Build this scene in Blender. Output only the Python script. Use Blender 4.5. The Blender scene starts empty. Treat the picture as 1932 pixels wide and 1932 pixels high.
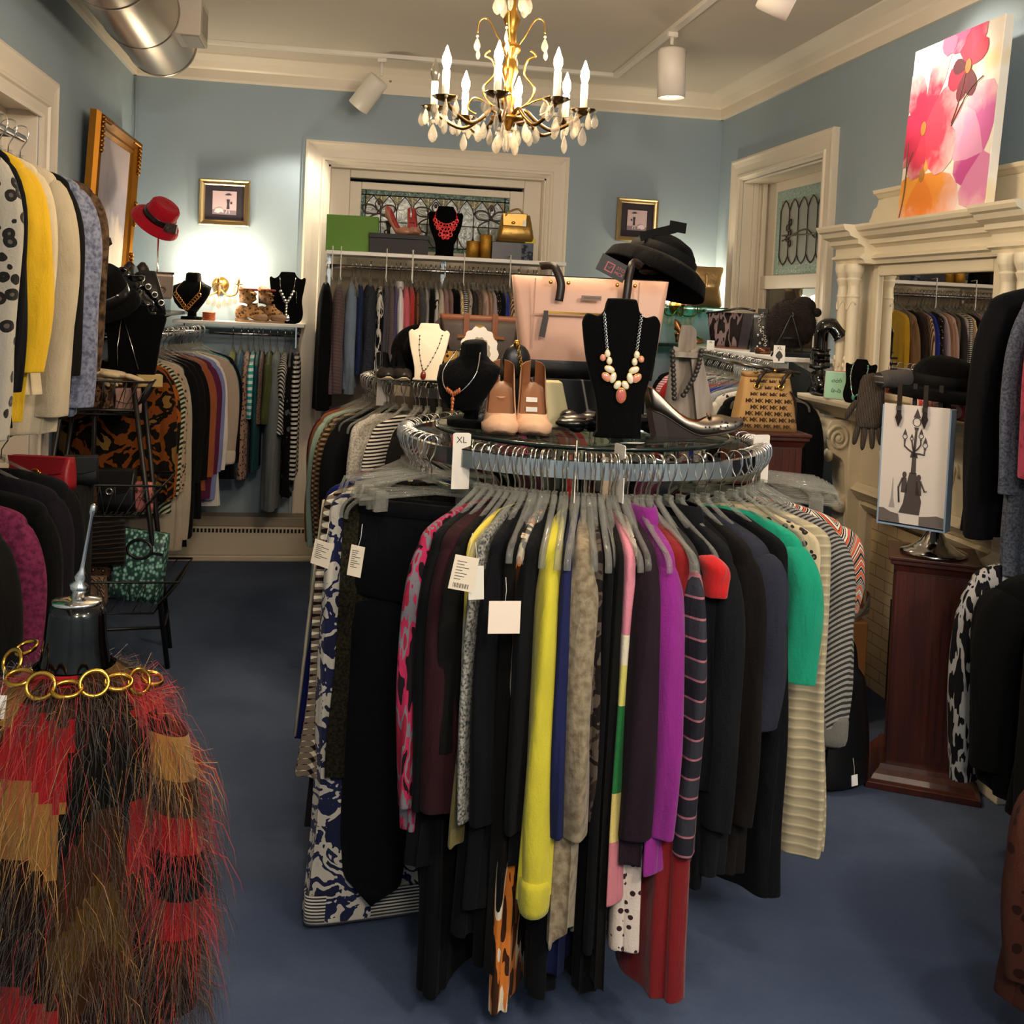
import bpy, math, random
from mathutils import Vector, Matrix
SC = bpy.context.scene
COL = SC.collection
PI = math.pi
sin, cos = math.sin, math.cos
rnd = random.Random(7)

# ------------------------------------------------------------ camera geometry
EYE, FPX, CX, CY = 1.55, 2000.0, 966.0, 644.0
def _basis(yaw=.1657, pitch=.0327, roll=-.0452):
    cy, sy, cp, sp, cr, sr = cos(yaw), sin(yaw), cos(pitch), sin(pitch), cos(roll), sin(roll)
    fwd = Vector((sy*cp, cy*cp, -sp)); r = Vector((cy, -sy, 0)); d = fwd.cross(r)
    return cr*r + sr*d, -sr*r + cr*d, fwd
CR, CD, CF = _basis()
def ray(px, py): return CR*((px-CX)/FPX) + CD*((py-CY)/FPX) + CF
def PX(px, py, v): d = ray(px, py); return d*(v/d.x) + Vector((0, 0, EYE))
def PY(px, py, v): d = ray(px, py); return d*(v/d.y) + Vector((0, 0, EYE))
def PZ(px, py, v): d = ray(px, py); return d*((v-EYE)/d.z) + Vector((0, 0, EYE))
def V(*a): return Vector(a)

# ------------------------------------------------------------ mesh builder
class M:
    def __init__(s): s.v = []; s.f = []; s.sm = []
    def add(s, vs, fs, smooth=True):
        b = len(s.v); s.v += [tuple(v) for v in vs]
        for f in fs: s.f.append(tuple(i+b for i in f)); s.sm.append(smooth)
        return s
    def box(s, c, d, rot=None):
        x, y, z = d[0]/2, d[1]/2, d[2]/2
        vs = [V(a*x, b*y, e*z) for a in (-1, 1) for b in (-1, 1) for e in (-1, 1)]
        if rot is not None: vs = [rot @ v for v in vs]
        c = V(*c)
        return s.add([v+c for v in vs], [(0,1,3,2),(4,6,7,5),(0,4,5,1),(2,3,7,6),(0,2,6,4),(1,5,7,3)], False)
    def bb(s, a, b):
        return s.box([(a[i]+b[i])/2 for i in range(3)], [abs(b[i]-a[i]) for i in range(3)])
    def loft(s, rings, c0=True, c1=True, closed=True, smooth=True):
        n = len(rings[0]); vs = [p for r in rings for p in r]; fs = []
        for i in range(len(rings)-1):
            for j in range(n if closed else n-1):
                k = (j+1) % n
                fs.append((i*n+j, i*n+k, (i+1)*n+k, (i+1)*n+j))
        if c0: fs.append(tuple(range(n-1, -1, -1)))
        if c1: fs.append(tuple(range((len(rings)-1)*n, len(rings)*n)))
        return s.add(vs, fs, smooth)
    def tube(s, path, r, n=8, closed=False, sq=(1, 1), caps=True, up=None):
        path = [V(*p) for p in path]; L = len(path); rings = []
        rr = r if isinstance(r, (list, tuple)) else [r]*L
        prev = None
        for i, p in enumerate(path):
            a = path[i-1] if (i or closed) else p
            b = path[(i+1) % L] if (i < L-1 or closed) else p
            t = (b-a)
            if t.length < 1e-9: t = V(0, 0, 1)
            t.normalize()
            if up is not None: u = V(*up) - t*V(*up).dot(t)
            elif prev is None:
                u = V(0, 0, 1) if abs(t.z) < .9 else V(1, 0, 0); u = u - t*u.dot(t)
            else: u = prev - t*prev.dot(t)
            if u.length < 1e-6: u = t.orthogonal()
            u.normalize(); prev = u; w = t.cross(u)
            rings.append([p + u*(cos(2*PI*k/n)*rr[i]*sq[0]) + w*(sin(2*PI*k/n)*rr[i]*sq[1]) for k in range(n)])
        if closed: rings.append(rings[0])
        return s.loft(rings, caps and not closed, caps and not closed)
    def cyl(s, a, b, r, r2=None, n=16):
        return s.tube([a, b], [r, r if r2 is None else r2], n)
    def lathe(s, prof, n=24, c=(0, 0, 0), mat=None, caps=True, sx=1, sy=1, crisp=False):
        c = V(*c); rings = []
        if crisp:
            q = [prof[0]]
            for (r0, z0), (r1, z1) in zip(prof, prof[1:]): q += [(r0+(r1-r0)*k, z0+(z1-z0)*k) for k in (.12, .88)]+[(r1, z1)]
            prof = q
        for r, z in prof:
            ring = [V(r*cos(2*PI*k/n)*sx, r*sin(2*PI*k/n)*sy, z) for k in range(n)]
            if mat is not None: ring = [mat @ p for p in ring]
            rings.append([p+c for p in ring])
        return s.loft(rings, caps, caps)
    def sph(s, c, r, n=12, m=8, mat=None):
        if not isinstance(r, (list, tuple)): r = (r, r, r)
        c = V(*c); rings = []
        for i in range(m+1):
            a = -PI/2 + PI*i/m; a = max(-PI/2+.02, min(PI/2-.02, a))
            ring = [V(r[0]*cos(a)*cos(2*PI*k/n), r[1]*cos(a)*sin(2*PI*k/n), r[2]*sin(a)) for k in range(n)]
            if mat is not None: ring = [mat @ p for p in ring]
            rings.append([p+c for p in ring])
        return s.loft(rings)
    def ring(s, c, R, r, n=20, m=8, mat=None, sx=1, sy=1):
        c = V(*c)
        path = [V(R*cos(2*PI*k/n)*sx, R*sin(2*PI*k/n)*sy, 0) for k in range(n)]
        if mat is not None: path = [mat @ p for p in path]
        return s.tube([p+c for p in path], r, m, closed=True)
    def prism(s, poly, a, b, mat=None, smooth=False):
        """poly in XZ plane, extruded in y from a to b"""
        n = len(poly)
        vs = [V(x, a, z) for x, z in poly] + [V(x, b, z) for x, z in poly]
        if mat is not None: vs = [mat @ v for v in vs]
        fs = [tuple(range(n)), tuple(range(2*n-1, n-1, -1))]
        for i in range(n):
            j = (i+1) % n; fs.append((i, i+n, j+n, j))
        return s.add(vs, fs, smooth)
    def xf(s, m, start=0):
        for i in range(start, len(s.v)): s.v[i] = tuple(m @ V(*s.v[i]))
        return s

def spline(pts, n=6):
    """Catmull-Rom through pts"""
    P = [V(*p) for p in pts]; out = []
    for i in range(len(P)-1):
        a = P[max(i-1, 0)]; b = P[i]; c = P[i+1]; d = P[min(i+2, len(P)-1)]
        for k in range(n):
            t = k/n
            out.append(.5*((2*b) + (c-a)*t + (2*a-5*b+4*c-d)*t*t + (3*b-a-3*c+d)*t**3))
    out.append(P[-1]); return out
def Rx(a): return Matrix.Rotation(a, 3, 'X')
def Ry(a): return Matrix.Rotation(a, 3, 'Y')
def Rz(a): return Matrix.Rotation(a, 3, 'Z')

# ------------------------------------------------------------ objects
def mesh_of(name, mb):
    me = bpy.data.meshes.new(name); me.from_pydata(mb.v, [], mb.f)
    me.polygons.foreach_set('use_smooth', mb.sm); me.update(); return me
def part(parent, name, mb, mat, bevel=0, sub=0, label=None, loc=None):
    me = mb if isinstance(mb, bpy.types.Mesh) else mesh_of(name, mb)
    if not me.materials: me.materials.append(mat)
    o = bpy.data.objects.new(name, me); COL.objects.link(o)
    if parent is not None: o.parent = parent
    if loc is not None: o.location = loc
    if bevel:
        b = o.modifiers.new('b', 'BEVEL'); b.width = bevel; b.segments = 2; b.limit_method = 'ANGLE'
    if sub:
        b = o.modifiers.new('s', 'SUBSURF'); b.levels = sub; b.render_levels = sub
    if label: o['label'] = label
    return o
def tag(o, label, cat, group=None):
    o['label'] = label; o['category'] = cat
    if group: o['group'] = group
    return o
def thing(name, label, cat, loc=(0, 0, 0), rz=0, group=None, rot=None):
    o = bpy.data.objects.new(name, None); COL.objects.link(o)
    o.empty_display_size = .05; o.location = loc
    o.rotation_euler = rot if rot else (0, 0, rz)
    return tag(o, label, cat, group)
def solo(name, mb, mat, label, cat, loc=(0, 0, 0), rz=0, group=None, rot=None, bevel=0, sub=0):
    o = part(None, name, mb, mat, bevel, sub); o.location = loc
    o.rotation_euler = rot if rot else (0, 0, rz)
    return tag(o, label, cat, group)
def struct(name, mb, mat, parent=None, bevel=0):
    o = part(parent, name, mb, mat, bevel)
    if parent is None: o['kind'] = 'structure'
    return o
def sroot(name, loc=(0, 0, 0)):
    o = bpy.data.objects.new(name, None); COL.objects.link(o); o.location = loc; o['kind'] = 'structure'; return o
def text_mesh(txt, size, extrude=.0004, align='CENTER', shear=0, spacing=1, bold=0):
    cu = bpy.data.curves.new('t', 'FONT'); cu.body = txt; cu.size = size; cu.extrude = extrude
    cu.align_x = align; cu.align_y = 'CENTER'; cu.shear = shear; cu.resolution_u = 3; cu.space_character = spacing; cu.offset = bold
    ob = bpy.data.objects.new('t', cu); COL.objects.link(ob)
    bpy.context.view_layer.update()
    dg = bpy.context.evaluated_depsgraph_get(); ev = ob.evaluated_get(dg); me = ev.to_mesh()
    mb = M(); mb.add([v.co.copy() for v in me.vertices], [tuple(p.vertices) for p in me.polygons], False)
    ev.to_mesh_clear(); bpy.data.objects.remove(ob); bpy.data.curves.remove(cu)
    return mb   # lies in XY, faces +Z
def stand_text(mb, m4):  # text from XY plane to facing -Y
    r = Matrix(((1, 0, 0), (0, 0, -1), (0, 1, 0))).to_4x4()
    return mb.xf(m4 @ r)

# ------------------------------------------------------------ materials
def lin(c):
    if isinstance(c, str): c = tuple(int(c[i:i+2], 16) for i in (0, 2, 4))
    f = lambda u: u/12.92 if u <= .04045 else ((u+.055)/1.055)**2.4
    return tuple(f(x/255) for x in c[:3]) + (1,)
_mats = {}
class NT:
    def __init__(s, name):
        s.m = bpy.data.materials.new(name); s.m.use_nodes = True; s.t = s.m.node_tree; s.t.nodes.clear()
        s.out = s.n('ShaderNodeOutputMaterial'); s.b = s.n('ShaderNodeBsdfPrincipled')
        s.t.links.new(s.b.outputs[0], s.out.inputs[0]); s.tc = None
    def n(s, t, **k):
        o = s.t.nodes.new(t)
        for a, v in k.items(): setattr(o, a, v)
        return o
    def l(s, a, b): s.t.links.new(a, b)
    def co(s, kind='Object', scale=(1, 1, 1), rot=(0, 0, 0), loc=(0, 0, 0)):
        if s.tc is None: s.tc = s.n('ShaderNodeTexCoord')
        mp = s.n('ShaderNodeMapping'); s.l(s.tc.outputs[kind], mp.inputs[0])
        mp.inputs['Scale'].default_value = scale; mp.inputs['Rotation'].default_value = rot; mp.inputs['Location'].default_value = loc
        return mp.outputs[0]
    def noise(s, vec, scale, detail=3, dist=0, rough=.5):
        o = s.n('ShaderNodeTexNoise'); s.l(vec, o.inputs['Vector']); o.inputs['Scale'].default_value = scale
        o.inputs['Detail'].default_value = detail; o.inputs['Distortion'].default_value = dist; o.inputs['Roughness'].default_value = rough
        return o.outputs['Fac']
    def voro(s, vec, scale, feat='F1', rand=1.0, out='Distance'):
        o = s.n('ShaderNodeTexVoronoi', feature=feat); s.l(vec, o.inputs['Vector']); o.inputs['Scale'].default_value = scale
        o.inputs['Randomness'].default_value = rand
        return o.outputs[out]
    def wave(s, vec, scale, dir='Z', dist=0, prof='SIN', detail=2, typ='BANDS'):
        o = s.n('ShaderNodeTexWave', wave_type=typ, wave_profile=prof)
        if typ == 'BANDS': o.bands_direction = dir
        s.l(vec, o.inputs['Vector']); o.inputs['Scale'].default_value = scale; o.inputs['Distortion'].default_value = dist
        o.inputs['Detail'].default_value = detail
        return o.outputs['Fac']
    def ramp(s, fac, stops, interp='LINEAR'):
        o = s.n('ShaderNodeValToRGB'); s.l(fac, o.inputs[0]); r = o.color_ramp; r.interpolation = interp
        while len(r.elements) > 1: r.elements.remove(r.elements[-1])
        r.elements[0].position = stops[0][0]; r.elements[0].color = lin(stops[0][1])
        for p, c in stops[1:]:
            e = r.elements.new(p); e.color = lin(c)
        return o.outputs[0]
    def math(s, op, a, b=None, c=None):
        o = s.n('ShaderNodeMath', operation=op)
        for i, x in enumerate((a, b, c)):
            if x is None: continue
            if isinstance(x, (int, float)): o.inputs[i].default_value = x
            else: s.l(x, o.inputs[i])
        return o.outputs[0]
    def sep(s, vec):
        o = s.n('ShaderNodeSeparateXYZ'); s.l(vec, o.inputs[0]); return o.outputs
    def mix(s, fac, a, b, blend='MIX'):
        o = s.n('ShaderNodeMixRGB', blend_type=blend)
        for i, x in enumerate((fac, a, b)):
            if isinstance(x, (int, float)): o.inputs[i].default_value = x
            elif isinstance(x, (str, tuple)): o.inputs[i].default_value = lin(x)
            else: s.l(x, o.inputs[i])
        return o.outputs[0]
    def bump(s, h, strength=.3, dist=.002):
        o = s.n('ShaderNodeBump'); o.inputs['Strength'].default_value = strength; o.inputs['Distance'].default_value = dist
        s.l(h, o.inputs['Height']); s.l(o.outputs[0], s.b.inputs['Normal'])
    def set(s, **k):
        for a, v in k.items():
            i = s.b.inputs[a.replace('_', ' ')]
            if hasattr(v, 'is_linked') or isinstance(v, bpy.types.NodeSocket): s.l(v, i)
            else: i.default_value = v
        return s
    def color(s, c):
        if isinstance(c, (str, tuple)): s.b.inputs['Base Color'].default_value = lin(c)
        else: s.l(c, s.b.inputs['Base Color'])
        return s
def mat(name, c, rough=.5, metal=0, emit=None, estr=0, coat=0, spec=.5, bump=0, bscale=80, var=0, sheen=0):
    if name in _mats: return _mats[name]
    t = NT(name); t.color(c); t.set(Roughness=rough, Metallic=metal)
    t.b.inputs['Specular IOR Level'].default_value = spec
    if coat: t.b.inputs['Coat Weight'].default_value = coat; t.b.inputs['Coat Roughness'].default_value = .08
    if sheen: t.b.inputs['Sheen Weight'].default_value = sheen
    if emit: t.b.inputs['Emission Color'].default_value = lin(emit); t.b.inputs['Emission Strength'].default_value = estr
    if bump or var:
        nz = t.noise(t.co(), bscale, 4)
        if bump: t.bump(nz, bump, .003)
        if var:
            rp = t.ramp(nz, [(.3, '000000'), (.7, 'ffffff')])
            t.color(t.mix(t.math('MULTIPLY', rp, var), c, '181818' if isinstance(c, str) and c < '40' else c, 'MULTIPLY'))
    _mats[name] = t.m; return t.m
def metal(name, c, rough=.18): return mat(name, c, rough, 1)
def glassy(name, tint='f4fbfa', tr=.8, rough=.04, body='30312f'):
    """thin clear plastic / glass: mostly see-through with sharp reflections"""
    if name in _mats: return _mats[name]
    t = NT(name); t.color(tint if rough > .2 else body); t.set(Roughness=rough); t.b.inputs['Specular IOR Level'].default_value = .9
    tb = t.n('ShaderNodeBsdfTransparent'); tb.inputs[0].default_value = lin(tint)
    lw = t.n('ShaderNodeLayerWeight'); lw.inputs[0].default_value = .35
    f = t.math('MULTIPLY_ADD', t.math('POWER', lw.outputs['Facing'], 2.0), .5, 1-tr)
    mx = t.n('ShaderNodeMixShader'); t.l(f, mx.inputs[0]); t.l(tb.outputs[0], mx.inputs[1]); t.l(t.b.outputs[0], mx.inputs[2])
    t.l(mx.outputs[0], t.out.inputs[0]); _mats[name] = t.m; return t.m
def fab(c, pat='plain', cs=(), s=1.0, rough=.9, sheen=.15):
    """cloth; c main colour, cs further colours, s pattern scale"""
    key = ('fab', c, pat, tuple(cs), s)
    if key in _mats: return _mats[key]
    t = NT('cloth_' + pat + '_' + c); t.set(Roughness=rough); dk = sum(lin(c)[:3]) < .2; sheen = min(sheen, .02) if dk else sheen; t.b.inputs['Specular IOR Level'].default_value = .1 if dk else .25
    t.b.inputs['Sheen Weight'].default_value = sheen; t.b.inputs['Sheen Roughness'].default_value = .5
    o = t.co(); cs = list(cs); nz = t.noise(o, 260, 2); base = None
    if pat == 'plain':
        base = t.mix(t.math('MULTIPLY', t.noise(o, 9, 3), .35), c, '000000')
    elif pat == 'stripez': base = t.ramp(t.wave(o, 12*s, 'Z'), [(0, c)] + [((i+1)/(len(cs)+1), x) for i, x in enumerate(cs)], 'CONSTANT')
    elif pat == 'stripex': base = t.ramp(t.wave(o, 12*s, 'X'), [(0, c)] + [((i+1)/(len(cs)+1), x) for i, x in enumerate(cs)], 'CONSTANT')
    elif pat == 'diag':
        base = t.ramp(t.wave(t.co(rot=(.6, .6, 0)), 22*s, 'Z'), [(0, c), (.5, cs[0])], 'CONSTANT')
    elif pat == 'multi':   # irregular stripes of several colours
        z = t.sep(o)[2]; n1 = t.n('ShaderNodeTexNoise', noise_dimensions='1D'); t.l(z, n1.inputs['W']); n1.inputs['Scale'].default_value = 45*s; n1.inputs['Detail'].default_value = 1
        k = len(cs)+1; base = t.ramp(n1.outputs['Fac'], [(0, c)] + [(.32+.36*(i+.3)/k, x) for i, x in enumerate(cs)], 'CONSTANT')
    elif pat == 'gingham':
        a = t.math('GREATER_THAN', t.wave(t.co(rot=(.75, 0, 0)), 9*s, 'Z'), .5); b = t.math('GREATER_THAN', t.wave(t.co(rot=(-.75, 0, 0)), 9*s, 'Z'), .5)
        base = t.ramp(t.math('MULTIPLY', t.math('ADD', a, b), .5), [(0, c), (.3, cs[0]), (.8, cs[1])], 'CONSTANT')
    elif pat == 'plaid':
        w1 = t.math('GREATER_THAN', t.wave(o, 2.6*s, 'Z'), .55); w2 = t.math('GREATER_THAN', t.wave(t.co(rot=(0, 0, .8)), 2.6*s, 'X'), .6)
        l1 = t.math('GREATER_THAN', t.wave(o, 5.2*s, 'Z'), .97); l2 = t.math('GREATER_THAN', t.wave(t.co(rot=(0, 0, .8)), 5.2*s, 'X'), .97)
        base = t.ramp(t.math('MULTIPLY', t.math('ADD', w1, w2), .5), [(0, c), (.3, cs[0]), (.8, cs[1])], 'CONSTANT')
        base = t.mix(t.math('MAXIMUM', l1, l2), base, cs[2])
    elif pat == 'spots':   # leopard / dalmatian
        d = t.voro(o, 34*s); n = t.noise(o, 30*s, 2)
        base = t.ramp(t.math('ADD', d, t.math('MULTIPLY', n, .35)), [(0, cs[0]), (.47, c)], 'CONSTANT')
        if len(cs) > 1: base = t.ramp(t.math('ADD', d, t.math('MULTIPLY', n, .35)), [(0, cs[1]), (.33, cs[0]), (.55, c)], 'CONSTANT')
    elif pat == 'blotch':
        n = t.noise(o, 9*s, 3, .6); k = len(cs)
        base = t.ramp(n, [(0, c)] + [(.42+.24*i/max(1, k), x) for i, x in enumerate(cs)], 'CONSTANT')
    elif pat == 'ikat':
        n = t.noise(t.co(scale=(1, 1, .22)), 26*s, 2, .3); k = len(cs)
        base = t.ramp(n, [(0, c)] + [(.44+.2*i/max(1, k), x) for i, x in enumerate(cs)], 'CONSTANT')
    elif pat == 'tweed':
        base = t.ramp(t.noise(o, 150*s, 2), [(.35, c), (.62, cs[0])])
    elif pat == 'bands':   # colour block by height: cs = [(z_from_top, colour), ...]
        z = t.math('MULTIPLY', t.sep(o)[2], -1/1.4)
        base = t.ramp(z, [(0, c)] + [(p/1.4, x) for p, x in cs], 'CONSTANT')
    elif pat == 'chevron':
        sx = t.sep(o); zz = t.math('ADD', sx[2], t.math('MULTIPLY', t.math('PINGPONG', t.math('ADD', sx[0], sx[1]), .06), 1.1))
        n1 = t.n('ShaderNodeTexNoise', noise_dimensions='1D'); t.l(zz, n1.inputs['W']); n1.inputs['Scale'].default_value = 60*s; n1.inputs['Detail'].default_value = 0
        base = t.ramp(n1.outputs['Fac'], [(0, c), (.4, cs[0]), (.5, cs[1]), (.6, cs[2])], 'CONSTANT')
    elif pat == 'crinkle':
        w = t.wave(t.co(rot=(.15, .1, 0)), 9*s, 'Z', 1.5, detail=1); base = t.ramp(w, [(0, c), (.82, c), (.93, cs[0])])
        t.bump(w, .35, .004); nz = None
    if nz is not None:
        wr = t.noise(t.co(scale=(1, 1, .3)), 22, 3, .4)
        t.bump(t.math('MULTIPLY_ADD', nz, .12, wr), .7, .012)
    t.color(base); _mats[key] = t.m; return t.m
# ============================================================ SETTING
YB, XL, XR, ZC = 6.466, -1.206, 2.372, 2.93
YF = -2.4
paint = NT('blue_wall_paint'); _o = paint.co(); _n = paint.noise(_o, 1.2, 3)
paint.color(paint.ramp(_n, [(.3, '94a6b4'), (.7, '9aacb9')])); paint.set(Roughness=.62); paint.bump(paint.noise(_o, 90, 3), .12, .002)
M_WALL = paint.m
M_WHITE = mat('cream_white_trim_paint', 'e6dccb', .4, bump=.05, bscale=40)
M_CEIL = mat('ceiling_paint', 'd6cdc0', .8, bump=.05, bscale=60)
M_MANT = mat('ivory_mantel_paint', 'e6dcc4', .42, bump=.06, bscale=50)
carp = NT('blue_carpet'); _o = carp.co()
_c = carp.ramp(carp.noise(_o, 1.6, 4, .4), [(.35, '52607c'), (.65, '64738f')])
_f = carp.noise(_o, 420, 2)
carp.color(carp.mix(.22, _c, carp.ramp(_f, [(.35, '1c2330'), (.65, '8c9ab4')]), 'MULTIPLY')); carp.set(Roughness=1)
carp.b.inputs['Specular IOR Level'].default_value = .05
carp.bump(carp.math('ADD', _f, carp.noise(_o, 30, 2)), .7, .006)
M_CARPET = carp.m

struct('floor', M().bb((XL-.3, YF-.1, -.05), (XR+.3, YB+.3, 0)), M_CARPET)
struct('ceiling', M().bb((XL-.3, YF-.1, ZC), (XR+.3, YB+.3, ZC+.05)), M_CEIL)
# back wall with the window opening
OX0, OX1, OZ1 = -.075, 1.25, 2.35
w = M().bb((XL-.2, YB, 0), (OX0, YB+.2, ZC)).bb((OX1, YB, 0), (XR+.2, YB+.2, ZC)).bb((OX0, YB, OZ1), (OX1, YB+.2, ZC)).bb((OX0, YB, 0), (OX1, YB+.2, .45))
struct('wall_back', w, M_WALL)
RY0, RY1, RZ1 = 4.97, 6.06, 2.36
w = M().bb((XR, YF, 0), (XR+.25, RY0, ZC)).bb((XR, RY1, 0), (XR+.25, YB, ZC)).bb((XR, RY0, RZ1), (XR+.25, RY1, ZC)).bb((XR, RY0, 0), (XR+.25, RY1, .7))
struct('wall_right', w, M_WALL)
LY0, LY1, LZ1 = 3.2, 4.545, 2.26
w = M().bb((XL-.2, YF, 0), (XL, LY0, ZC)).bb((XL-.2, LY1, 0), (XL, YB, ZC)).bb((XL-.2, LY0, LZ1), (XL, LY1, ZC))
struct('wall_left', w, M_WALL)
struct('wall_front', M().bb((XL-.2, YF-.15, 0), (XR+.2, YF, ZC)), M_WALL)
# crown moulding
prof = [(0, 2.788), (.018, 2.788), (.022, 2.80), (.022, 2.852), (.034, 2.862), (.06, 2.895), (.115, 2.922), (.12, ZC+.001), (0, ZC+.001)]
def crown(name, a, b, inward):
    a, b, iw = V(*a), V(*b), V(*inward); m = M()
    m.loft([[p + iw*u + V(0, 0, z) for u, z in prof] for p in (a, b)], smooth=False); struct(name, m, M_WHITE)
crown('trim_1', (XL, YB, 0), (XR, YB, 0), (0, -1, 0))
crown('trim_2', (XR, YF, 0), (XR, YB, 0), (-1, 0, 0))
crown('trim_3', (XL, YF, 0), (XL, YB, 0), (1, 0, 0))
# baseboards
for nm, a, b in (('baseboard_back', (XL, YB-.02, 0), (XR, YB, .17)), ('baseboard_left', (XL, YF, 0), (XL+.02, 3.0, .17)), ('baseboard_right', (XR-.02, 4.5, 0), (XR, YB-.02, .17))):
    struct(nm, M().bb(a, b), M_WHITE, bevel=.006)

# ---------------------------------------------------------- window casings
def casing(m, org, ax, nrm, w, h, cw=.137, z0=0):
    """moulded casing round an opening, org = left foot outer corner, ax along wall, nrm into room"""
    org, ax, nrm = V(*org), V(*ax), V(*nrm)
    pr = [(0, 0), (0, .032), (.012, .036), (.024, .03), (.05, .024), (.092, .022), (.1, .03), (.112, .03), (.118, .02), (cw-.012, .018), (cw, .012), (cw, 0)]
    def seg(p0, p1, inn0, inn1):
        m.loft([[p0 + inn0*u + nrm*d for u, d in pr], [p1 + inn1*u + nrm*d for u, d in pr]], smooth=False)
    up = V(0, 0, 1); A = org + up*z0; B = org + up*h; Cc = B + ax*w; D = A + ax*w
    seg(A, B, ax, ax-up); seg(D, Cc, -ax, -ax-up); seg(B, Cc, ax-up, -ax-up)
    return m
M_PUTTY = mat('putty_blind_cloth', '8a7d6c', .8)
M_CAME = metal('lead_came', '4a443f', .4)
def stained(seed):
    t = NT('leaded_window_glass_%d' % seed); o = t.co(); n = t.noise(o, 38, 3, .5)
    t.color(t.ramp(n, [(.3, '77837f'), (.55, '99a6a6'), (.75, 'b2bcba')])); t.set(Roughness=.18)
    t.bump(n, .5, .006); return t.m
def rippled(nm, a, b):
    t = NT(nm); o = t.co(); n = t.noise(o, 70, 3, .8)
    t.color(t.ramp(n, [(.35, a), (.65, b)])); t.set(Roughness=.12); t.bump(n, .8, .008); return t.m
M_SGLASS = stained(1); M_TEALG = rippled('rippled_teal_border_glass', '2c4b45', '7fa198'); M_AMBER = rippled('rippled_amber_glass', '6c6a4a', 'b0a878')
M_JEWEL = mat('ruby_glass_jewel', '4a2a38', .08); M_CLEARB = mat('pale_bevelled_glass', 'c4cac8', .08)

# window_1 : back wall
wr = sroot('window_1')
struct('casing', casing(M(), (-.212, YB, 0), (1, 0, 0), (0, -1, 0), 1.598, 2.485), M_WHITE, wr)
struct('backband', M().bb((-.232, YB-.012, 0), (-.2121, YB, 2.505)).bb((1.3861, YB-.012, 0), (1.406, YB, 2.505)).bb((-.212, YB-.012, 2.4851), (1.386, YB, 2.505)), M_WALL, wr)
m = M().bb((OX0, YB-.001, .45), (OX0+.012, YB+.19, OZ1)).bb((OX1-.012, YB-.001, .45), (OX1, YB+.19, OZ1)).bb((OX0, YB-.001, OZ1-.012), (OX1, YB+.19, OZ1))
struct('jamb', m, M_WHITE, wr)
# stepped inner frame
m = M()
for k, (x0, x1, zt, y0, y1) in enumerate(((OX0+.012, .055, 2.315, YB+.075, YB+.17), (1.13, OX1-.012, 2.315, YB+.075, YB+.17))):
    m.bb((x0, y0, .45), (x1, y1, 2.338))
m.bb((.055, YB+.075, 2.29), (1.13, YB+.17, 2.338))
m.bb((.055, YB+.1, 1.75), (.125, YB+.15, 2.27)).bb((1.045, YB+.1, 1.75), (1.13, YB+.15, 2.27)).bb((.125, YB+.1, 2.225), (1.045, YB+.15, 2.27)).bb((.125, YB+.1, 1.75), (1.045, YB+.15, 1.865))
struct('window_frame', m, M_WHITE, wr, bevel=.004)
GX0, GX1, GZ0, GZ1, GY = .125, 1.045, 1.865, 2.225, YB+.125
struct('stained_glass', M().bb((GX0, GY, GZ0), (GX1, GY+.008, GZ1)), M_SGLASS, wr)
bw = .028
m = M().bb((GX0, GY-.004, GZ1-bw), (GX1, GY, GZ1)).bb((GX0, GY-.004, GZ0), (GX0+bw, GY, GZ1-bw)).bb((GX1-bw, GY-.004, GZ0), (GX1, GY, GZ1-bw)).bb((GX0+bw, GY-.004, GZ0), (GX1-bw, GY, GZ0+bw))
struct('border_glass', m, M_TEALG, wr)
m = M(); cm = M(); am = M(); jm = M(); pale = M(); yy = GY-.005
nA = 9; ax0 = GX0+bw; aw = (GX1-GX0-2*bw)/nA
def came(m, pts, r=.0032): m.tube([(x, yy, z) for x, z in pts], r, 6)
came(cm, [(GX0+bw, GZ0), (GX0+bw, GZ1)]); came(cm, [(GX1-bw, GZ0), (GX1-bw, GZ1)]); came(cm, [(GX0, GZ1-bw), (GX1, GZ1-bw)]); came(cm, [(GX0, GZ0+bw), (GX1, GZ0+bw)])
for i in range(nA+1):
    x = ax0 + aw*i
    if i not in (0, nA): came(cm, [(x, GZ0+bw), (x, GZ1-.11)], .0028)
    if i < nA:
        zt = GZ1-bw-.004
        L = [(x, GZ1-.12), (x+aw*.1, GZ1-.08), (x+aw*.3, zt-.02), (x+aw*.5, zt)]
        came(cm, [p[::1] for p in L], .0028); came(cm, [(2*x+aw-p[0], p[1]) for p in L], .0028)
        zb = GZ0+bw
        came(cm, [(x, zb+.07), (x+aw*.25, zb+.02), (x+aw*.5, zb)], .0024); came(cm, [(x+aw, zb+.07), (x+aw*.75, zb+.02), (x+aw*.5, zb)], .0024)
        am.prism([(x, GZ1-.09), (x+.004, zt), (x+aw*.36, zt)], yy+.001, yy+.004); am.prism([(x+aw, GZ1-.09), (x+aw*.64, zt), (x+aw-.004, zt)], yy+.001, yy+.004)
    if 0 < i < nA and i % 2: jm.sph((x, yy-.002, GZ0+.17), (.008, .004, .008), 10, 6)
came(cm, [(ax0, GZ0+.17), (GX1-bw, GZ0+.17)], .0026)
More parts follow.
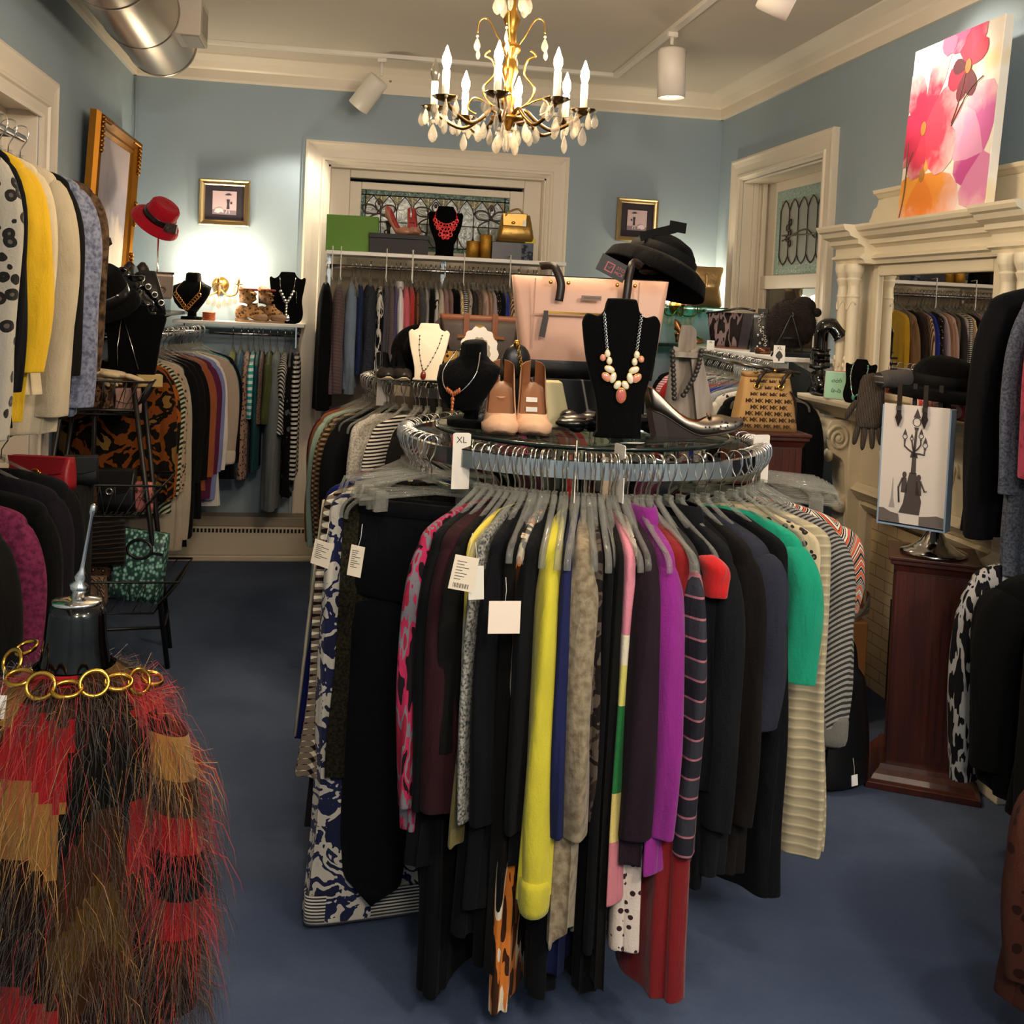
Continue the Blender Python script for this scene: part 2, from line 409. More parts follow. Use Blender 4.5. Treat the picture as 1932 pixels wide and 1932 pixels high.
for cx, sc in ((.235, .8), (.585, 1.0), (.935, .8)):   # ribbon bows in the leading
    for sgn in (-1, 1):
        lp = [(0, .23), (.05, .27), (.11, .27), (.125, .245), (.1, .22), (.04, .215), (0, .22), (.06, .2), (.1, .17), (.085, .13), (.05, .11), (.075, .075), (.06, .04)]
        came(cm, [(q.x, q.z) for q in spline([(cx+sgn*a*sc, 0, GZ0+b) for a, b in lp], 4)], .0045)
        p2 = [(0, .235), (.05, .258), (.1, .256), (.105, .246), (.09, .236), (.04, .226), (0, .23)]
        pale.tube([(q.x, yy+.002, q.z) for q in spline([(cx+sgn*a*sc, 0, GZ0+b) for a, b in p2], 4)], .008, 6, sq=(1, .3))
    came(cm, [(q.x, q.z) for q in spline([(cx, 0, GZ0+.235), (cx-.022, 0, GZ0+.275), (cx, 0, GZ0+.31), (cx+.022, 0, GZ0+.275), (cx, 0, GZ0+.235)], 5)], .004)
    jm.sph((cx, yy-.002, GZ0+.285), (.01, .004, .014), 10, 6); jm.sph((cx, yy-.002, GZ0+.225), (.012, .004, .01), 10, 6)
struct('leading', cm, M_CAME, wr); struct('amber_glass', am, M_AMBER, wr); struct('glass_jewels', jm, M_JEWEL, wr); struct('ribbon_glass', pale, M_CLEARB, wr)
struct('lower_blind', M().bb((OX0+.012, YB+.06, .45), (OX1-.012, YB+.072, 1.75)), M_PUTTY, wr)

# window_2 : right wall
wr = sroot('window_2')
struct('casing', casing(M(), (XR, 6.189, 0), (0, -1, 0), (-1, 0, 0), 1.347, 2.491, .128, .72), M_WHITE, wr)
m = M().bb((XR+.001, RY0, .7), (XR+.24, RY0+.012, RZ1)).bb((XR+.001, RY1-.012, .7), (XR+.24, RY1, RZ1)).bb((XR+.001, RY0, RZ1-.012), (XR+.24, RY1, RZ1)).bb((XR-.05, RY0-.1, .68), (XR+.24, RY1+.1, .72))
for k in range(3): m.bb((XR+.06+k*.05, RY1-.03-.012*k, .72), (XR+.09+k*.05, RY1-.012, RZ1-.012))
struct('jamb', m, M_WHITE, wr, bevel=.003)
sx0, sx1 = XR+.15, XR+.185
m = M().bb((sx0, RY0+.012, 1.80), (sx1, RY0+.1, 2.348)).bb((sx0, RY1-.15, 1.80), (sx1, RY1-.04, 2.348)).bb((sx0, RY0+.1, 2.29), (sx1, RY1-.15, 2.348)).bb((sx0-.03, RY0+.012, 1.72), (sx1, RY1-.04, 1.80))
m.bb((sx0-.03, RY0+.012, .72), (sx1-.02, RY0+.07, 1.72)).bb((sx0-.03, RY1-.1, .72), (sx1-.02, RY1-.04, 1.72)).bb((sx0-.03, RY0+.07, .72), (sx1-.02, RY1-.1, .8))
struct('sash', m, M_WHITE, wr, bevel=.004)
gy0, gy1, gz0, gz1, gx = RY0+.1, RY1-.15, 1.80, 2.29, XR+.16
t = NT('pale_leaded_glass'); t.color('9aa098'); t.set(Roughness=.2)
struct('stained_glass', M().bb((gx, gy0, gz0), (gx+.006, gy1, gz1)), t.m, wr)
m = M()
for a, b in (((gy0, gz0), (gy1, gz0+.06)), ((gy0, gz1-.06), (gy1, gz1)), ((gy1-.06, gz0+.06), (gy1, gz1-.06)), ((gy0, gz0+.06), (gy0+.06, gz1-.06))):
    m.bb((gx-.003, a[0], a[1]), (gx, b[0], b[1]))
struct('border_glass', m, rippled('pale_teal_border_glass', '86a8a2', 'a9c2bc'), wr)
m = M(); nn = 6; pw = (gy1-gy0-.12)/nn
for i in range(nn+1):
    y = gy0+.06+pw*i; m.tube([(gx-.004, y, gz0+.1), (gx-.004, y, gz1-.11)], .003, 6)
    if i < nn:
        for sg, z0, z1 in ((1, gz1-.12, gz1-.06), (-1, gz0+.11, gz0+.06)):
            m.tube([(gx-.004, y, z0), (gx-.004, y+pw*.22, (z0*.35+z1*.65)), (gx-.004, y+pw*.5, z1), (gx-.004, y+pw*.78, (z0*.35+z1*.65)), (gx-.004, y+pw, z0)], .003, 6)
for dz in (0, .03): m.tube(spline([(gx-.005, gy0+.06+pw*.2, 2.0+dz), (gx-.005, gy0+.2, 2.03+dz), (gx-.005, gy0+.3, 1.99+dz), (gx-.005, gy0+.45, 2.05-dz), (gx-.005, gy1-.1, 2.0+dz)], 5), .004, 6)
for k in range(5):
    m.ring((gx-.006, gy0+.14+.03*(k % 2), 2.02+.035*k), .02, .004, 12, 6, Ry(PI/2)); m.ring((gx-.006, gy1-.2+.03*(k % 2), 1.98+.03*k), .018, .004, 12, 6, Ry(PI/2))
struct('leading', m, M_CAME, wr)
t = NT('dusk_window_pane'); t.color('5a5650'); t.set(Roughness=.03, Metallic=.55)
struct('lower_pane', M().bb((sx0-.012, RY0+.07, .8), (sx0-.006, RY1-.1, 1.72)), t.m, wr)

# door_1 : cased opening on the left wall
dr = sroot('door_1')
struct('casing', casing(M(), (XL, 3.03, 0), (0, 1, 0), (1, 0, 0), 1.685, 2.391, .165), M_WHITE, dr)
m = M().bb((XL-.2, LY0, 0), (XL-.001, LY0+.012, LZ1)).bb((XL-.2, LY1-.012, 0), (XL-.001, LY1, LZ1)).bb((XL-.2, LY0, LZ1-.012), (XL-.001, LY1, LZ1))
m.bb((XL-.15, LY1-.05, 0), (XL-.12, LY1-.012, LZ1-.012)).bb((XL-.15, LY0+.012, LZ1-.05), (XL-.12, LY1-.05, LZ1-.012))
struct('jamb', m, M_WHITE, dr, bevel=.003)
struct('door_leaf', M().bb((XL-.19, LY0+.02, .01), (XL-.152, LY1-.2, LZ1-.07)), M_WHITE, dr, bevel=.004)
struct('dark_gap', M().bb((XL-.2, LY1-.2, 0), (XL-.16, LY1-.05, LZ1-.05)), mat('dark_door_edge', '1a1512', .7), dr)

# ---------------------------------------------------------- wall heater along the back
m = M().bb((-1.0, YB-.2, .06), (-.1, YB-.02, .30))
hr = thing('baseboard_heater', 'long cream metal heater with slotted grille along the back wall floor', 'heater', (-.55, YB-.11, 0))
part(hr, 'cover', M().bb((-.5, -.07, .035), (.5, .085, .20)), mat('cream_enamel', 'cfc4ae', .45), .004)
part(hr, 'base_rail', M().bb((-.52, -.085, 0), (.52, .085, .035)), mat('cream_enamel', 'cfc4ae', .45), .008)
m = M()
for k in range(46): m.bb((-.49+.0213*k, -.074, .168), (-.478+.0213*k, -.07, .19))
part(hr, 'grille_slots', m, mat('dark_slot', '120e0c', .8))
part(hr, 'top', M().bb((-.5, -.05, .20), (.5, .085, .255)), mat('heater_top_enamel', '8d8577', .5), .004)

# ---------------------------------------------------------- camera
cam = bpy.data.cameras.new('camera'); co = bpy.data.objects.new('camera', cam); COL.objects.link(co)
cam.sensor_fit = 'HORIZONTAL'; cam.sensor_width = 36; cam.lens = FPX/1932*36; cam.shift_y = -(966-CY)/1932; cam.clip_start = .05
mw = Matrix.Identity(4)
for i, ax in enumerate((CR, -CD, -CF)):
    for r in range(3): mw[r][i] = ax[r]
mw[2][3] = EYE; co.matrix_world = mw; SC.camera = co
# ---------------------------------------------------------- light
SC.view_settings.view_transform = 'Standard'; SC.view_settings.look = 'None'; SC.view_settings.gamma = 1
SC.view_settings.use_curve_mapping = False; SC.view_settings.exposure = 0.0
wd = bpy.data.worlds.new('w'); SC.world = wd; wd.use_nodes = True
wd.node_tree.nodes['Background'].inputs[0].default_value = lin('101318'); wd.node_tree.nodes['Background'].inputs[1].default_value = .2
def lamp(kind, loc, power, col, size=.05, target=None, angle=60, blend=.5):
    d = bpy.data.lights.new('lamp_light', kind); d.energy = power; d.color = lin(col)[:3]
    o = bpy.data.objects.new('lamp_light', d); COL.objects.link(o); o.location = loc
    if kind == 'AREA': d.shape = 'DISK'; d.size = size
    else: d.shadow_soft_size = size
    if kind == 'SPOT': d.spot_size = math.radians(angle); d.spot_blend = blend
    if target is not None: o.rotation_euler = (V(*target)-V(*loc)).to_track_quat('-Z', 'Y').to_euler()
    return o
SC.cycles.max_bounces = 8; SC.cycles.transparent_max_bounces = 24; SC.cycles.transmission_bounces = 8; SC.cycles.caustics_reflective = False; SC.cycles.caustics_refractive = False
SC.cycles.use_denoising = True
SC.cycles.sample_clamp_indirect = 4
# ============================================================ HANGERS AND GARMENTS
M_CHROME = metal('polished_chrome', 'd2d0cc', .12)
M_CLEAR = glassy('clear_hanger_plastic', 'f2f2ee', .84, .06, 'b4b4ae')
M_BLK = mat('black_powder_coat', '0c0c0d', .45)
def project(p):
    q = V(*p) - V(0, 0, EYE); d = q.dot(CF); return CX + FPX*q.dot(CR)/d, CY + FPX*q.dot(CD)/d
def _hook():
    pts = [(.022*cos(a), 0, .016*sin(a)+.008) for a in [PI*(1.12-.124*k) for k in range(10)]]
    pts += [(.0225, 0, -.006), (.017, 0, -.024), (.006, 0, -.04), (0, 0, -.052), (0, 0, -.075)]
    return M().tube(pts, .0019, 6)
def _arm(w=.165):
    m = M()
    for s in (-1, 1):
        p = spline([(0, 0, -.075), (s*.03, 0, -.092), (s*w*.55, 0, -.122), (s*w*.9, 0, -.148), (s*w, 0, -.166), (s*(w+.003), 0, -.184)], 3)
        m.tube(p, .0052, 6, sq=(1.35, .85), up=(0, 1, 0))
    m.tube([(-w*.9, 0, -.146), (0, 0, -.128), (w*.9, 0, -.146)], .003, 5); m.box((0, 0, -.078), (.022, .011, .024)); return m
def _clipbar(w=.17):
    m = M(); m.tube([(-w, 0, -.115), (-w+.01, 0, -.085), (0, 0, -.07), (w-.01, 0, -.085), (w, 0, -.115)], .0048, 6, sq=(1.3, .9), up=(0, 1, 0))
    m.tube([(-w, 0, -.115), (w, 0, -.115)], .004, 6)
    m.box((0, 0, -.078), (.02, .011, .022)); return m
def _clip():
    return M().box((0, -.006, 0), (.03, .004, .044), Rx(.12)).box((0, .006, 0), (.03, .004, .044), Rx(-.12)).box((0, 0, .02), (.022, .016, .008))
HOOK = mesh_of('hook', _hook()); ARM = mesh_of('arms', _arm()); BAR = mesh_of('clip_bar', _clipbar()); CLIP = mesh_of('clip', _clip())
HOOK.materials.append(M_CHROME); ARM.materials.append(M_CLEAR); BAR.materials.append(M_CLEAR); CLIP.materials.append(M_CLEAR)
def hanger(loc, rz, label, group, kind='top', tilt=0, scale=1):
    h = thing('clothes_hanger' if kind == 'top' else 'clip_hanger', label, 'hanger', loc, 0, group)
    h.rotation_euler = (tilt, 0, rz); h.scale = (scale, 1, 1)
    part(h, 'hook', HOOK, None)
    if kind == 'top': part(h, 'arms', ARM, None)
    else:
        part(h, 'clip_bar', BAR, None)
        for s in (-1, 1): part(h, 'clip', CLIP, None, loc=(s*.12, 0, -.125))
    return h

def body_mesh(W, T, L, flare=0., seed=0, fold=.3, wedge=0., neck=.055, top=-.094, drop=.045, n=36, hemwave=0., q=3, waist=0.):
    r = random.Random(seed); ph = r.uniform(0, 6.28); ph2 = r.uniform(0, 6.28); m = M(); rings = []
    s1 = top-drop
    lv = [(top, neck/W, .35), (top-drop*.3, .5, .5), (top-drop*.62, .8, .6), (s1, .95, .7), (s1-.02, 1., .85), (s1-.07, 1.0, 1.)]
    z = s1-.07; k = 9
    for i in range(1, k+1): lv.append((z+(-L-z)*i/k, None, 1.))
    for zz, wf, tf in lv:
        u = max(0, min(1, (s1-zz)/(L+s1))) if L+s1 else 0
        if wf is None: wf = 1+flare*u - waist*sin(min(1, u*1.6)*PI)
        ring = []
        for j in range(n):
            a = 2*PI*j/n; c, s = cos(a), sin(a)
            xn = math.copysign(abs(c)**.55, c); yn = math.copysign(abs(s)**.6, s)
            x = xn*W*wf
            th = T*tf*(1-wedge*(1-xn)/2)
            y = yn*th
            y += T*fold*u*(sin(q*PI*xn*.5+ph)+.5*sin((q+2.3)*PI*xn*.5+ph2+u))*(1-wedge*(1-xn)/2)
            y += T*.3*min(1, u*2)*sin(9*a+ph+u)*(1-wedge*(1-xn)/2); x += .009*min(1, u*2)*sin(7*a+ph2+2*u)
            x += W*.05*u*sin(ph+2.5*u*PI)*abs(xn)
            z2 = zz + (hemwave*sin(3*a+ph) if u > .98 else 0)
            ring.append(V(x, y, z2))
        rings.append(ring)
    rings.insert(-1, [a.lerp(b, .06) for a, b in zip(rings[-1], rings[-2])]); rings.append([V(p.x*.97, p.y*.8, p.z+.001) for p in rings[-1]])
    m.loft(rings); return m
def sleeve_mesh(W, T, Ls, side, seed=0, w0=.055, w1=.042, swing=.02, cuff=0., top=-.139, yk=1.):
    r = random.Random(seed*3+side); dy = r.uniform(-.25, .25)*T; m = M(); n = 20; rings = []; K = 9
    for i in range(K+1):
        u = i/K; z = top-.012-Ls*u
        xc = side*(W-.045 + min(1, u*4)*.03 + swing*sin(u*PI*.8))
        a = w0+(w1-w0)*u; b = T*yk*(1-.12*u)
        if i == 0: a *= .7; b *= .6
        if cuff and u > .88: a *= 1+cuff; b *= 1+cuff*.6
        a *= 1+.05*sin(9*u+seed); ph_ = seed*1.7; off = dy*u + T*.08*sin(7*u+seed)
        rings.append([V(xc+a*(1+.10*sin(3*2*PI*j/n+ph_+2.5*u)+.06*sin(5*2*PI*j/n+7*u))*cos(2*PI*j/n), off+b*(1+.12*sin(3*2*PI*j/n+ph_+2.5*u)+.07*sin(5*2*PI*j/n+7*u))*sin(2*PI*j/n), z+.012*cos(2*PI*j/n)*side*(1-u)) for j in range(n)])
    rings.insert(-1, [a.lerp(b, .08) for a, b in zip(rings[-1], rings[-2])]); rings.append([p.lerp(sum(rings[-1], V(0, 0, 0))/n, .1) for p in rings[-1]])
    m.loft(rings); return m
_seed = [100]
def garment(name, label, cat, loc, rz, cloth, W=.19, L=.7, T=.03, sl='l', Ls=None, flare=.05, fold=.35, wedge=0., group=None, cuff=0, cuffcloth=None, scl=None,
            neck=.055, swing=.015, q=3, tilt=0, collar=None, trim=None, hemwave=0., sub=1, w0=.055, hband=None, sl_k=1., waist=0.):
    _seed[0] += 1; sd = _seed[0]
    t = thing(name, label, cat, loc, 0, group); t.rotation_euler = (tilt, 0, rz)
    part(t, 'body', body_mesh(W, T, L, flare, sd, fold, wedge, neck, hemwave=hemwave, q=q, waist=waist), cloth, sub=sub)
    if sl != 'n':
        Ls = Ls or {'l': min(.56, L-.12), 's': .2, '3': .38}[sl]
        for s in (1, -1):
            k = T*(sl_k if s > 0 else max(.35, sl_k*(1-wedge)))
            sv = part(t, 'sleeve', sleeve_mesh(W, k, Ls, s, sd, w0, w0*.78, swing, 0 if cuffcloth else cuff), scl or cloth, sub=sub)
            if cuffcloth:
                zc = -.151-Ls; xc = s*(W-.015+swing*.59)
                m = M(); n = 14; a, b = w0*.82*(1+cuff), k*.92*(1+cuff*.4)
                m.loft([[V(xc+a*f*cos(2*PI*j/n), b*f*sin(2*PI*j/n), zc+z) for j in range(n)] for z, f in ((.035, .98), (.03, 1.06), (-.03, 1.04), (-.045, .9))])
                part(sv, 'cuff', m, cuffcloth, sub=1)
    if collar:
        m = M(); m.loft([[V((neck+.02+e)*cos(2*PI*j/18), (T*.5+.014+e*.6)*sin(2*PI*j/18), -.1+z) for j in range(18)] for e, z in ((.012, -.018), (.006, .012), (-.006, .034), (-.014, .03))], False, False)
        part(t, 'collar', m, collar, sub=1)
    if trim:   # pale edge band down the outer front edge
        m = M(); m.tube([(W*1.005, 0, -.17), (W*(1+flare*.5)+.004, 0, -.15-L*.4), (W*(1+flare)+.006, 0, -L+.01)], [T*.5, T*.6, T*.6], 8, sq=(1, .35), up=(0, 1, 0))
        part(t, 'edge_trim', m, trim)
    if hband:
        hc, hh = hband; m = M(); n = 36
        rg = []
        for zz in (-L+hh, -L+hh*.5, -L-.004):
            rg.append([V(math.copysign(abs(cos(a))**.55, cos(a))*(W*(1+flare)+.006), math.copysign(abs(sin(a))**.6, sin(a))*(T*(1-wedge*(1-cos(a))/2)*1.1+.004), zz) for a in [2*PI*j/n for j in range(n)]])
        m.loft(rg, False, True); part(t, 'hem_band', m, hc)
    return t
def trousers(label, loc, rz, cloth, W=.16, L=.95, T=.03, group=None, name='trousers', zipm=None):
    t = thing(name, label, 'trousers', loc, rz, group); _seed[0] += 1; r = random.Random(_seed[0])
    m = M(); n = 24
    def rg(xc, a, b, z): return [V(xc+math.copysign(abs(cos(2*PI*j/n))**.6, cos(2*PI*j/n))*a, b*math.copysign(abs(sin(2*PI*j/n))**.7, sin(2*PI*j/n)), z) for j in range(n)]
    m.loft([rg(0, W, T*.6, -.135), rg(0, W*1.01, T*.8, -.17), rg(0, W*1.06, T, -.30), rg(0, W*1.08, T, -.38)])
    for s in (-1, 1): m.loft([rg(s*W*.52, W*.55, T, -.36), rg(s*W*.5, W*.5, T, -.5), rg(s*W*.48, W*.44, T*.9, -L*.7), rg(s*W*.5, W*.47, T*.9, -L)])
    part(t, 'legs', m, cloth, sub=1)
    m = M(); m.loft([rg(0, W*1.02, T*.68+.002, -.133), rg(0, W*1.02, T*.72+.003, -.165)]); part(t, 'waistband', m, cloth)
    if zipm:
        m = M().box((-W*.36, -T*1.02-.004, -.24), (.1, .006, .016)); m2 = part(t, 'zip_pocket', m, mat('zip_tape', '16161a', .6))
        part(m2, 'zip', M().box((-W*.36, -T*1.02-.009, -.24), (.095, .004, .006)).box((-W*.36-.045, -T*1.02-.011, -.248), (.009, .004, .022)).box((-W*.36-.045, -T*1.02-.011, -.275), (.006, .003, .03)), zipm)
    return t
BK = fab('0d0e12'); BK2 = fab('121110'); BK3 = fab('0b0c0f', rough=.8); CH = fab('23252c'); NV = fab('121c40'); BKV = fab('060708', rough=1, sheen=.05)

# ============================================================ MAIN ROUND RACK
RC = (.643, 2.678); RR = .455; RZ = 1.205
def round_rack(label, c, z, R, group=None, glass=True, zg=.03):
    t = thing('round_clothes_rack', label, 'clothes rack', (c[0], c[1], 0))
    m = M(); n = 72; prof = [(-.008, -.022), (.008, -.022), (.008, .016), (-.008, .016)]
    rings = [[V((R+a)*cos(2*PI*k/n), (R+a)*sin(2*PI*k/n), z+b) for a, b in prof] for k in range(n+1)]
    m.loft(rings, False, False, smooth=False); part(t, 'hang_ring', m, M_CHROME)
    m = M()
    for k in range(4):
        a = PI/2*k+.7; m.box((R*.5*cos(a), R*.5*sin(a), z-.02), (R, .02, .012), Rz(a))
        m.cyl((R*.8*cos(a), R*.8*sin(a), z-.02), (R*.8*cos(a), R*.8*sin(a), z+zg-.003), .006)
    part(t, 'spokes', m, M_CHROME)
    part(t, 'pole', M().cyl((0, 0, .03), (0, 0, z-.01), .02), M_CHROME)
    m = M()
    for k in range(4):
        a = PI/2*k+.7; m.tube([(0, 0, .05), (.2*cos(a), .2*sin(a), .03), (.3*cos(a), .3*sin(a), .012)], .012, 8)
    part(t, 'foot', m, M_CHROME)
    if glass: part(t, 'glass_top', M().lathe([(.372, 0), (.378, .003), (.378, .007), (.372, .01)], 64, (0, 0, z+zg)), glassy('tabletop_glass', 'dcebe6', .93, .03))
    if glass: part(t, 'glass_edge', M().tube([(.3785*cos(2*PI*k/64), .3785*sin(2*PI*k/64), z+zg+.005) for k in range(64)], .0056, 6, closed=True), mat('dark_glass_edge', '0c1a17', .1))
    return t
round_rack('big round chrome clothes rack with glass top in the middle of the shop', RC, RZ, RR)
TH0 = math.atan2(-RC[1], -RC[0])
def mpos(phi, R=RR): a = TH0+math.radians(phi); return (RC[0]+R*cos(a), RC[1]+R*sin(a)), a
def phi_px(px, ro=.66, z=.85, lo=-75, hi=75):
    f = lambda p: project((mpos(p, ro)[0][0], mpos(p, ro)[0][1], z))[0]
    for _ in range(40):
        mid = (lo+hi)/2
        if f(mid) < px: lo = mid
        else: hi = mid
    return lo
def L_for(phi, hemy, ro=.66):
    (x, y), a = mpos(phi, ro); d = math.hypot(x, y); lo, hi = .3, 1.3
    for _ in range(30):
        mid = (lo+hi)/2
        if project((x, y, RZ-mid))[1] < hemy: lo = mid
        else: hi = mid
    return min(lo, 1.18)
HL = 'clear plastic hanger with a metal hook on the big round rack'; HG = 'clear hangers on the big round rack'
MG = 'garments on the big round rack'
main_phis = []
def mg(px=None, hem=1600, wpx=40, phi=None, name='blouse', label='', cat=None, cloth=BK, W=.19, tk=None, han=True, **k):
    p = phi if phi is not None else phi_px(px)
    (x, y), a = mpos(p); T = tk or wpx/2/2000*2.12
    L = k.pop('L', None) or L_for(p, hem)
    g = garment(name, label, cat or name.replace('_', ' '), (x, y, RZ), a, cloth, W=W, L=L, T=T, wedge=.6, group=MG, **k)
    if han: main_phis.append(p)
    return g
YEL = fab('d0c437', 'plain'); MAG = fab('8a2183'); PLUM = fab('2a141f'); TEAL = fab('0f9573'); CREAM = fab('d8ccb0')
FLORAL = fab('cfc7b8', 'blotch', ('1a2147', 'cfc7b8', '171d3c'), 1.6)
mg(phi=-92, hem=1300, name='skirt', label='black and red skirt half hidden behind the navy dress', cloth=fab('a01818', 'blotch', ('0d0d0d',)), tk=.03, sl='n', flare=.1)
mg(phi=-81, hem=1393, name='dress', label='royal navy dress with a cream front edge at the left of the big round rack', cloth=fab('141c56'), tk=.024, sl='n', flare=.22, trim=CREAM, W=.2, neck=.03)
mg(phi=-75, hem=1560, name='dress', label='long dark grey dress just behind the gingham sleeve', cloth=fab('1c1b1e'), tk=.022, sl='n', flare=.1)
mg(phi=-72, hem=1462, name='blouse', label='brown and cream gingham blouse with white piping on the big round rack', cloth=fab('1c1412', 'gingham', ('7a6c5c', 'ddd2bc'), 1.6), tk=.028, sl='n', flare=.12, W=.205)
mg(phi=-69, hem=1838, name='dress', label='long white and navy floral dress with scalloped striped hem', cloth=FLORAL, tk=.03, sl='n', flare=.1, W=.19,
   hband=(fab('e2d9c6', 'stripez', ('2a2a34',), 3.2), .07))
p = -50
for a_, lb, L_ in ((-60, 'black trousers with a silver zip pocket clipped to a hanger', 1.0), (-52, 'long black wide trousers hanging beside the zip pocket pair', 1.13)):
    (x, y), a = mpos(a_); trousers(lb, (x, y, RZ), -.45, BK, W=.17 if a_ == -60 else .2, L=L_, T=.022, group=MG, zipm=M_CHROME if a_ == -60 else None)
    hanger((x, y, RZ+.012), -.45, 'clear clip hanger holding black trousers at the left of the big rack', 'trouser clip hangers at the left of the rack', 'clip')
mg(phi=-65, hem=1470, name='cardigan', label='dark olive lace cardigan beside the zip pocket trousers', cloth=fab('2e2a1c', 'tweed', ('15130f',)), tk=.018, sl='n', W=.165)
mg(px=782, hem=1570, wpx=44, name='cardigan', label='pink and grey ikat cardigan on the left of the big rack', cloth=fab('1a1418', 'ikat', ('a3284c', '6d6a70', '8c2038'), 1.4), sl='l', W=.2, flare=.04)
mg(px=802, hem=1640, wpx=52, name='jacket', label='black jacket between the pink ikat cardigan and the plum tunic', cloth=BK3)
mg(px=826, hem=1500, wpx=84, name='tunic', label='dark plum maroon tunic with a wide plain front', cloth=fab('30171c'), flare=.12)
mg(px=848, hem=1390, wpx=40, name='jacket', label='short black jacket with one shiny button on its cuff', cloth=BK2)
mg(px=868, hem=1600, wpx=22, name='blouse', label='pale yellow blouse with big white price tags', cloth=fab('d9c24a', 'bands', [(.3, 'c9bfa0'), (.48, '1c1a14'), (.6, '6a6030')]), sl='n', tk=.014)
mg(px=888, hem=1528, wpx=24, name='jacket', label='grey basket weave jacket with zip edge beside the price tags', cloth=fab('3a3b3c', 'tweed', ('9a988e',), 1.2), tk=.016)
mg(px=915, hem=1720, wpx=46, name='coat', label='long black coat left of the blank white card', cloth=BK)
mg(px=948, hem=1840, wpx=44, name='dress', label='long black dress with the blank white card pinned on it', cloth=BK2, sl='n')
mg(px=966, hem=1925, wpx=40, name='dress', label='long ikat dress in black white and orange reaching almost to the carpet', cloth=fab('100d0b', 'ikat', ('d8cbb4', 'c2702c', '3a2012'), .9), sl='n', tk=.024, flare=.06, W=.18)
mg(px=984, hem=1640, wpx=40, name='cardigan', label='black knit cardigan with a long sleeve left of the yellow sweater', cloth=fab('101114'))
mg(px=1028, hem=1700, wpx=66, name='sweater', label='bright yellow ribbed sweater with long cuffed sleeve', cloth=YEL, cuff=.22, cuffcloth=YEL, Ls=.68, w0=.06, sl_k=1.0)
mg(px=1060, hem=1570, wpx=34, name='cardigan', label='navy blue cardigan right beside the yellow sweater', cloth=fab('20264f'))
mg(px=1092, hem=1775, wpx=62, name='cardigan', label='long taupe marl cardigan with drooping pointed hem', cloth=fab('6a5c48', 'tweed', ('8d8068',), .4), flare=.1, hemwave=.03)
mg(px=1122, hem=1560, wpx=34, name='blouse', label='smoky brown camouflage print blouse next to the taupe cardigan', cloth=fab('2c2420', 'blotch', ('4e443c', '1a1514'), 2), sl='n')
mg(px=1144, hem=1800, wpx=34, name='dress', label='black dress left of the colour block dress', cloth=BK3, sl='n')
mg(px=1166, hem=1870, wpx=30, name='dress', label='thin long black dress hidden beside the pink shoulder', cloth=BK2, sl='n')
mg(px=1186, hem=1710, wpx=44, name='dress', label='sleeveless colour block dress in pink cream yellow and green', cloth=fab('c97c8c', 'bands', [(.3, 'ded3b8'), (.36, 'd2c86a'), (.44, '1d6b34'), (.62, 'c9b66c'), (.72, 'b56b74'), (.86, 'd8b2a4')]), sl='n', tk=.022)
mg(px=1208, hem=1815, wpx=62, name='dress', label='white dress printed with dark hearts showing under the magenta top', cloth=fab('cbbcb0', 'spots', ('2a1014',), 1.5), sl='n', flare=.1, W=.17)
mg(px=1222, hem=1635, wpx=72, name='coat', label='dark plum black coat left of the magenta blouse', cloth=fab('251a22'))
mg(px=1262, hem=1650, wpx=60, name='blouse', label='magenta turtleneck blouse on the front of the big rack', cloth=MAG, collar=MAG, flare=.06)
mg(px=1288, hem=1900, wpx=78, name='dress', label='long deep red dress hanging low on the right of the big rack', cloth=fab('7a0a10'), sl='n', flare=.08)
mg(px=1312, hem=1640, wpx=54, name='shirt', label='charcoal shirt with grey and pink plaid sleeve', cloth=fab('2c2c2c'), scl=fab('22222a', 'plaid', ('303038', '62626a', '98606a'), 1.5), Ls=.6)
mg(px=1345, hem=1500, wpx=50, name='sweater', label='black sweater with a thick red fleece shoulder', cloth=BK, sl='s', Ls=.075, w0=.045, scl=fab('c41a1c'))
mg(px=1378, hem=1660, wpx=56, name='coat', label='long black coat with a stand collar in the right half of the rack', cloth=fab('141619'), collar=fab('141619'), flare=.08)
mg(px=1420, hem=1660, wpx=50, name='coat', label='black brown coat between the stand collar coat and charcoal jacket', cloth=fab('171312'), flare=.05)
mg(px=1448, hem=1372, wpx=92, name='jacket', label='wide charcoal blue jacket with a flared sleeve on the right', cloth=fab('2a2c38'), Ls=.36, w0=.075, flare=.1)
mg(px=1488, hem=1700, wpx=50, name='skirt', label='long black skirt beneath the charcoal blue jacket', cloth=BK3, sl='n', flare=.08)
mg(phi=51, hem=1290, name='blouse', label='bright teal green blouse on the right side of the big rack', cloth=TEAL, tk=.03, sl='3', Ls=.3, W=.185)
mg(phi=56, hem=1235, name='blouse', label='cream and brown leopard print blouse beside the teal blouse', cloth=fab('b9a888', 'spots', ('241c18', '7a6a54'), 1.5), tk=.02, sl='n', W=.2)
mg(phi=62, hem=1608, name='dress', label='long cream crinkle dress with scalloped hem on the right', cloth=fab('9a8f74', 'crinkle', ('b8ab8c',), 1.6), tk=.03, sl='n', flare=.1, W=.2, hemwave=.006)
mg(phi=69, hem=1372, name='sweater', label='grey pinstripe sweater with a wide ribbed cuff on the right', cloth=fab('30302f', 'diag', ('8a8780',), 1.6), tk=.026, W=.2, Ls=.46, w0=.06, cuff=.05, cuffcloth=fab('6a6862'))
mg(phi=75, hem=1540, name='dress', label='orange black and white chevron knit dress at the right edge of the rack', cloth=fab('c8522e', 'chevron', ('18161a', 'cfc6b6', '18161a'), 1.5), tk=.024, sl='s', Ls=.2, W=.21, flare=-.1)
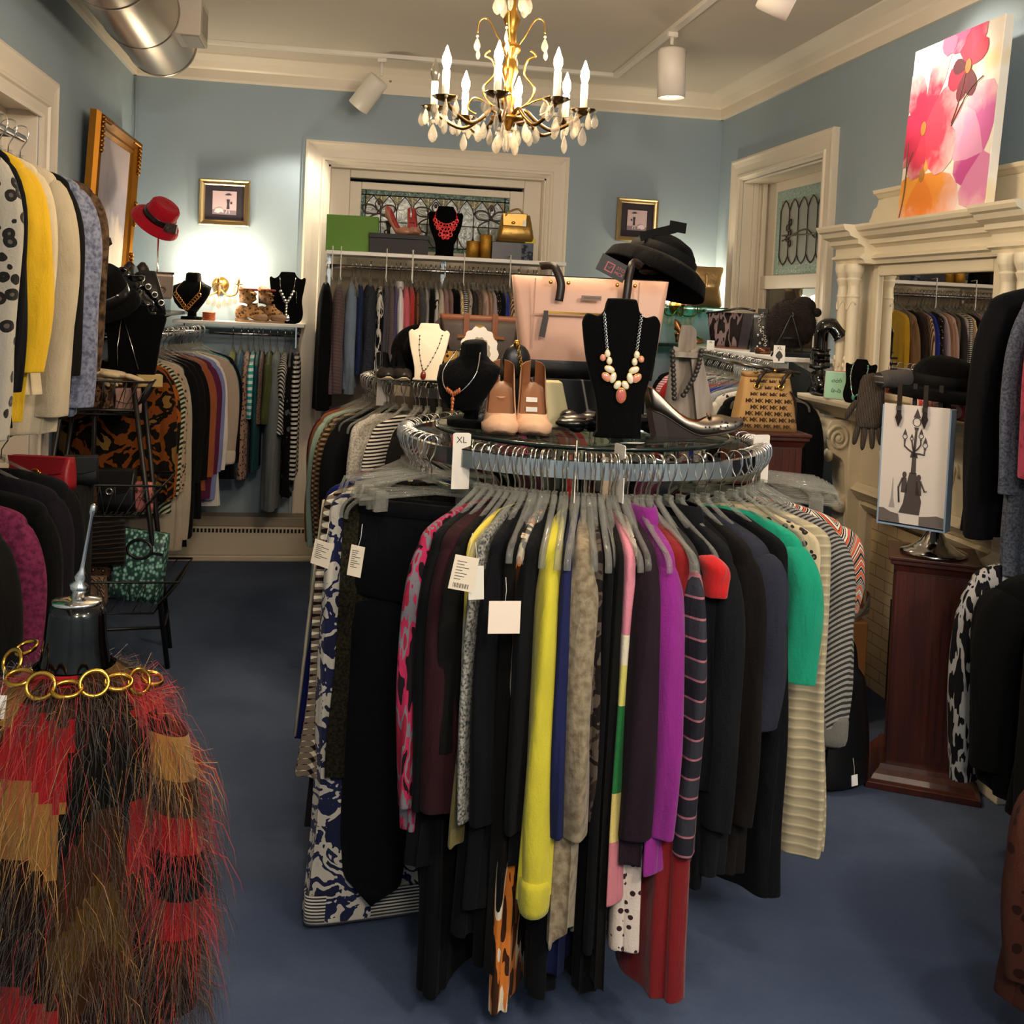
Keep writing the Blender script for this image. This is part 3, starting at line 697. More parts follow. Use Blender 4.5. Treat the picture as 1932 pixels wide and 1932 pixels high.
mg(phi=81, hem=1495, name='coat', label='black velvet coat behind the orange chevron dress', cloth=BKV, tk=.024, sl='l')
for px_, hy, lb in ((800, 1895, 'long black velvet skirt hanging lowest at the left of the rack'), (880, 1780, 'long black skirt deep in the rack below the grey weave jacket'),
  (925, 1850, 'long black evening dress below the blank white card'), (1040, 1900, 'long black dress deep behind the yellow sweater'), (1075, 1860, 'dark navy long skirt behind the taupe cardigan'), (1130, 1900, 'long black gown right of the taupe cardigan hem'),
  (1340, 1700, 'long black dress right of the deep red dress'), (1400, 1640, 'long black pleated skirt under the stand collar coat'), (1500, 1690, 'long black skirt with white trim beside the cream crinkle dress')):
    mg(px=px_, hem=hy, name='skirt' if 'skirt' in lb else 'dress', label=lb, cloth=NV if 'navy' in lb else BK3, tk=.034, sl='n', W=.145, flare=.2, han=False)
# back half: seen only through the gaps
for i, ph in enumerate(range(100, 266, 15)):
    c, w = ((BK, 'black'), (fab('5a2a24'), 'rust brown'), (fab('3a3d44'), 'slate grey'), (fab('802a50'), 'raspberry'))[i % 4]
    mg(phi=ph, L=.7, name='blouse', label='%s blouse on far side of the big rack, %s from the right' % (w, ('first', 'second', 'third', 'fourth', 'fifth', 'sixth', 'seventh', 'eighth', 'ninth', 'tenth', 'eleventh', 'twelfth')[i]), cloth=c, tk=.024, sl='n')
prev = -999
for p in sorted(main_phis):
    (x, y), a = mpos(p); hanger((x, y, RZ+.012), a+rnd.uniform(-.05, .05), HL, HG)
for k in range(14):   # spare empty hangers
    p = phi_px(890+34*k)+1.2; (x, y), a = mpos(p); hanger((x, y, RZ+.012), a+rnd.uniform(-.15, .15), HL, HG, scale=rnd.uniform(1.15, 1.3))
for k in range(16):
    p = -86+3.0*k if k < 9 else 56+4*(k-9); (x, y), a = mpos(p); hanger((x, y, RZ+.012), a+rnd.uniform(-.08, .08), HL, HG)
for k in range(10):
    p = 78+2.6*k; (x, y), a = mpos(p); hanger((x, y, RZ+.012), a+rnd.uniform(-.06, .06), 'empty clear clip hanger sticking out at the right of the big rack', 'empty clip hangers at the right of the rack', 'clip', scale=1.15)
for k in range(4):
    p = -60+3.4*k; (x, y), a = mpos(p); hanger((x, y, RZ+.012), a+rnd.uniform(-.1, .1), 'empty clear clip hanger above the navy dress and floral dress', 'empty clip hangers at the left of the rack', 'clip', scale=1.1)
for k in range(22):
    p = 100+7.7*k; (x, y), a = mpos(p); hanger((x, y, RZ+.012), a, HL, HG)
# ============================================================ OTHER RACKS
def straight_rack(name, label, a, b, z, legs=True, r=.012, wall=None):
    t = thing(name, label, 'clothes rack', (a[0], a[1], 0)); d = V(b[0]-a[0], b[1]-a[1], 0)
    part(t, 'rod', M().cyl((0, 0, z), (d.x, d.y, z), r), M_CHROME)
    if legs:
        nrm = V(-d.y, d.x, 0).normalized()*.16; m = M()
        for p in (d*.1, d*.9):
            u = M(); u.cyl(p+V(0, 0, .03), p+V(0, 0, z), .011); part(t, 'upright', u, M_CHROME)
            u = M(); u.cyl(p-nrm+V(0, 0, .02), p+nrm+V(0, 0, .02), .012); part(t, 'foot', u, M_CHROME)
    if wall is not None:
        for k in (.04, .5, .96):
            p = d*k; u = M(); q = V(wall, p.y, z) if abs(d.y) > abs(d.x) else V(p.x, wall, z)
            u.tube([V(p.x, p.y, z), q], .008, 8); part(t, 'bracket', u, M_CHROME)
    return t
def hung(items, group, hl, hg, htilt=.0):
    """items: (loc, rz, name, label, cloth, kw)"""
    for loc, rz, nm, lb, cl, kw in items:
        garment(nm, lb, nm.replace('_', ' '), loc, rz, cl, group=group, **kw)
        hanger(V(*loc)+V(0, 0, .0125), rz, hl, hg)

# ---- rack across the back window, with white shelf
t = thing('shelf_rack', 'long white shelf on metal posts with clothes rod in front of the back window', 'clothes rack', (.57, 6.12, 0))
M_SHELF = mat('white_laminate', 'f0eeea', .3)
part(t, 'shelf', M().bb((-.635, -.17, 1.795), (.72, .16, 1.817)), M_SHELF, .003)
part(t, 'rod', M().cyl((-.63, 0, 1.735), (.71, 0, 1.735), .011), M_CHROME)
for x in (-.62, 0.04, .705):
    part(t, 'post', M().bb((x-.012, .10, 0), (x+.012, .125, 1.795)), M_CHROME)
    part(t, 'bracket', M().prism([(-.0, 1.795), (-.0, 1.7), (.004, 1.7), (.004, 1.795)], -.02, .11, Matrix.Translation((x, 0, 0)).to_3x3()).xf(Matrix.Translation((x, 0, 0))), M_CHROME)
BWL = 'clear hanger on the rod under the window shelf'; BWG = 'hangers on the window rack'
F = fab
bw = [(612, 775, 'coat', 'long black flared coat at the far left of the window rack', BK, dict(T=.035, flare=.25)),
 (638, 745, 'blouse', 'mauve brown crinkled blouse on the window rack', F('5b4a4e', 'crinkle', ('6e5a5e',), 2), dict(T=.03)),
 (662, 735, 'sweater', 'pale blue long sweater on the window rack', F('7d8fa6'), dict(T=.032)),
 (679, 690, 'jacket', 'navy jacket with glints between pale blue and charcoal knits', F('1c2746', 'tweed', ('2e3c66',)), dict(T=.022)),
 (697, 700, 'coat', 'bulky charcoal boucle coat on the window rack', F('282b34', 'tweed', ('3b3f4a',)), dict(T=.042)),
 (716, 700, 'blouse', 'black and white abstract print blouse on the window rack', F('101014', 'ikat', ('d6d3d0', '101014'), 1.2), dict(T=.022)),
 (729, 690, 'jacket', 'smoke grey jacket right of the abstract print blouse', F('54525c'), dict(T=.016)),
 (738, 690, 'cardigan', 'grey taupe ribbed cardigan on the window rack', F('675c60', 'stripez', ('584e52',), 2.5), dict(T=.022)),
 (747, 690, 'cardigan', 'lavender thin cardigan on the window rack', F('625a8c'), dict(T=.014)),
 (755, 650, 'shirt', 'white shirt with dark lower half on the window rack', F('eceaee', 'bands', [(.42, '17151c')]), dict(T=.018, collar=F('eceaee'))),
 (766, 680, 'blouse', 'salmon pink blouse on the window rack', F('dc6a7c'), dict(T=.022)),
 (777, 660, 'jacket', 'coral red quilted jacket on the window rack', F('c2403e', 'tweed', ('a83434',)), dict(T=.022)),
 (787, 660, 'blouse', 'dark chocolate blouse right of the coral jacket', F('38241e', 'blotch', ('7c5a40',), 2), dict(T=.014)),
 (796, 660, 'coat', 'mid grey wool coat on the window rack', F('4c4c4e'), dict(T=.022)),
 (805, 650, 'blouse', 'pale silver grey blouse on the window rack', F('a8a8a8'), dict(T=.014)),
 (815, 650, 'jacket', 'plain black jacket near the middle of the window rack', BK2, dict(T=.024)),
 (824, 640, 'dress', 'black and white zigzag dress on the window rack', F('141416', 'ikat', ('c8c6c2',), 1.5), dict(T=.018)),
 (833, 640, 'blouse', 'ivory ruffled blouse on the window rack', F('c8beb0', 'tweed', ('b0a698',)), dict(T=.02)),
 (842, 640, 'blouse', 'dusty pink blouse right of the ivory ruffles', F('a98284'), dict(T=.018)),
 (851, 640, 'jacket', 'rose taupe jacket on the window rack', F('93706c'), dict(T=.018)),
 (862, 640, 'jacket', 'black feathery jacket on the window rack', BKV, dict(T=.03)),
 (871, 640, 'blouse', 'yellow and white striped blouse on the window rack', F('cfa23c', 'stripex', ('e0d8cc',), 2), dict(T=.014)),
 (879, 640, 'blouse', 'fine black and white striped blouse on the window rack', F('1b1b1c', 'stripez', ('cfccc8',), 2.2), dict(T=.018)),
 (888, 640, 'blouse', 'cream spotted blouse on the window rack', F('b5aca0', 'spots', ('5c544c',), 1.4), dict(T=.016)),
 (896, 640, 'jacket', 'dark grey jacket right of the cream spotted blouse', F('3e3a3e'), dict(T=.018)),
 (906, 640, 'jacket', 'brown tweed jacket on the window rack', F('54443c', 'tweed', ('75665a',)), dict(T=.02)),
 (917, 640, 'cardigan', 'pale blush cardigan on the window rack', F('c4a69a'), dict(T=.024)),
 (926, 640, 'jacket', 'tan peach jacket on the window rack', F('b0866c'), dict(T=.016)),
 (934, 640, 'blouse', 'pale lilac blouse on the window rack', F('b4a4ac'), dict(T=.016)),
 (942, 640, 'blouse', 'black and beige dotted blouse on the window rack', F('221c1c', 'spots', ('b09a86',), 1.8), dict(T=.016)),
 (951, 640, 'jacket', 'deep navy jacket at the right of the window rack', F('161a30'), dict(T=.016)),
 (958, 640, 'blouse', 'cobalt blue blouse at the right of the window rack', F('2439a8'), dict(T=.014)),
 (967, 640, 'shirt', 'brown and white narrow striped shirt next to the cobalt blouse', F('5c3c2c', 'stripex', ('c2a890',), 2), dict(T=.02)),
 (985, 640, 'jacket', 'dark brown jacket behind the blush tote', F('352a26'), dict(T=.03)),
 (1003, 640, 'jacket', 'camel jacket behind the blush tote', F('8c6a4c'), dict(T=.03)),
 (1020, 640, 'blouse', 'mustard yellow blouse at the right end of the window rack', F('c79a1e'), dict(T=.03))]
items = []
for px, hem, nm, lb, cl, kw in bw:
    p = PY(px, 600, 5.93); hz = PY(px, hem, 5.93).z; kw.setdefault('W', .185); kw['L'] = 1.735-hz if px < 800 else .72
    kw['sl'] = 'l' if px % 3 else 'n'; kw.setdefault('Ls', min(.56, kw['L']-.1)); kw['sl_k'] = .9; kw['T'] *= 1.12
    items.append(((p.x, 6.12, 1.735), -PI/2, nm, lb, cl, kw))
hung(items, 'clothes on the window rack', BWL, BWG)
for k in range(14):
    p = PY(640+28*k, 600, 6.1); hanger((p.x, 6.12, 1.7475), -PI/2+rnd.uniform(-.1, .1), BWL, BWG)

# ---- second round rack, behind the big one
RC2 = (.581, 4.362); RZ2 = 1.215; RR2 = .45
round_rack('second round chrome clothes rack standing behind the big one', RC2, RZ2, RR2)
TH2 = math.atan2(-RC2[1], -RC2[0])
def p2(phi): a = TH2+math.radians(phi); return (RC2[0]+RR2*cos(a), RC2[1]+RR2*sin(a), RZ2), a
r2 = [(-98, 'coat', 'black coat at the far left of the second round rack', BK, dict(T=.03, L=.75)),
 (-92, 'jacket', 'dark denim jacket with a piped cuff on the second round rack', F('1a222c'), dict(T=.026, L=.85)),
 (-86, 'blouse', 'wine red blouse half hidden on the second round rack', F('5c1620'), dict(T=.02, L=1.0)),
 (-80, 'jacket', 'rust brown suede jacket on the second round rack', F('7c4c22'), dict(T=.03, L=.83)),
 (-72, 'cardigan', 'mint green cardigan on the second round rack', F('8ca698'), dict(T=.028, L=.85)),
 (-64, 'blouse', 'brown and black checked blouse on the second round rack', F('241a12', 'gingham', ('4a3a2a', '8a745a'), 2.5), dict(T=.024, L=.8)),
 (-57, 'sweater', 'black sweater between the checked blouse and sequin tank', BK, dict(T=.03, L=.7)),
 (-46, 'tank_top', 'silver grey sequin tank top on the second round rack', F('8e8880', 'tweed', ('c2beb6',)), dict(T=.02, L=.6, sl='n', neck=.1)),
 (-36, 'blouse', 'black and white striped blouse on the second round rack', F('16161a', 'stripez', ('c8c4bc',), 2), dict(T=.022, L=.7)),
 (-27, 'blouse', 'black blouse facing the camera on the second round rack', BK2, dict(T=.03, L=.7)),
 (-17, 'blouse', 'cobalt and black print blouse on the second round rack', F('11518a', 'blotch', ('0c0c10',), 2), dict(T=.024, L=.6)),
 (-6, 'blouse', 'coral red blouse behind the glass top', F('b8402c'), dict(T=.024, L=.6)),
 (6, 'jacket', 'grey jacket behind the big rack', F('4c4c50'), dict(T=.03, L=.7)),
 (18, 'blouse', 'fuchsia blouse behind the big rack', F('a8286a'), dict(T=.026, L=.6)),
 (30, 'jacket', 'black jacket right front of the second round rack', BK3, dict(T=.03, L=.7)),
 (42, 'blouse', 'scarlet blouse right front of the second round rack', F('b01c24'), dict(T=.026, L=.65)),
 (55, 'blouse', 'cream blouse right side of the second round rack', F('c8bca8'), dict(T=.026, L=.7)),
 (68, 'coat', 'black coat right side of the second round rack', BK2, dict(T=.03, L=.8))]
hung([(p2(ph)[0], p2(ph)[1], nm, lb, cl, dict(kw, W=.18, wedge=.5, Ls=kw.get('Ls', .5), sl=kw.get('sl', 'l'))) for ph, nm, lb, cl, kw in r2], 'garments on the second round rack',
     'clear hanger on the second round rack', 'hangers on the second round rack')
for k in range(34):
    q, a = p2(-106+6.4*k); hanger((q[0], q[1], q[2]+.0125), a+rnd.uniform(-.1, .1), 'clear hanger on the second round rack', 'hangers on the second round rack')

# ---- wall rack in the left corner, rod running along the left wall
LRX = -.86; LRZ = 1.335
straight_rack('corner_wall_rack', 'chrome wall rod holding coats along the left wall corner', (-.97, 4.62), (-.70, 6.1), LRZ, False, wall=XL+.97)
lc = [(4.88, 'jacket', 'black jacket with big orange and cream palm flower print', F('0e0c0a', 'blotch', ('6e3a16', '0e0c0a', '75582e'), .8), dict(T=.035, L=.72, W=.2)),
 (4.94, 'coat', 'black coat with orange tapestry front behind the basket stand', F('1a120c', 'blotch', ('8a4a1c', '1a120c'), .9), dict(T=.03, L=.7)),
 (5.0, 'blouse', 'dark green and white leaf striped blouse in the corner', F('1c2a20', 'diag', ('a8a890',), .9), dict(T=.025, L=.8)),
 (5.06, 'cardigan', 'leopard print cardigan edge in the left corner', F('a08a74', 'spots', ('1c1412', '6a4c38'), 1.7), dict(T=.028, L=.75)),
 (5.13, 'dress', 'long beige knit dress behind the leopard edge', F('a89c8a'), dict(T=.022, L=1.0, Ls=.8)),
 (5.22, 'coat', 'long black coat nearest the leopard cardigan in the corner', BK, dict(T=.035, L=1.0)),
 (5.31, 'coat', 'matte black raincoat behind the long black coat in the corner', BK2, dict(T=.035, L=.98)),
 (5.40, 'jacket', 'black shiny jacket in the middle of the corner rod', BK3, dict(T=.035, L=.9)),
 (5.49, 'jacket', 'burnt orange jacket in the left corner', F('94502e'), dict(T=.02, L=.78)),
 (5.57, 'jacket', 'plum purple jacket in the left corner', F('5a2440'), dict(T=.035, L=.84)),
 (5.65, 'shirt', 'blue and white shirt beside the plum jacket', F('7c84b8'), dict(T=.018, L=.86)),
 (5.71, 'shirt', 'plain white shirt beside the corduroy jacket', F('dcd8d2'), dict(T=.02, L=.9)),
 (5.80, 'jacket', 'sand beige corduroy jacket with white cuffs in the corner', F('a8988a', 'stripex', ('988878',), 4), dict(T=.035, L=.7, W=.215, cuff=.05, cuffcloth=F('cfc4b4'), Ls=.5)),
 (5.89, 'cardigan', 'teal cardigan at the end of the corner rod', F('0f6c74'), dict(T=.03, L=.62, W=.19)),
 (5.97, 'coat', 'black coat at the very end of the corner rod', BK, dict(T=.03, L=.8))]
LX = lambda y: -.97+(y-4.62)*.1824
hung([((LX(y), y, LRZ), 0, nm, lb, cl, dict(dict(sl='l', sl_k=.8, W=.19), **kw)) for y, nm, lb, cl, kw in lc], 'coats in the left corner', 'clear hanger on the left corner rod', 'hangers on the corner rod')
for k in range(16): hanger((LX(4.9+.072*k), 4.9+.072*k, LRZ+.0125), rnd.uniform(-.1, .1), 'clear hanger on the left corner rod', 'hangers on the corner rod')

# ---- rod below the white wall shelf, left of the window
t = thing('wall_shelf', 'white wall shelf with a clothes rod under it, left of the back window', 'shelf', (-.5, 6.3, 1.375))
part(t, 'board', M().bb((-.40, -.13, 0), (.325, .155, .018)), M_SHELF, .003)
for x in (-.34, .28): part(t, 'bracket', M().bb((x-.004, -.1, -.12), (x+.004, .16, 0)), M_CHROME)
part(t, 'rod', M().cyl((-.39, -.06, -.05), (.3, -.06, -.05), .01), M_CHROME)
bl = [(430, 735, 'blouse', 'olive green blouse under the wall shelf', F('6c7a2c'), dict(T=.03)), (446, 880, 'dress', 'petrol blue dress under the wall shelf', F('164a68'), dict(T=.03)),
 (459, 905, 'cardigan', 'slim leopard print cardigan under the wall shelf', F('9a7c6c', 'spots', ('1e1210', '6a4434'), 1.8), dict(T=.025)),
 (470, 790, 'blouse', 'turquoise and white wide striped blouse', F('169a9a', 'stripez', ('d4e0e0',), .75), dict(T=.02)),
 (480, 890, 'blouse', 'dark teal blouse behind the turquoise stripes', F('1c4c54'), dict(T=.022)),
 (488, 800, 'blouse', 'brown speckled blouse under the wall shelf', F('3c2c28', 'tweed', ('7a6458',)), dict(T=.02)),
 (502, 800, 'jacket', 'moss green jacket under the wall shelf', F('4a5230'), dict(T=.035, flare=.12)), (516, 965, 'dress', 'long grey dress under the wall shelf', F('6c7478'), dict(T=.038, flare=.1)),
 (531, 820, 'blouse', 'fine black and white diagonal striped top under the wall shelf', F('181818', 'diag', ('c4c2be',), .9), dict(T=.032, sl='s', flare=.15)),
 (543, 940, 'dress', 'black dotted dress under the wall shelf', F('0e0e10', 'spots', ('5a5a60',), .6), dict(T=.03)),
 (555, 905, 'blouse', 'bold black and white striped top at the right end under the shelf', F('101012', 'stripez', ('dcd8d0',), 1.0), dict(T=.026))]
items = []
for px, hem, nm, lb, cl, kw in bl:
    p = PY(px, 760, 6.06); kw['L'] = min(1.2, 1.325-PY(px, hem, 6.06).z); kw.setdefault('sl', 'l'); kw['sl_k'] = .85; kw['W'] = .165; kw.setdefault('Ls', kw['L']-.15 if kw['sl'] == 'l' else .2)
    items.append(((p.x, 6.24, 1.325), -PI/2, nm, lb, cl, kw))
hung(items, 'clothes under the wall shelf', 'clear hanger on the rod under the wall shelf', 'hangers under the wall shelf')

# ---- two rods at the left foreground
UX, UZ = -.975, 2.0
straight_rack('wall_rod', 'upper chrome wall rod of coats at the left edge, yellow jacket on it', (UX, 1.5), (UX, 3.5), UZ, False, wall=XL-UX)
lf = [(2.28, 'sweater', 'green sweater cut by the left edge of the picture', F('0d7a4a'), dict(T=.03, L=.92)),
 (2.42, 'jacket', 'brown fur jacket at the left edge on the upper rod', F('4c3a2c', 'tweed', ('6c5640',)), dict(T=.03, L=.7)),
 (2.60, 'jacket', 'snow leopard print jacket with black edge on the upper rod', F('a8a294', 'spots', ('1c1a18', '5c564c'), .75), dict(T=.05, L=.86, Ls=.66, w0=.07, sl_k=.9)),
 (2.72, 'jacket', 'plain black jacket between leopard print and yellow jacket', BK, dict(T=.03, L=.8)),
 (2.84, 'jacket', 'bright yellow jacket on the upper left rod', F('dfb31c'), dict(T=.045, L=.80, Ls=.52, w0=.065, swing=.03)),
 (2.96, 'blouse', 'cream blouse peeking beside the yellow jacket', F('d8c8a4'), dict(T=.04, L=.74, Ls=.46)),
 (3.12, 'sweater', 'long sweater half grey blue half cream on the upper rod', F('b8ab90', 'bands', []), dict(T=.06, L=.86, Ls=.66, w0=.075, scl=F('bdb094'), sl_k=.9, W=.2)),
 (3.27, 'coat', 'black coat sandwiched behind the long cream sweater', BK2, dict(T=.03, L=.84, W=.2)),
 (3.36, 'jacket', 'blue grey tweed jacket on the upper left rod', F('4c5268', 'tweed', ('7c8298',), .5), dict(T=.05, L=.84, Ls=.66, w0=.07, W=.21)),
 (3.48, 'vest', 'dark brown shaggy fur vest at the end of the upper rod', F('241a14', 'tweed', ('5a4634',), .3), dict(T=.05, L=.75, W=.22))]
hung([((UX, y, UZ), 0, nm, lb, cl, dict(dict(sl='l', W=.195), **kw)) for y, nm, lb, cl, kw in lf], 'coats on the upper left rod', 'clear hanger on the upper left rod', 'hangers on the upper left rod')
straight_rack('low_wall_rod', 'lower chrome wall rod of dark tops at the left edge', (UX, 1.5), (UX, 3.5), 1.09, False, wall=XL-UX)
ll = [(2.35, 'blouse', 'glossy black blouse nearest the left edge on the lower rod', BK3, dict(T=.05, L=.7)), (2.52, 'blouse', 'black blouse with silver studs on the lower left rod', F('101013'), dict(T=.05, L=.7)),
 (2.72, 'jacket', 'plain black jacket on the lower left rod', BK2, dict(T=.05, L=.7)), (2.90, 'sweater', 'wine purple fuzzy sweater on the lower left rod', F('4a1830', 'tweed', ('6e2848',), .5), dict(T=.05, L=.75, Ls=.56, W=.21)),
 (3.05, 'coat', 'black fur coat behind the wine purple sweater', BKV, dict(T=.07, L=.85, W=.22)), (3.25, 'blouse', 'dark velvet blouse at the end of the lower rod', F('16121a'), dict(T=.05, L=.6)), (3.38, 'jacket', 'black quilted jacket at the end of the lower rod', BK, dict(T=.06, L=.85))]
hung([((UX, y, 1.09), 0, nm, lb, cl, dict(dict(sl='l', W=.2), **kw)) for y, nm, lb, cl, kw in ll], 'tops on the lower left rod', 'clear hanger on the lower left rod', 'hangers on the lower left rod')

# ---- right hand racks
XA, XB = V(1.83, 4.2, 0), V(2.06, 6.0, 0); XZ = 1.33
straight_rack('clothes_rail', 'straight chrome clothes rail with size markers beside the right window', XA, XB, XZ)
xd = (XB-XA); xr = math.atan2(xd.y, xd.x)-PI/2
xl = [(.05, 'blouse', 'black blouse at the near end of the right rail', BK), (.13, 'jacket', 'white edged black jacket on the right rail', F('1a1a1e', 'ikat', ('c8c4bc',), .8)), (.21, 'sweater', 'heather grey sweater on the right rail', F('7c8088', 'tweed', ('989ca2',))),
 (.29, 'blouse', 'royal blue blouse on the right rail', F('1c2c7c')), (.37, 'blouse', 'brick red blouse on the right rail', F('7a2c28')), (.45, 'jacket', 'striped dark jacket in the middle of the right rail', F('24222a', 'stripex', ('6a646a',), 2)),
 (.53, 'blouse', 'black blouse in the middle of the right rail', BK2), (.61, 'shirt', 'white shirt on the right rail', F('c8c4c4')), (.69, 'blouse', 'navy blouse on the right rail', NV), (.77, 'sweater', 'crimson sweater on the right rail', F('a81820')),
 (.85, 'blouse', 'pink striped blouse on the right rail', F('c05060', 'stripez', ('d8c8c8',), 2)), (.93, 'jacket', 'black jacket at the far end of the right rail', BK3)]
hung([((XA+xd*u)+V(0, 0, XZ), xr, nm, lb, cl, dict(sl='l', W=.2, T=.036, L=.62+.2*rnd.random(), Ls=.5)) for u, nm, lb, cl in xl], 'tops on the right rail', 'clear hanger on the right rail', 'hangers on the right rail')
for k in range(24): hanger((XA+xd*(.03+.04*k))+V(0, 0, XZ+.0125), xr+rnd.uniform(-.1, .1), 'clear hanger on the right rail', 'hangers on the right rail')

QX = 2.15
straight_rack('right_wall_rod', 'upper chrome wall rod at the right edge holding bright shirts', (QX, 1.2), (QX, 3.0), 1.78, False, wall=XR-QX)
rf = [(2.93, 'coat', 'long black coat with pink lining on the upper right rod', BK, dict(T=.05, L=.86, Ls=.72, W=.2)), (2.79, 'jacket', 'grey flecked long jacket behind the pink shirt', F('3a3e48', 'tweed', ('5c6270',)), dict(T=.03, L=.95, W=.19)),
 (2.68, 'shirt', 'raspberry pink crushed shirt on the upper right rod', F('8e2440', 'blotch', ('a53552',), 3), dict(T=.06, L=.6, Ls=.5, W=.19)), (2.55, 'dress', 'red dress peeping below the purple shirt', F('8c0f1c'), dict(T=.03, L=.78)),
 (2.42, 'shirt', 'purple shirt with green white and navy bands at the right edge', F('4a2c94', 'bands', [(.22, '1c1a34'), (.27, '1a8a68'), (.33, 'd8d8dc'), (.40, '4a2c94')]), dict(T=.05, L=.66, Ls=.5)), (2.26, 'shirt', 'white shirt cut by the right edge', F('d0d0d8'), dict(T=.05, L=.72)), (2.1, 'shirt', 'navy patterned shirt at the right edge', F('20284c', 'spots', ('9aa0b8',), 1), dict(T=.04, L=.5))]
hung([((QX, y, 1.78), PI, nm, lb, cl, dict(dict(sl='l', W=.2), **kw)) for y, nm, lb, cl, kw in rf], 'shirts on the upper right rod', 'clear hanger on the upper right rod', 'hangers on the upper right rod')
straight_rack('right_low_rod', 'lower chrome wall rod at the right edge holding black dresses', (QX-.07, 1.2), (QX-.07, 2.9), .97, False, wall=XR-QX+.07)
rl = [(2.82, 'dress', 'black and white ikat print blouse beside the black velvet tops', F('16161a', 'ikat', ('a8a8a8', '16161a'), 1.3), dict(T=.04, L=.72, W=.21, Ls=.6)), (2.68, 'dress', 'black velvet top with several clear hangers at its neck', BKV, dict(T=.09, L=.72, Ls=.5, W=.21, w0=.08)),
 (2.5, 'dress', 'black velvet dress second from the pedestal on the lower right rod', BK2, dict(T=.08, L=.74)), (2.33, 'blouse', 'black blouse with white crackle hem at the right edge', F('101014', 'ikat', ('6a6a6e',), .6), dict(T=.06, L=.62)), (2.15, 'blouse', 'plain black blouse cut by the right edge', BK, dict(T=.06, L=.7))]
hung([((QX-.07, y, .97), PI, nm, lb, cl, dict(dict(sl='l', W=.2), **kw)) for y, nm, lb, cl, kw in rl], 'black tops on the lower right rod', 'clear hanger on the lower right rod', 'hangers on the lower right rod')
for k in range(5): hanger((QX-.07, 2.60-.03*k, .9825), PI+rnd.uniform(-.25, .25), 'clear hanger on the lower right rod', 'hangers on the lower right rod')
straight_rack('rolling_rail', 'low chrome rail at the bottom right corner with brown coats', (1.66, 1.0), (1.66, 2.05), .76)
hung([((1.66, 1.95, .76), PI, 'coat', 'brown scaly print coat at the bottom right corner', F('4a2a20', 'spots', ('2a1612',), .8), dict(T=.05, L=.62, W=.2, Ls=.4)), ((1.66, 1.75, .76), PI, 'coat', 'plain dark brown coat cut off by the bottom right corner', F('3a2a22'), dict(T=.05, L=.62, W=.2, Ls=.4))],
     'coats at the bottom right', 'clear hanger on the bottom right rail', 'hangers on the bottom right rail')
# ============================================================ CEILING FIXTURES
M_LAMPW = mat('white_lamp_enamel', 'efe9df', .4)
def spot(loc, aim, label, power, L=.2, R=.062, drop=.1, beam=70, glow=6):
    t = thing('track_spotlight', label, 'spotlight', loc)
    part(t, 'adapter', M().box((0, 0, -.012), (.05, .03, .024)), M_LAMPW, .003)
    part(t, 'stem', M().cyl((0, 0, -.02), (0, 0, -drop), .009), M_LAMPW)
    c = V(0, 0, -drop); d = (V(*aim)-V(*loc)-c).normalized(); q = d.to_track_quat('-Z', 'Y').to_matrix()
    c2 = c + d*.02
    part(t, 'can', M().lathe([(.02, .002), (R*.9, 0), (R, -.012), (R, -L), (R*.95, -L), (R*.93, -L+.012), (R*.3, -L+.02), (.01, -L+.02)], 32, c2, q), M_LAMPW)
    part(t, 'lamp_face', M().lathe([(.005, -L+.010), (R*.8, -L+.010), (R*.8, -L+.013), (.005, -L+.013)], 24, c2, q), mat('lit_lamp_face', 'fff0d8', .4, emit='fff2dc', estr=glow))
    part(t, 'knob', M().cyl(c+d*.03+V(.06, 0, 0), c+d*.03+V(.075, 0, 0), .006), M_CHROME)
    p = V(*loc)+c2+d*(L+.004)
    lamp('SPOT', p, power, 'fff0d8', .035, V(*loc)+c2+d*3, beam, .6)
TY, TX = 6.04, 1.55
t = thing('lighting_track', 'white ceiling track forming a corner, along the back and right', 'track light rail', (TX, TY, ZC-.011))
part(t, 'rail', M().bb((-2.5, -.018, -.011), (.018, .018, .011)), M_LAMPW); part(t, 'rail', M().bb((-.018, -5.6, -.011), (.018, -.018, .011)), M_LAMPW)
part(t, 'end_feed', M().bb((-2.53, -.03, -.014), (-2.5, .03, .011)), M_LAMPW)
spot((.2, TY, ZC-.022), (-.62, 6.46, 1.66), 'white cylinder spotlight tilted down to the left, above the window', 30, beam=62)
spot((TX, 4.98, ZC-.022), (1.62, 5.0, 1.0), 'white cylinder spotlight hanging straight down on the right track', 40, L=.235, R=.068, drop=.06, beam=80)
spot((TX, 3.92, ZC-.022), (2.3, 3.7, 2.45), 'white spotlight cut off by the top edge, aimed at the flower painting', 22, L=.13, R=.06, drop=.1, beam=58)

# ---- chandelier
M_BRASS = metal('antique_brass', 'a8803c', .28); M_DBRASS = metal('dark_brass', '5e4a2c', .35)
CRY = NT('cut_crystal'); CRY.color('f4f0e8'); CRY.set(Roughness=.02); CRY.b.inputs['Transmission Weight'].default_value = .6; CRY.b.inputs['IOR'].default_value = 1.35
M_CRYS = glassy('cut_crystal_drop', 'f8f4ec', .74, .02, 'c8c2b6')
M_CANDLE = mat('ivory_candle_sleeve', 'f2e6cf', .5, emit='ffdca8', estr=.35)
def drop(m, c, s=1.0, bead=True):
    c = V(*c)
    m.lathe([(.0015*s, 0), (.006*s, -.008*s), (.0105*s, -.02*s), (.0115*s, -.028*s), (.008*s, -.038*s), (.002*s, -.043*s)], 8, c, sx=1, sy=.55)
    if bead: m.sph(c+V(0, 0, .006*s), .0048*s, 8, 6)
    return m
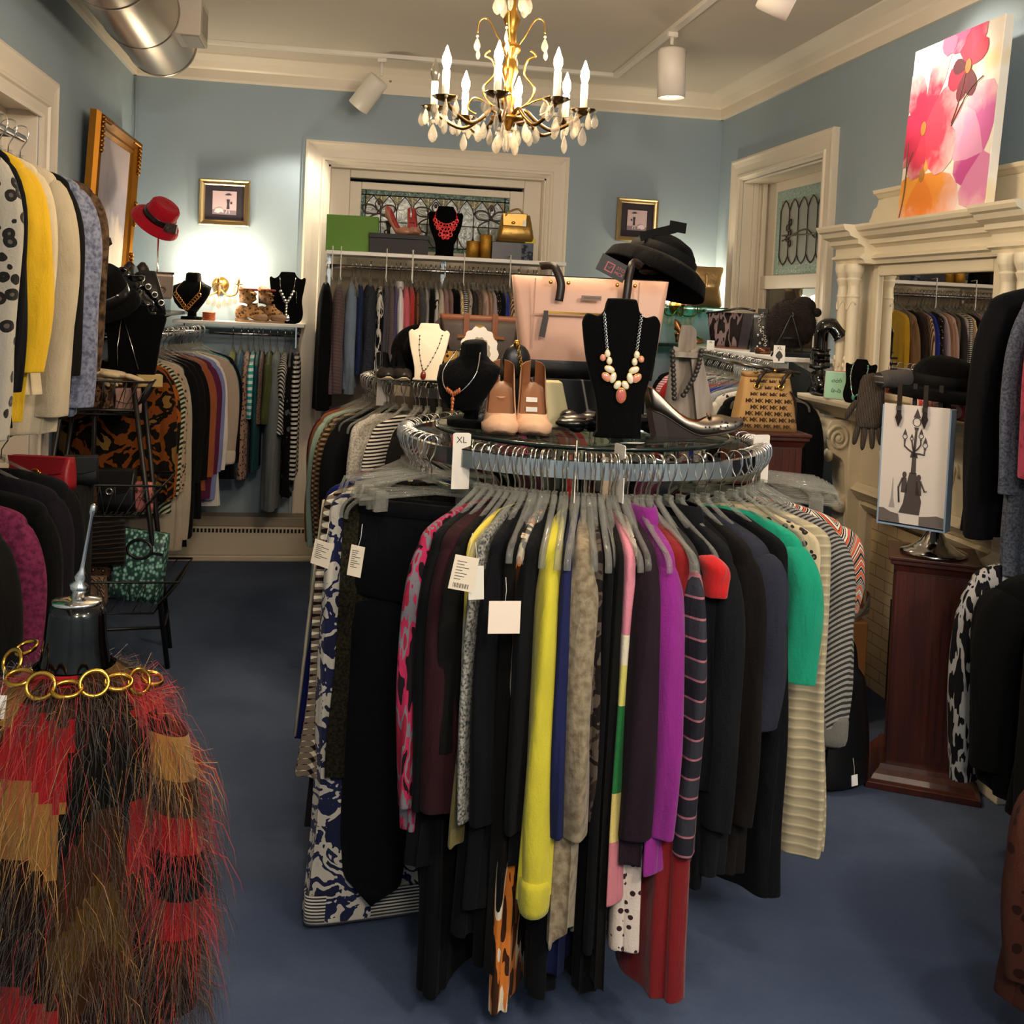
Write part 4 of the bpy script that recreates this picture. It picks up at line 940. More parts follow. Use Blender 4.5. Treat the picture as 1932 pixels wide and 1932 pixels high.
DROP = mesh_of('crystal', drop(M(), (0, 0, 0))); DROP.materials.append(M_CRYS)
for p in DROP.polygons: p.use_smooth = False
CHX, CHY, CHZ = .475, 3.10, 2.10
t = thing('chandelier', 'brass chandelier with candle bulbs and crystal drops hanging from the ceiling', 'chandelier', (CHX, CHY, CHZ))
part(t, 'stem', M().lathe([(.004, -.035), (.012, -.03), (.02, -.01), (.05, -.004), (.052, .004), (.02, .012), (.014, .03), (.022, .06), (.014, .085), (.012, .1), (.026, .14), (.018, .165), (.012, .18), (.03, .2), (.03, .215), (.012, .225), (.015, .26), (.026, .29), (.012, .32), (.014, .36), (.01, .38)], 20), M_BRASS)
part(t, 'crown_plate', M().lathe([(.006, .368), (.045, .37), (.05, .378), (.04, .376), (.006, .382)], 16), M_DBRASS)
m = M()
for k in range(13): m.ring((0, 0, .40+.035*k), .013, .0028, 12, 6, Rx(PI/2) @ Rz(0) if k % 2 else Ry(PI/2) @ Rx(0), sx=1, sy=1)
part(t, 'chain', m, M_DBRASS); part(t, 'ceiling_cup', M().lathe([(.005, .82), (.05, .825), (.055, .845), (.005, .845)], 20), M_BRASS)
a0 = math.atan2(-CHY, -CHX); lit = []
ncry = [0]
def crystal(x, y, z, s, rz):
    if ncry[0] >= 100: return
    ncry[0] += 1; o = part(t, 'crystal', DROP, None, loc=(x, y, z)); o.scale = (s, s, s); o.rotation_euler = (0, 0, rz)
for k in range(8):
    dg = -8+45*k; a = a0+math.radians(dg); u = V(cos(a), sin(a), 0); w = V(-sin(a), cos(a), 0); R = .222
    P = spline([u*.02+V(0, 0, .005), u*.05+V(0, 0, .025), u*.085+V(0, 0, -.005), u*.13+V(0, 0, -.03), u*.18+V(0, 0, -.012), u*R+V(0, 0, .02)], 5)
    part(t, 'arm', M().tube(P, .0058, 8), M_DBRASS)
    c = u*R
    m = M(); n = 24
    m.loft([[c+V(r_*(1+w_*cos(8*2*PI*j/n))*cos(2*PI*j/n), r_*(1+w_*cos(8*2*PI*j/n))*sin(2*PI*j/n), z) for j in range(n)] for r_, z, w_ in ((.006, .015, 0), (.02, .02, 0), (.036, .03, .07), (.037, .032, .07), (.02, .025, 0), (.006, .024, 0))])
    part(t, 'bobeche', m, M_DBRASS)
    part(t, 'candle_sleeve', M().cyl(c+V(0, 0, .02), c+V(0, 0, .105), .0105), M_CANDLE)
    on = k not in (1, 6)
    bm = mat('lit_candle_bulb', 'fff2dc', .3, emit='ffe2b0', estr=34) if on else (mat('dim_candle_bulb', 'fff6e8', .3, emit='ffeccc', estr=5) if k == 1 else glassy('clear_candle_bulb', 'fff8ee', .5, .03))
    part(t, 'bulb', M().lathe([(.006, .105), (.009, .112), (.0135, .128), (.0125, .142), (.007, .156), (.0035, .168), (.001, .174)], 14, c), bm)
    if on: lit.append(V(CHX, CHY, CHZ)+c+V(0, 0, .14))
    for j in range(6):
        b = a+PI/3*j; crystal(c.x+.034*cos(b), c.y+.034*sin(b), .02, rnd.uniform(.95, 1.2), b)
    crystal(c.x, c.y, -.02, 1.25, a+.4)
    m = M()
    if k % 2 == 0:
        P = spline([u*.012+V(0, 0, .02), u*.06+V(0, 0, .05), u*.075+V(0, 0, .09), u*.045+V(0, 0, .13), u*.05+V(0, 0, .17), u*.075+V(0, 0, .185), u*.06+V(0, 0, .2)], 5)
        m.tube(P, .0035, 6)
        P = spline([u*.012+V(0, 0, .2), u*.04+V(0, 0, .24), u*.07+V(0, 0, .29), u*.095+V(0, 0, .285), u*.1+V(0, 0, .25)], 5); m.tube(P, .0022, 6)
        P = spline([u*.05+V(0, 0, .04), u*.1+V(0, 0, .06), u*.12+V(0, 0, .03), u*.095+V(0, 0, .012)], 5); m.tube(P, .003, 6)
        part(t, 'scroll', m, M_BRASS); crystal((u*.1).x, (u*.1).y, .235, .9, a); crystal((u*.1).x+.004, (u*.1).y, .205, .75, a+1)
    crystal((u*.044).x, (u*.044).y, .362, 1.35, a)
    crystal((u*.085).x, (u*.085).y, -.02, 1.15, a); crystal((u*.03).x, (u*.03).y, -.05+.01*(k % 3), 1.2, a+.3)
for p in lit: lamp('POINT', p, 20, 'ffe2bc', .02)

# ---- duct
M_GALV = NT('galvanised_duct'); M_GALV.color('b8aea2'); M_GALV.set(Roughness=.32, Metallic=.9); M_GALV = M_GALV.m
DX, DR = -.885, .165; DZ = ZC-.175
t = thing('air_duct', 'round galvanised air duct running along the top of the left wall', 'duct', (DX, 5.45, DZ))
m = M().tube([(0, -6.2, 0), (0, -.09, 0), (0, -.02, 0), (0, .03, 0)], [DR, DR, DR*.99, DR*.72], 40); part(t, 'pipe', m, M_GALV)
for y in (-.05, -.62, -1.25, -2.4): part(t, 'seam', M().tube([(0, y-.012, 0), (0, y-.006, 0), (0, y+.006, 0), (0, y+.012, 0)], [DR+.001, DR+.004, DR+.004, DR+.001], 40, caps=False), M_GALV)
v = M().bb((.12, -.62, -.085), (.255, -.36, .085)); vo = part(t, 'vent_box', v, mat('vent_paint', 'b9b0a4', .5), .004)
part(vo, 'damper', M().bb((.17, -.6, -.089), (.245, -.38, -.0855)).bb((.2555, -.58, -.06), (.259, -.4, .05)), mat('vent_grille', '8a8478', .5))
part(t, 'hanger_strap', M().tube([(-DR-.004, -1.6, 0), (-DR-.004, -1.6, .17)], .004, 6).tube([(DR+.004, -1.6, 0), (DR+.004, -1.6, .17)], .004, 6), M_GALV)
# wire in the corner
solo('cable', M().tube(spline([(XL+.012, YB-.012, 2.77), (XL+.02, YB-.012, 2.5), (XL+.012, YB-.012, 2.3), (XL+.02, YB-.012, 2.1), (XL+.008, YB-.012, 1.85), (XL+.012, YB-.012, 1.6)], 6), .004, 6), mat('grey_cable', '8a949c', .6), 'thin grey cable running down the back left corner', 'cable')

# ============================================================ FIREPLACE
def moulding(m, y0, y1, prof, x0=XR):
    """profile [(depth from wall, z)] extruded along y with mitred ends"""
    m.loft([[V(x0-d, y, z) for d, z in prof] for y in (y0, y1)], smooth=False)
    return m
f = thing('fireplace_mantel', 'tall ivory painted fireplace mantel with mirror overmantel on the right wall', 'fireplace', (XR, 3.75, 0))
O = V(-XR, -3.75, 0)
def fp(name, mb, mt=M_MANT, bevel=0, parent=f, sub=0):
    mb.xf(Matrix.Translation(O)); return part(parent, name, mb, mt, bevel, sub)
MY0, MY1 = 3.06, 4.44
# shelf
prof = [(0, 1.13), (.19, 1.13), (.2, 1.145), (.235, 1.16), (.25, 1.175), (.265, 1.18), (.275, 1.19), (.3, 1.195), (.305, 1.21), (.305, 1.222), (0, 1.222)]
m = M(); moulding(m, MY0-.06, MY1+.06, prof); fp('mantel_shelf', m, bevel=.002)
# pilasters with scroll consoles
for nm, yc in (('pilaster', 4.33), ('pilaster', 3.17)):
    m = M().bb((XR-.16, yc-.07, 0), (XR, yc+.07, 1.13)).bb((XR-.19, yc-.085, 0), (XR, yc+.085, .16)); p = fp(nm, m, bevel=.005)
    m = M(); pts = [(0, 1.125), (.245, 1.125), (.262, 1.09), (.265, 1.04), (.25, .995), (.215, .97), (.185, .95), (.172, .91), (.17, .86), (.165, .8), (.19, .78), (.2, .75), (.185, .725), (.165, .72), (.16, .5), (0, .5)]
    sp = [(q.x, q.z) for q in spline([(a, 0, b) for a, b in pts[1:-1]], 3)]
    sp = [(0, 1.125)] + sp + [(0, .5)]
    m.prism([(-a, b) for a, b in sp], yc-.06, yc+.06, None); m.xf(Matrix.Translation((XR, 0, 0)))
    fp('console', m, bevel=.004)
    m = M()
    for sy in (-1, 1):
        pr = [(.21+.052*(1-k/26)*cos(k*.55)*1.0, 1.045+.062*(1-k/26)*sin(k*.55)) for k in range(24)]
        m.tube([V(XR-a, yc+sy*.062, b) for a, b in pr], .008, 6)
        m.sph((XR-.21, yc+sy*.062, 1.045), (.014, .01, .014))
    for k in range(5): m.sph((XR-.245+.012*k, yc-.045+.0225*k, .975-.012*(k % 2)), (.02, .022, .026), 8, 6)
    m.tube([(XR-.18, yc-.062, .752), (XR-.18, yc+.062, .752)], .03, 14)
    for k in range(10): m.sph((XR-.165, yc, .66-.055*k), (.012, .018-.0005*k, .024), 8, 6)
    fp('carved_ornament', m)
m = M().bb((XR-.11, 3.24, .86), (XR, 4.26, 1.13)); fp('frieze', m, bevel=.003)
for k in range(3):
    yc = 3.5+.25*k; m = M()
    for s in (-1, 1): m.tube([V(XR-.114, yc+s*(.02+.07*u), 1.0+.05*sin(u*7)*(1-u*.4)) for u in [j/14 for j in range(15)]], .006, 6)
    fp('swag_carving', m)
m = M(); moulding(m, 3.24, 4.26, [(.1, .79), (.115, .79), (.135, .81), (.15, .83), (.135, .84), (.12, .86), (.1, .86)]); moulding(m, 3.3, 4.2, [(.09, .74), (.1, .74), (.12, .76), (.13, .775), (.1, .79), (.09, .79)]); fp('moulding', m)
for ya_ in (3.24, 4.19): fp('inner_jamb', M().bb((XR-.105, ya_, 0), (XR, ya_+.07, .79)), bevel=.003)
tl = NT('cream_glazed_brick'); o_ = tl.co(rot=(0, PI/2, PI/2)); bk = tl.n('ShaderNodeTexBrick'); 
o_ = tl.co(); sx_ = tl.sep(o_); cb = tl.n('ShaderNodeCombineXYZ'); tl.l(sx_[1], cb.inputs[0]); tl.l(sx_[2], cb.inputs[1]); tl.l(cb.outputs[0], bk.inputs['Vector'])
bk.inputs['Color1'].default_value = lin('e2cfa8'); bk.inputs['Color2'].default_value = lin('dcc8a0'); bk.inputs['Mortar'].default_value = lin('9a8460'); bk.inputs['Scale'].default_value = 1; bk.inputs['Mortar Size'].default_value = .0022
bk.inputs['Brick Width'].default_value = .155; bk.inputs['Row Height'].default_value = .048; tl.color(bk.outputs[0]); tl.set(Roughness=.35)
fp('brick_surround', M().bb((XR-.075, 3.31, 0), (XR, 4.19, .745)), tl.m)
fp('firebox', M().bb((XR-.078, 3.5, 0), (XR-.0751, 4.0, .42)), mat('dark_firebox', '14110f', .9))  # flat dark sheet laid on the brick for the firebox opening
# overmantel
m = M().bb((XR-.085, 3.10, 1.222), (XR, 4.40, 1.8)); fp('back_panel', m)
m = M(); frx = XR-.085
for d0, w_, d1 in ((.012, .0, .02),):
    m.bb((frx-.02, 3.33, 1.235), (frx, 3.40, 1.80)).bb((frx-.02, 4.20, 1.235), (frx, 4.245, 1.80)).bb((frx-.02, 3.40, 1.75), (frx, 4.20, 1.80)).bb((frx-.02, 3.40, 1.235), (frx, 4.20, 1.26))
fp('mirror_frame', m, bevel=.006)
mr = NT('mirror_glass'); mr.color('f0efec'); mr.set(Roughness=.01, Metallic=1)
fp('mirror', M().bb((frx-.006, 3.40, 1.26), (frx-.001, 4.20, 1.75)), mr.m)
for yc in (4.375, 4.285, 3.215, 3.125):
    x = XR-.17
    m = M().lathe([(.034, 1.222), (.036, 1.24), (.028, 1.25), (.03, 1.265), (.024, 1.275), (.026, 1.3), (.025, 1.5), (.0245, 1.6), (.027, 1.655), (.029, 1.66), (.026, 1.668), (.024, 1.7), (.024, 1.705), (.033, 1.735), (.028, 1.74), (.038, 1.765), (.04, 1.78), (.04, 1.8)], 20, (x, yc, 0), crisp=True)
    for k in range(5):
        a = PI+(-.9+.45*k); m.sph((x+.026*cos(a), yc+.026*sin(a), 1.33+.03*(k % 3)), (.006, .006, .012), 6, 5)
    m.tube([V(x+.027*cos(PI+b), yc+.027*sin(PI+b), 1.62-.02*cos(b*3)) for b in [-1.5+.25*j for j in range(13)]], .003, 5)
    fp('column', m)
prof = [(0, 1.8), (.095, 1.8), (.1, 1.815), (.118, 1.822), (.118, 1.83), (.1, 1.84), (.1, 1.868), (.115, 1.878), (.13, 1.882), (.13, 1.9), (.15, 1.906), (.165, 1.912), (.175, 1.93), (.19, 1.936), (.198, 1.95), (.2, 1.96), (0, 1.96)]
m = M(); moulding(m, 3.32, 4.18, [(d+.035, z) if d else (d, z) for d, z in prof])
for a, b in ((4.18, 4.46), (3.04, 3.32)):
    moulding(m, a, b-.02, [(d+.085 if d else 0, z) for d, z in prof])
fp('cornice', m)
m = M(); n_ = 56
for k in range(n_): m.bb((XR-.157, 3.34+.84*k/n_, 1.884), (XR-.15, 3.34+.84*(k+.55)/n_, 1.899))
fp('dentils', m)
# top ledge with scroll ends
m = M().bb((XR-.06, 3.2, 1.96), (XR, 4.28, 2.09)); moulding(m, 3.16, 4.32, [(0, 2.09), (.06, 2.09), (.075, 2.105), (.085, 2.11), (.09, 2.125), (0, 2.125)])
fp('top_ledge', m, bevel=.002)
m = M()
for s, yb in ((1, 4.28), (-1, 3.2)):
    pl = [(0, 1.96), (.13, 1.96), (.12, 1.985), (.135, 2.0), (.115, 2.02), (.1, 2.05), (.07, 2.06), (.06, 2.09), (0, 2.09)]
    m.prism([(yb+s*a, z) for a, z in pl], XR-.05, XR-.005, Matrix(((0, 1, 0), (1, 0, 0), (0, 0, 1))))
fp('scroll_bracket', m, bevel=.004)

# ---- flower painting leaning on the mantel
PW, PH = .575, .665
t = thing('canvas_painting', 'canvas painting of big pink and orange flowers leaning above the mirror', 'painting', (XR-.165, 3.64, 1.962))
t.rotation_euler = (0, math.radians(9.0), -PI/2)   # local x -> along wall to the camera, faces -x
import itertools
ct = NT('painted_canvas'); o_ = ct.co(); n_ = ct.noise(o_, 5, 2)
ct.color(ct.ramp(n_, [(.38, 'f6efe6'), (.55, 'fbf6ee'), (.72, 'f3dfa8')])); ct.set(Roughness=.6); ct.bump(ct.noise(o_, 350, 2), .15, .001)
t.rotation_euler = (0, 0, 0)
_q = Matrix(((0, 1, 0), (-1, 0, 0), (0, 0, 1)))            # local x (picture right) -> -Y world, local y (depth) -> +X world
_lean = Matrix.Rotation(math.radians(3.2), 3, 'Y')
t.matrix_world = Matrix.Translation((XR-.19, 3.63, 1.964)) @ (_lean @ _q).to_4x4()
part(t, 'canvas', M().bb((-PW/2, 0, 0), (PW/2, .035, PH)), ct.m, .002)
def petal(m, c, a, L, W, k, tip=.0):
    c = V(c[0], 0, c[1]); n = 14; pts = []
    prof = [(0, .02), (.12, .14), (.3, .32), (.55, .48), (.78, .46), (.92, .28), (1.0, tip)]
    L_ = [(u, w) for u, w in prof] + [(u, -w) for u, w in reversed(prof[:-1])]
    pts = [(c.x+(cos(a)*u*L-sin(a)*w*W*1.0), c.z+(sin(a)*u*L+cos(a)*w*W)) for u, w in L_]
    cl = [(max(-PW/2+.001, min(PW/2-.001, x)), max(.001, min(PH-.001, z))) for x, z in pts]
    m.prism(cl, -.0005-.00012*k, -.0002-.00012*k)
    return m
_k = 0
def blossom(c, petals, cols, centre=None):
    global _k
    for i, (a, L, W) in enumerate(petals):
        _k += 1; part(t, 'painted_petal', petal(M(), c, math.radians(a), L, W, _k), wc(cols[i % len(cols)], c))
    if centre: _k += 1; part(t, 'painted_flower_centre', M().sph((c[0], -.001-.00012*_k, c[1]), (.02, .0012, .028), 12, 6), mat('paint_centre', centre, .6))
def wc(c, ctr):   # watercolour wash, stronger at the flower's heart
    key = ('wc', c, ctr)
    if key in _mats: return _mats[key]
    w = NT('watercolour_' + c); o = w.co(); n = w.noise(o, 14, 3, .5)
    mp = w.n('ShaderNodeVectorMath', operation='DISTANCE'); w.l(o, mp.inputs[0]); mp.inputs[1].default_value = (ctr[0], 0, ctr[1])
    d = w.math('ADD', w.math('MULTIPLY', mp.outputs['Value'], 2.6), w.math('MULTIPLY', n, .5))
    w.color(w.ramp(d, [(.3, c), (.62, c), (1.0, 'f7d7d8')])); w.set(Roughness=.6); _mats[key] = w.m; return w.m
blossom((-.14, .16), [(-35, .3, .2), (-145, .28, .2), (-90, .2, .2), (60, .26, .16), (120, .2, .16)], ['f09a3c', 'f2a644', 'ee8c34', 'f4ae5a', 'f0a050'], 'b07a3a')
blossom((.24, .20), [(100, .26, .24), (200, .18, .14), (-80, .2, .3), (150, .25, .2)], ['d46cb0', 'c8509c', 'e08cc0', 'e6a0cc'])
blossom((-.16, .34), [(72, .36, .12), (120, .26, .15), (178, .2, .14), (22, .27, .17), (-35, .26, .2), (-105, .2, .14), (-140, .2, .1)], ['e02a52', 'cf2850', 'c22a54', 'e8405c', 'e63c58', 'cc3452', 'b82448'], 'a8743c')
blossom((.10, .525), [(80, .2, .15), (110, .14, .08), (200, .13, .1), (35, .13, .08), (-70, .12, .07), (-110, .13, .06), (170, .1, .06)], ['d42a5c', 'c4204c', 'c81e44', 'd0244c', '64102a', '701430', '5c1028'], 'c08a5c')
blossom((-.02, .74), [(-70, .16, .12), (-100, .15, .1), (-40, .14, .1)], ['da3a70', 'e46c94', 'd44a7c'])
m = M()
for P in ([(.09, .5), (.07, .42), (.03, .33)], [(.2, .47), (.12, .43), (.03, .32)], [(-.26, .3), (-.25, .12), (-.27, .005)], [(-.22, .26), (-.25, .18), (-.25, .1)]):
    m.tube([(q.x, -.004, q.z) for q in spline([(a, 0, b) for a, b in P], 5)], .0022, 5)
part(t, 'painted_stem', m, mat('paint_stem', '6e5648', .7))

# ---- small framed pictures on the back wall
def framed(loc, w, h, fw, label, flip=1, rot=0):
    t = thing('picture_frame', label, 'framed picture', loc); t.rotation_euler = (0, rot, 0)
    gold = metal('champagne_gilt', 'b9a47c', .32); m = M(); pr = [(0, 0), (0, -.02), (.006, -.026), (.014, -.02), (.03, -.014), (fw-.006, -.018), (fw, -.012), (fw, 0)]
    c = [(-w/2, -h/2), (w/2, -h/2), (w/2, h/2), (-w/2, h/2)]; dr = [(1, 1), (-1, 1), (-1, -1), (1, -1)]
    for i in range(4):
        j = (i+1) % 4
        m.loft([[V(c[k][0]+dr[k][0]*u, d, c[k][1]+dr[k][1]*u) for u, d in pr] for k in (i, j)], smooth=False)
    part(t, 'frame', m, gold)
    part(t, 'mat_board', M().bb((-w/2+fw-.002, -.008, -h/2+fw-.002), (w/2-fw+.002, -.004, h/2-fw+.002)), mat('dark_plum_mat', '2c2530', .8))
    s = w*.235; part(t, 'print', M().bb((-s, -.0095, -s), (s, -.008, s)), mat('print_paper', 'c7b0b6', .7))
    dk = mat('print_ink', '3a3042', .8); lt = mat('print_light', 'd9c6cc', .8); md = mat('print_mid', '857684', .8); y0 = -.0105
    m = M(); fx = flip*s*.3
    m.prism([(fx-s*.3*1, s*.66), (fx-s*.1, s*.8), (fx+s*.1, s*.82), (fx+s*.32, s*.68), (fx, s*.64)], y0, y0+.0008)
    m.prism([(fx-s*.14, s*.3), (fx+s*.14, s*.3), (fx+s*.1, -s*.1), (fx+s*.13, -s*.52), (fx-s*.12, -s*.52), (fx-s*.08, -s*.1)], y0, y0+.0008)
    m.prism([(fx+flip*s*.18, s*.1), (fx+flip*s*.34, s*.1), (fx+flip*s*.34, -s*.08), (fx+flip*s*.18, -s*.08)], y0, y0+.0008)
    part(t, 'printed_figure', m, dk)
    part(t, 'printed_floor', M().prism([(-s, -s), (s, -s), (s, -s*.66), (-s, -s*.6)], y0+.0002, y0+.0009), md)
    m = M().prism([(-flip*s*.85, -s*.8), (-flip*s*.7, -s*.5), (-flip*s*.35, -s*.42), (-flip*s*.1, -s*.6), (-flip*s*.05, -s*.85), (-flip*s*.3, -s*.78), (-flip*s*.5, -s*.9)], y0-.0006, y0+.0006)
    m.prism([(fx-s*.1, -s*.52), (fx-s*.02, -s*.52), (fx-s*.14, -s*.9), (fx-s*.2, -s*.9)], y0-.0006, y0+.0006).prism([(fx+s*.03, -s*.52), (fx+s*.1, -s*.52), (fx+s*.16, -s*.9), (fx+s*.1, -s*.9)], y0-.0006, y0+.0006)
    part(t, 'printed_dog', m, lt)
p1, p2_ = PY(424, 383, YB), PY(1201, 416, YB)
framed((p1.x, YB-.001, p1.z), .292, .272, .035, 'small gilt framed print of a lady and dog left of the window', 1, -.008)
framed((p2_.x, YB-.001, p2_.z), .268, .27, .03, 'small gilt framed print of a lady and dog right of the window', -1, .01)

# ---- big gilt picture on the left wall
t = thing('gilt_picture', 'large misty landscape in an ornate gold frame on the left wall', 'framed picture', (XL+.03, 5.70, 1.97))
t.rotation_euler = (0, math.radians(2.5), 0); M_GILT = metal('ornate_gold_leaf', '9a6826', .38)
w_, h_ = 1.0, .82; m = M(); fw = .085
pr = [(0, 0), (0, .03), (.012, .05), (.03, .058), (.045, .045), (.055, .03), (.07, .034), (fw, .02), (fw, 0)]
c = [(-w_/2, -h_/2), (w_/2, -h_/2), (w_/2, h_/2), (-w_/2, h_/2)]; dr = [(1, 1), (-1, 1), (-1, -1), (1, -1)]
for i in range(4):
    j = (i+1) % 4; m.loft([[V(d, c[k][0]+dr[k][0]*u, c[k][1]+dr[k][1]*u) for u, d in pr] for k in (i, j)], smooth=False)
part(t, 'frame', m, M_GILT)
for sy in (-1, 1):
    for sz in (-1, 1):
        m = M(); r = random.Random(3)
        for k in range(16):
            a = .12*k; e = k % 2; m.sph((.055, sy*(w_/2-.03-(.011*k if e else 0)), sz*(h_/2-.03-(0 if e else .011*k))), (.014, .014, .013), 8, 6)
        part(t, 'corner_ornament', m, M_GILT)
m = M()
for k in range(7): m.sph((.055, w_/2-.03, -.06+.02*k), (.012, .012, .011), 8, 6)
part(t, 'side_ornament', m, M_GILT)
ld = NT('misty_landscape_paint'); o_ = ld.co(); n_ = ld.noise(ld.co(scale=(1, 1, .8)), 4.5, 5, .8); z_ = ld.sep(o_)[2]
k_ = ld.math('ADD', ld.math('MULTIPLY', z_, 1.0), ld.math('MULTIPLY', n_, .5))
ld.color(ld.mix(ld.ramp(ld.noise(o_, 7, 4, .4), [(.45, '000000'), (.68, 'ffffff')]), ld.ramp(k_, [(0, 'e8dccf'), (.12, 'd9cfc8'), (.2, '9b96ac'), (.3, 'a8a2b4'), (.45, 'c0b4bc'), (.6, 'c2b2b4')]), ld.ramp(k_, [(0, 'f2e8dc'), (.2, 'a7a0ac'), (.5, 'b9aeb8')])))
ld.set(Roughness=.5)
part(t, 'canvas', M().bb((.004, -w_/2+fw-.002, -h_/2+fw-.002), (.016, w_/2-fw+.002, h_/2-fw+.002)), ld.m)
# ============================================================ DISPLAY PIECES : builders
M_VEL = fab('050506', rough=1, sheen=.08); M_GOLD = metal('gold_plate', 'd2a245', .22); M_SILV = metal('silver_plate', 'cfcfcb', .15)
M_LEATH = mat('black_leather', '0e0e10', .38, bump=.15, bscale=120); M_PAT = mat('black_patent', '08080a', .1, coat=.6)
def yaw(a): return Matrix.Rotation(a, 4, 'Z')
def flat_bust(t, w, h, cloth, th=.022, lean=.12, neck=.3, waist=.62, round_=False):
    """padded easel-back necklace bust, front faces -y, foot at z=0"""
    o = [(.5*waist*.96, 0), (.47*waist, .05), (waist*.5, .25), (.44 if not round_ else .40, .55), (.5, .78), (.5, .84), (.44, .885), (neck*.75, .87), (neck*.55, .91), (neck*.46, .985), (neck*.34, 1.0)]
    if round_: o = [(.25, 0), (.4, .05), (.46, .2), (.42, .45), (.47, .7), (.5, .86), (.46, .9), (neck*.8, .87), (neck*.55, .92), (neck*.42, .99), (neck*.3, 1.0)]
    out = [(x*w, z*h) for x, z in o]; out = out + [(-x, z) for x, z in reversed(out)]
    pts = spline([(x, 0, z) for x, z in out] + [(out[0][0], 0, out[0][1])], 4)[:-1]
    cx = V(0, 0, h*.5); m = M(); rg = []
    for y, s in ((-th*.5, .955), (-th*.42, .985), (0, 1), (th*.42, .985), (th*.5, .955)):
        rg.append([V((p.x)*s, y, (p.z-cx.z)*s+cx.z) for p in pts])
    m.loft(rg); m.xf(Matrix.Rotation(-lean, 4, 'X'))
    part(t, 'pad', m, cloth)
    a = h*.7
    ya, yb = a*math.tan(lean)+th*.6, max(.34*h, a*math.tan(lean)+.1*h)
    part(t, 'easel_leg', M().loft([[V(-w_, y, z), V(w_, y, z), V(w_, y+.004, z), V(-w_, y+.004, z)] for w_, y, z in ((.03, ya, a), (.04, yb, .001))], smooth=False), cloth)
    return lean
def chain(m, pts, r=.0018, beads=0, sc=1.0):
    P = spline(pts, 8)
    if not beads: m.tube(P, r, 6)
    else:
        for q in P[::beads]: m.sph(q, r*2.0, 6, 4)
    return P
def on_bust(t, mats, pts, lean, th, style):
    """necklace resting on a flat bust; pts are (x, z) on the front"""
    f = lambda x, z, e=0: (x, -th*.55-.003-e+(z*math.tan(lean)), z*cos(lean)*1.0)
    return [f(x, z) for x, z in pts], f
def solid_bust(t, h, cloth, base=True):
    """free-standing 3D bust, chest towards -y"""
    m = M(); n = 20
    R = [(0, -.005, .052, .04, .012), (0, 0, .05, .04, .02)]
    if base: m.lathe([(.06, 0), (.062, .004), (.062, .014), (.058, .018), (.02, .02)], 24, (0, .01, 0), sx=1, sy=.8)
    def rg(y, z, a, b, tilt=0): return [V(a*cos(2*PI*j/n), y+b*sin(2*PI*j/n), z+tilt*sin(2*PI*j/n)) for j in range(n)]
    k = h/.2
    m.loft([rg(.012, .012, .02*k, .016*k), rg(.014, .03*k, .018*k, .014*k), rg(.0, .04*k, .03*k, .02*k), rg(-.02*k, .05*k, .045*k, .022*k, .01), rg(-.022*k, .075*k, .065*k, .03*k, .015), rg(-.012*k, .11*k, .082*k, .036*k, .012),
            rg(.0, .14*k, .085*k, .034*k, .006), rg(.008*k, .155*k, .05*k, .03*k, .004), rg(.012*k, .165*k, .034*k, .028*k, .004), rg(.012*k, .195*k, .031*k, .027*k, .004), rg(.012*k, .2*k, .024*k, .02*k, .004)])
    part(t, 'bust', m, cloth)
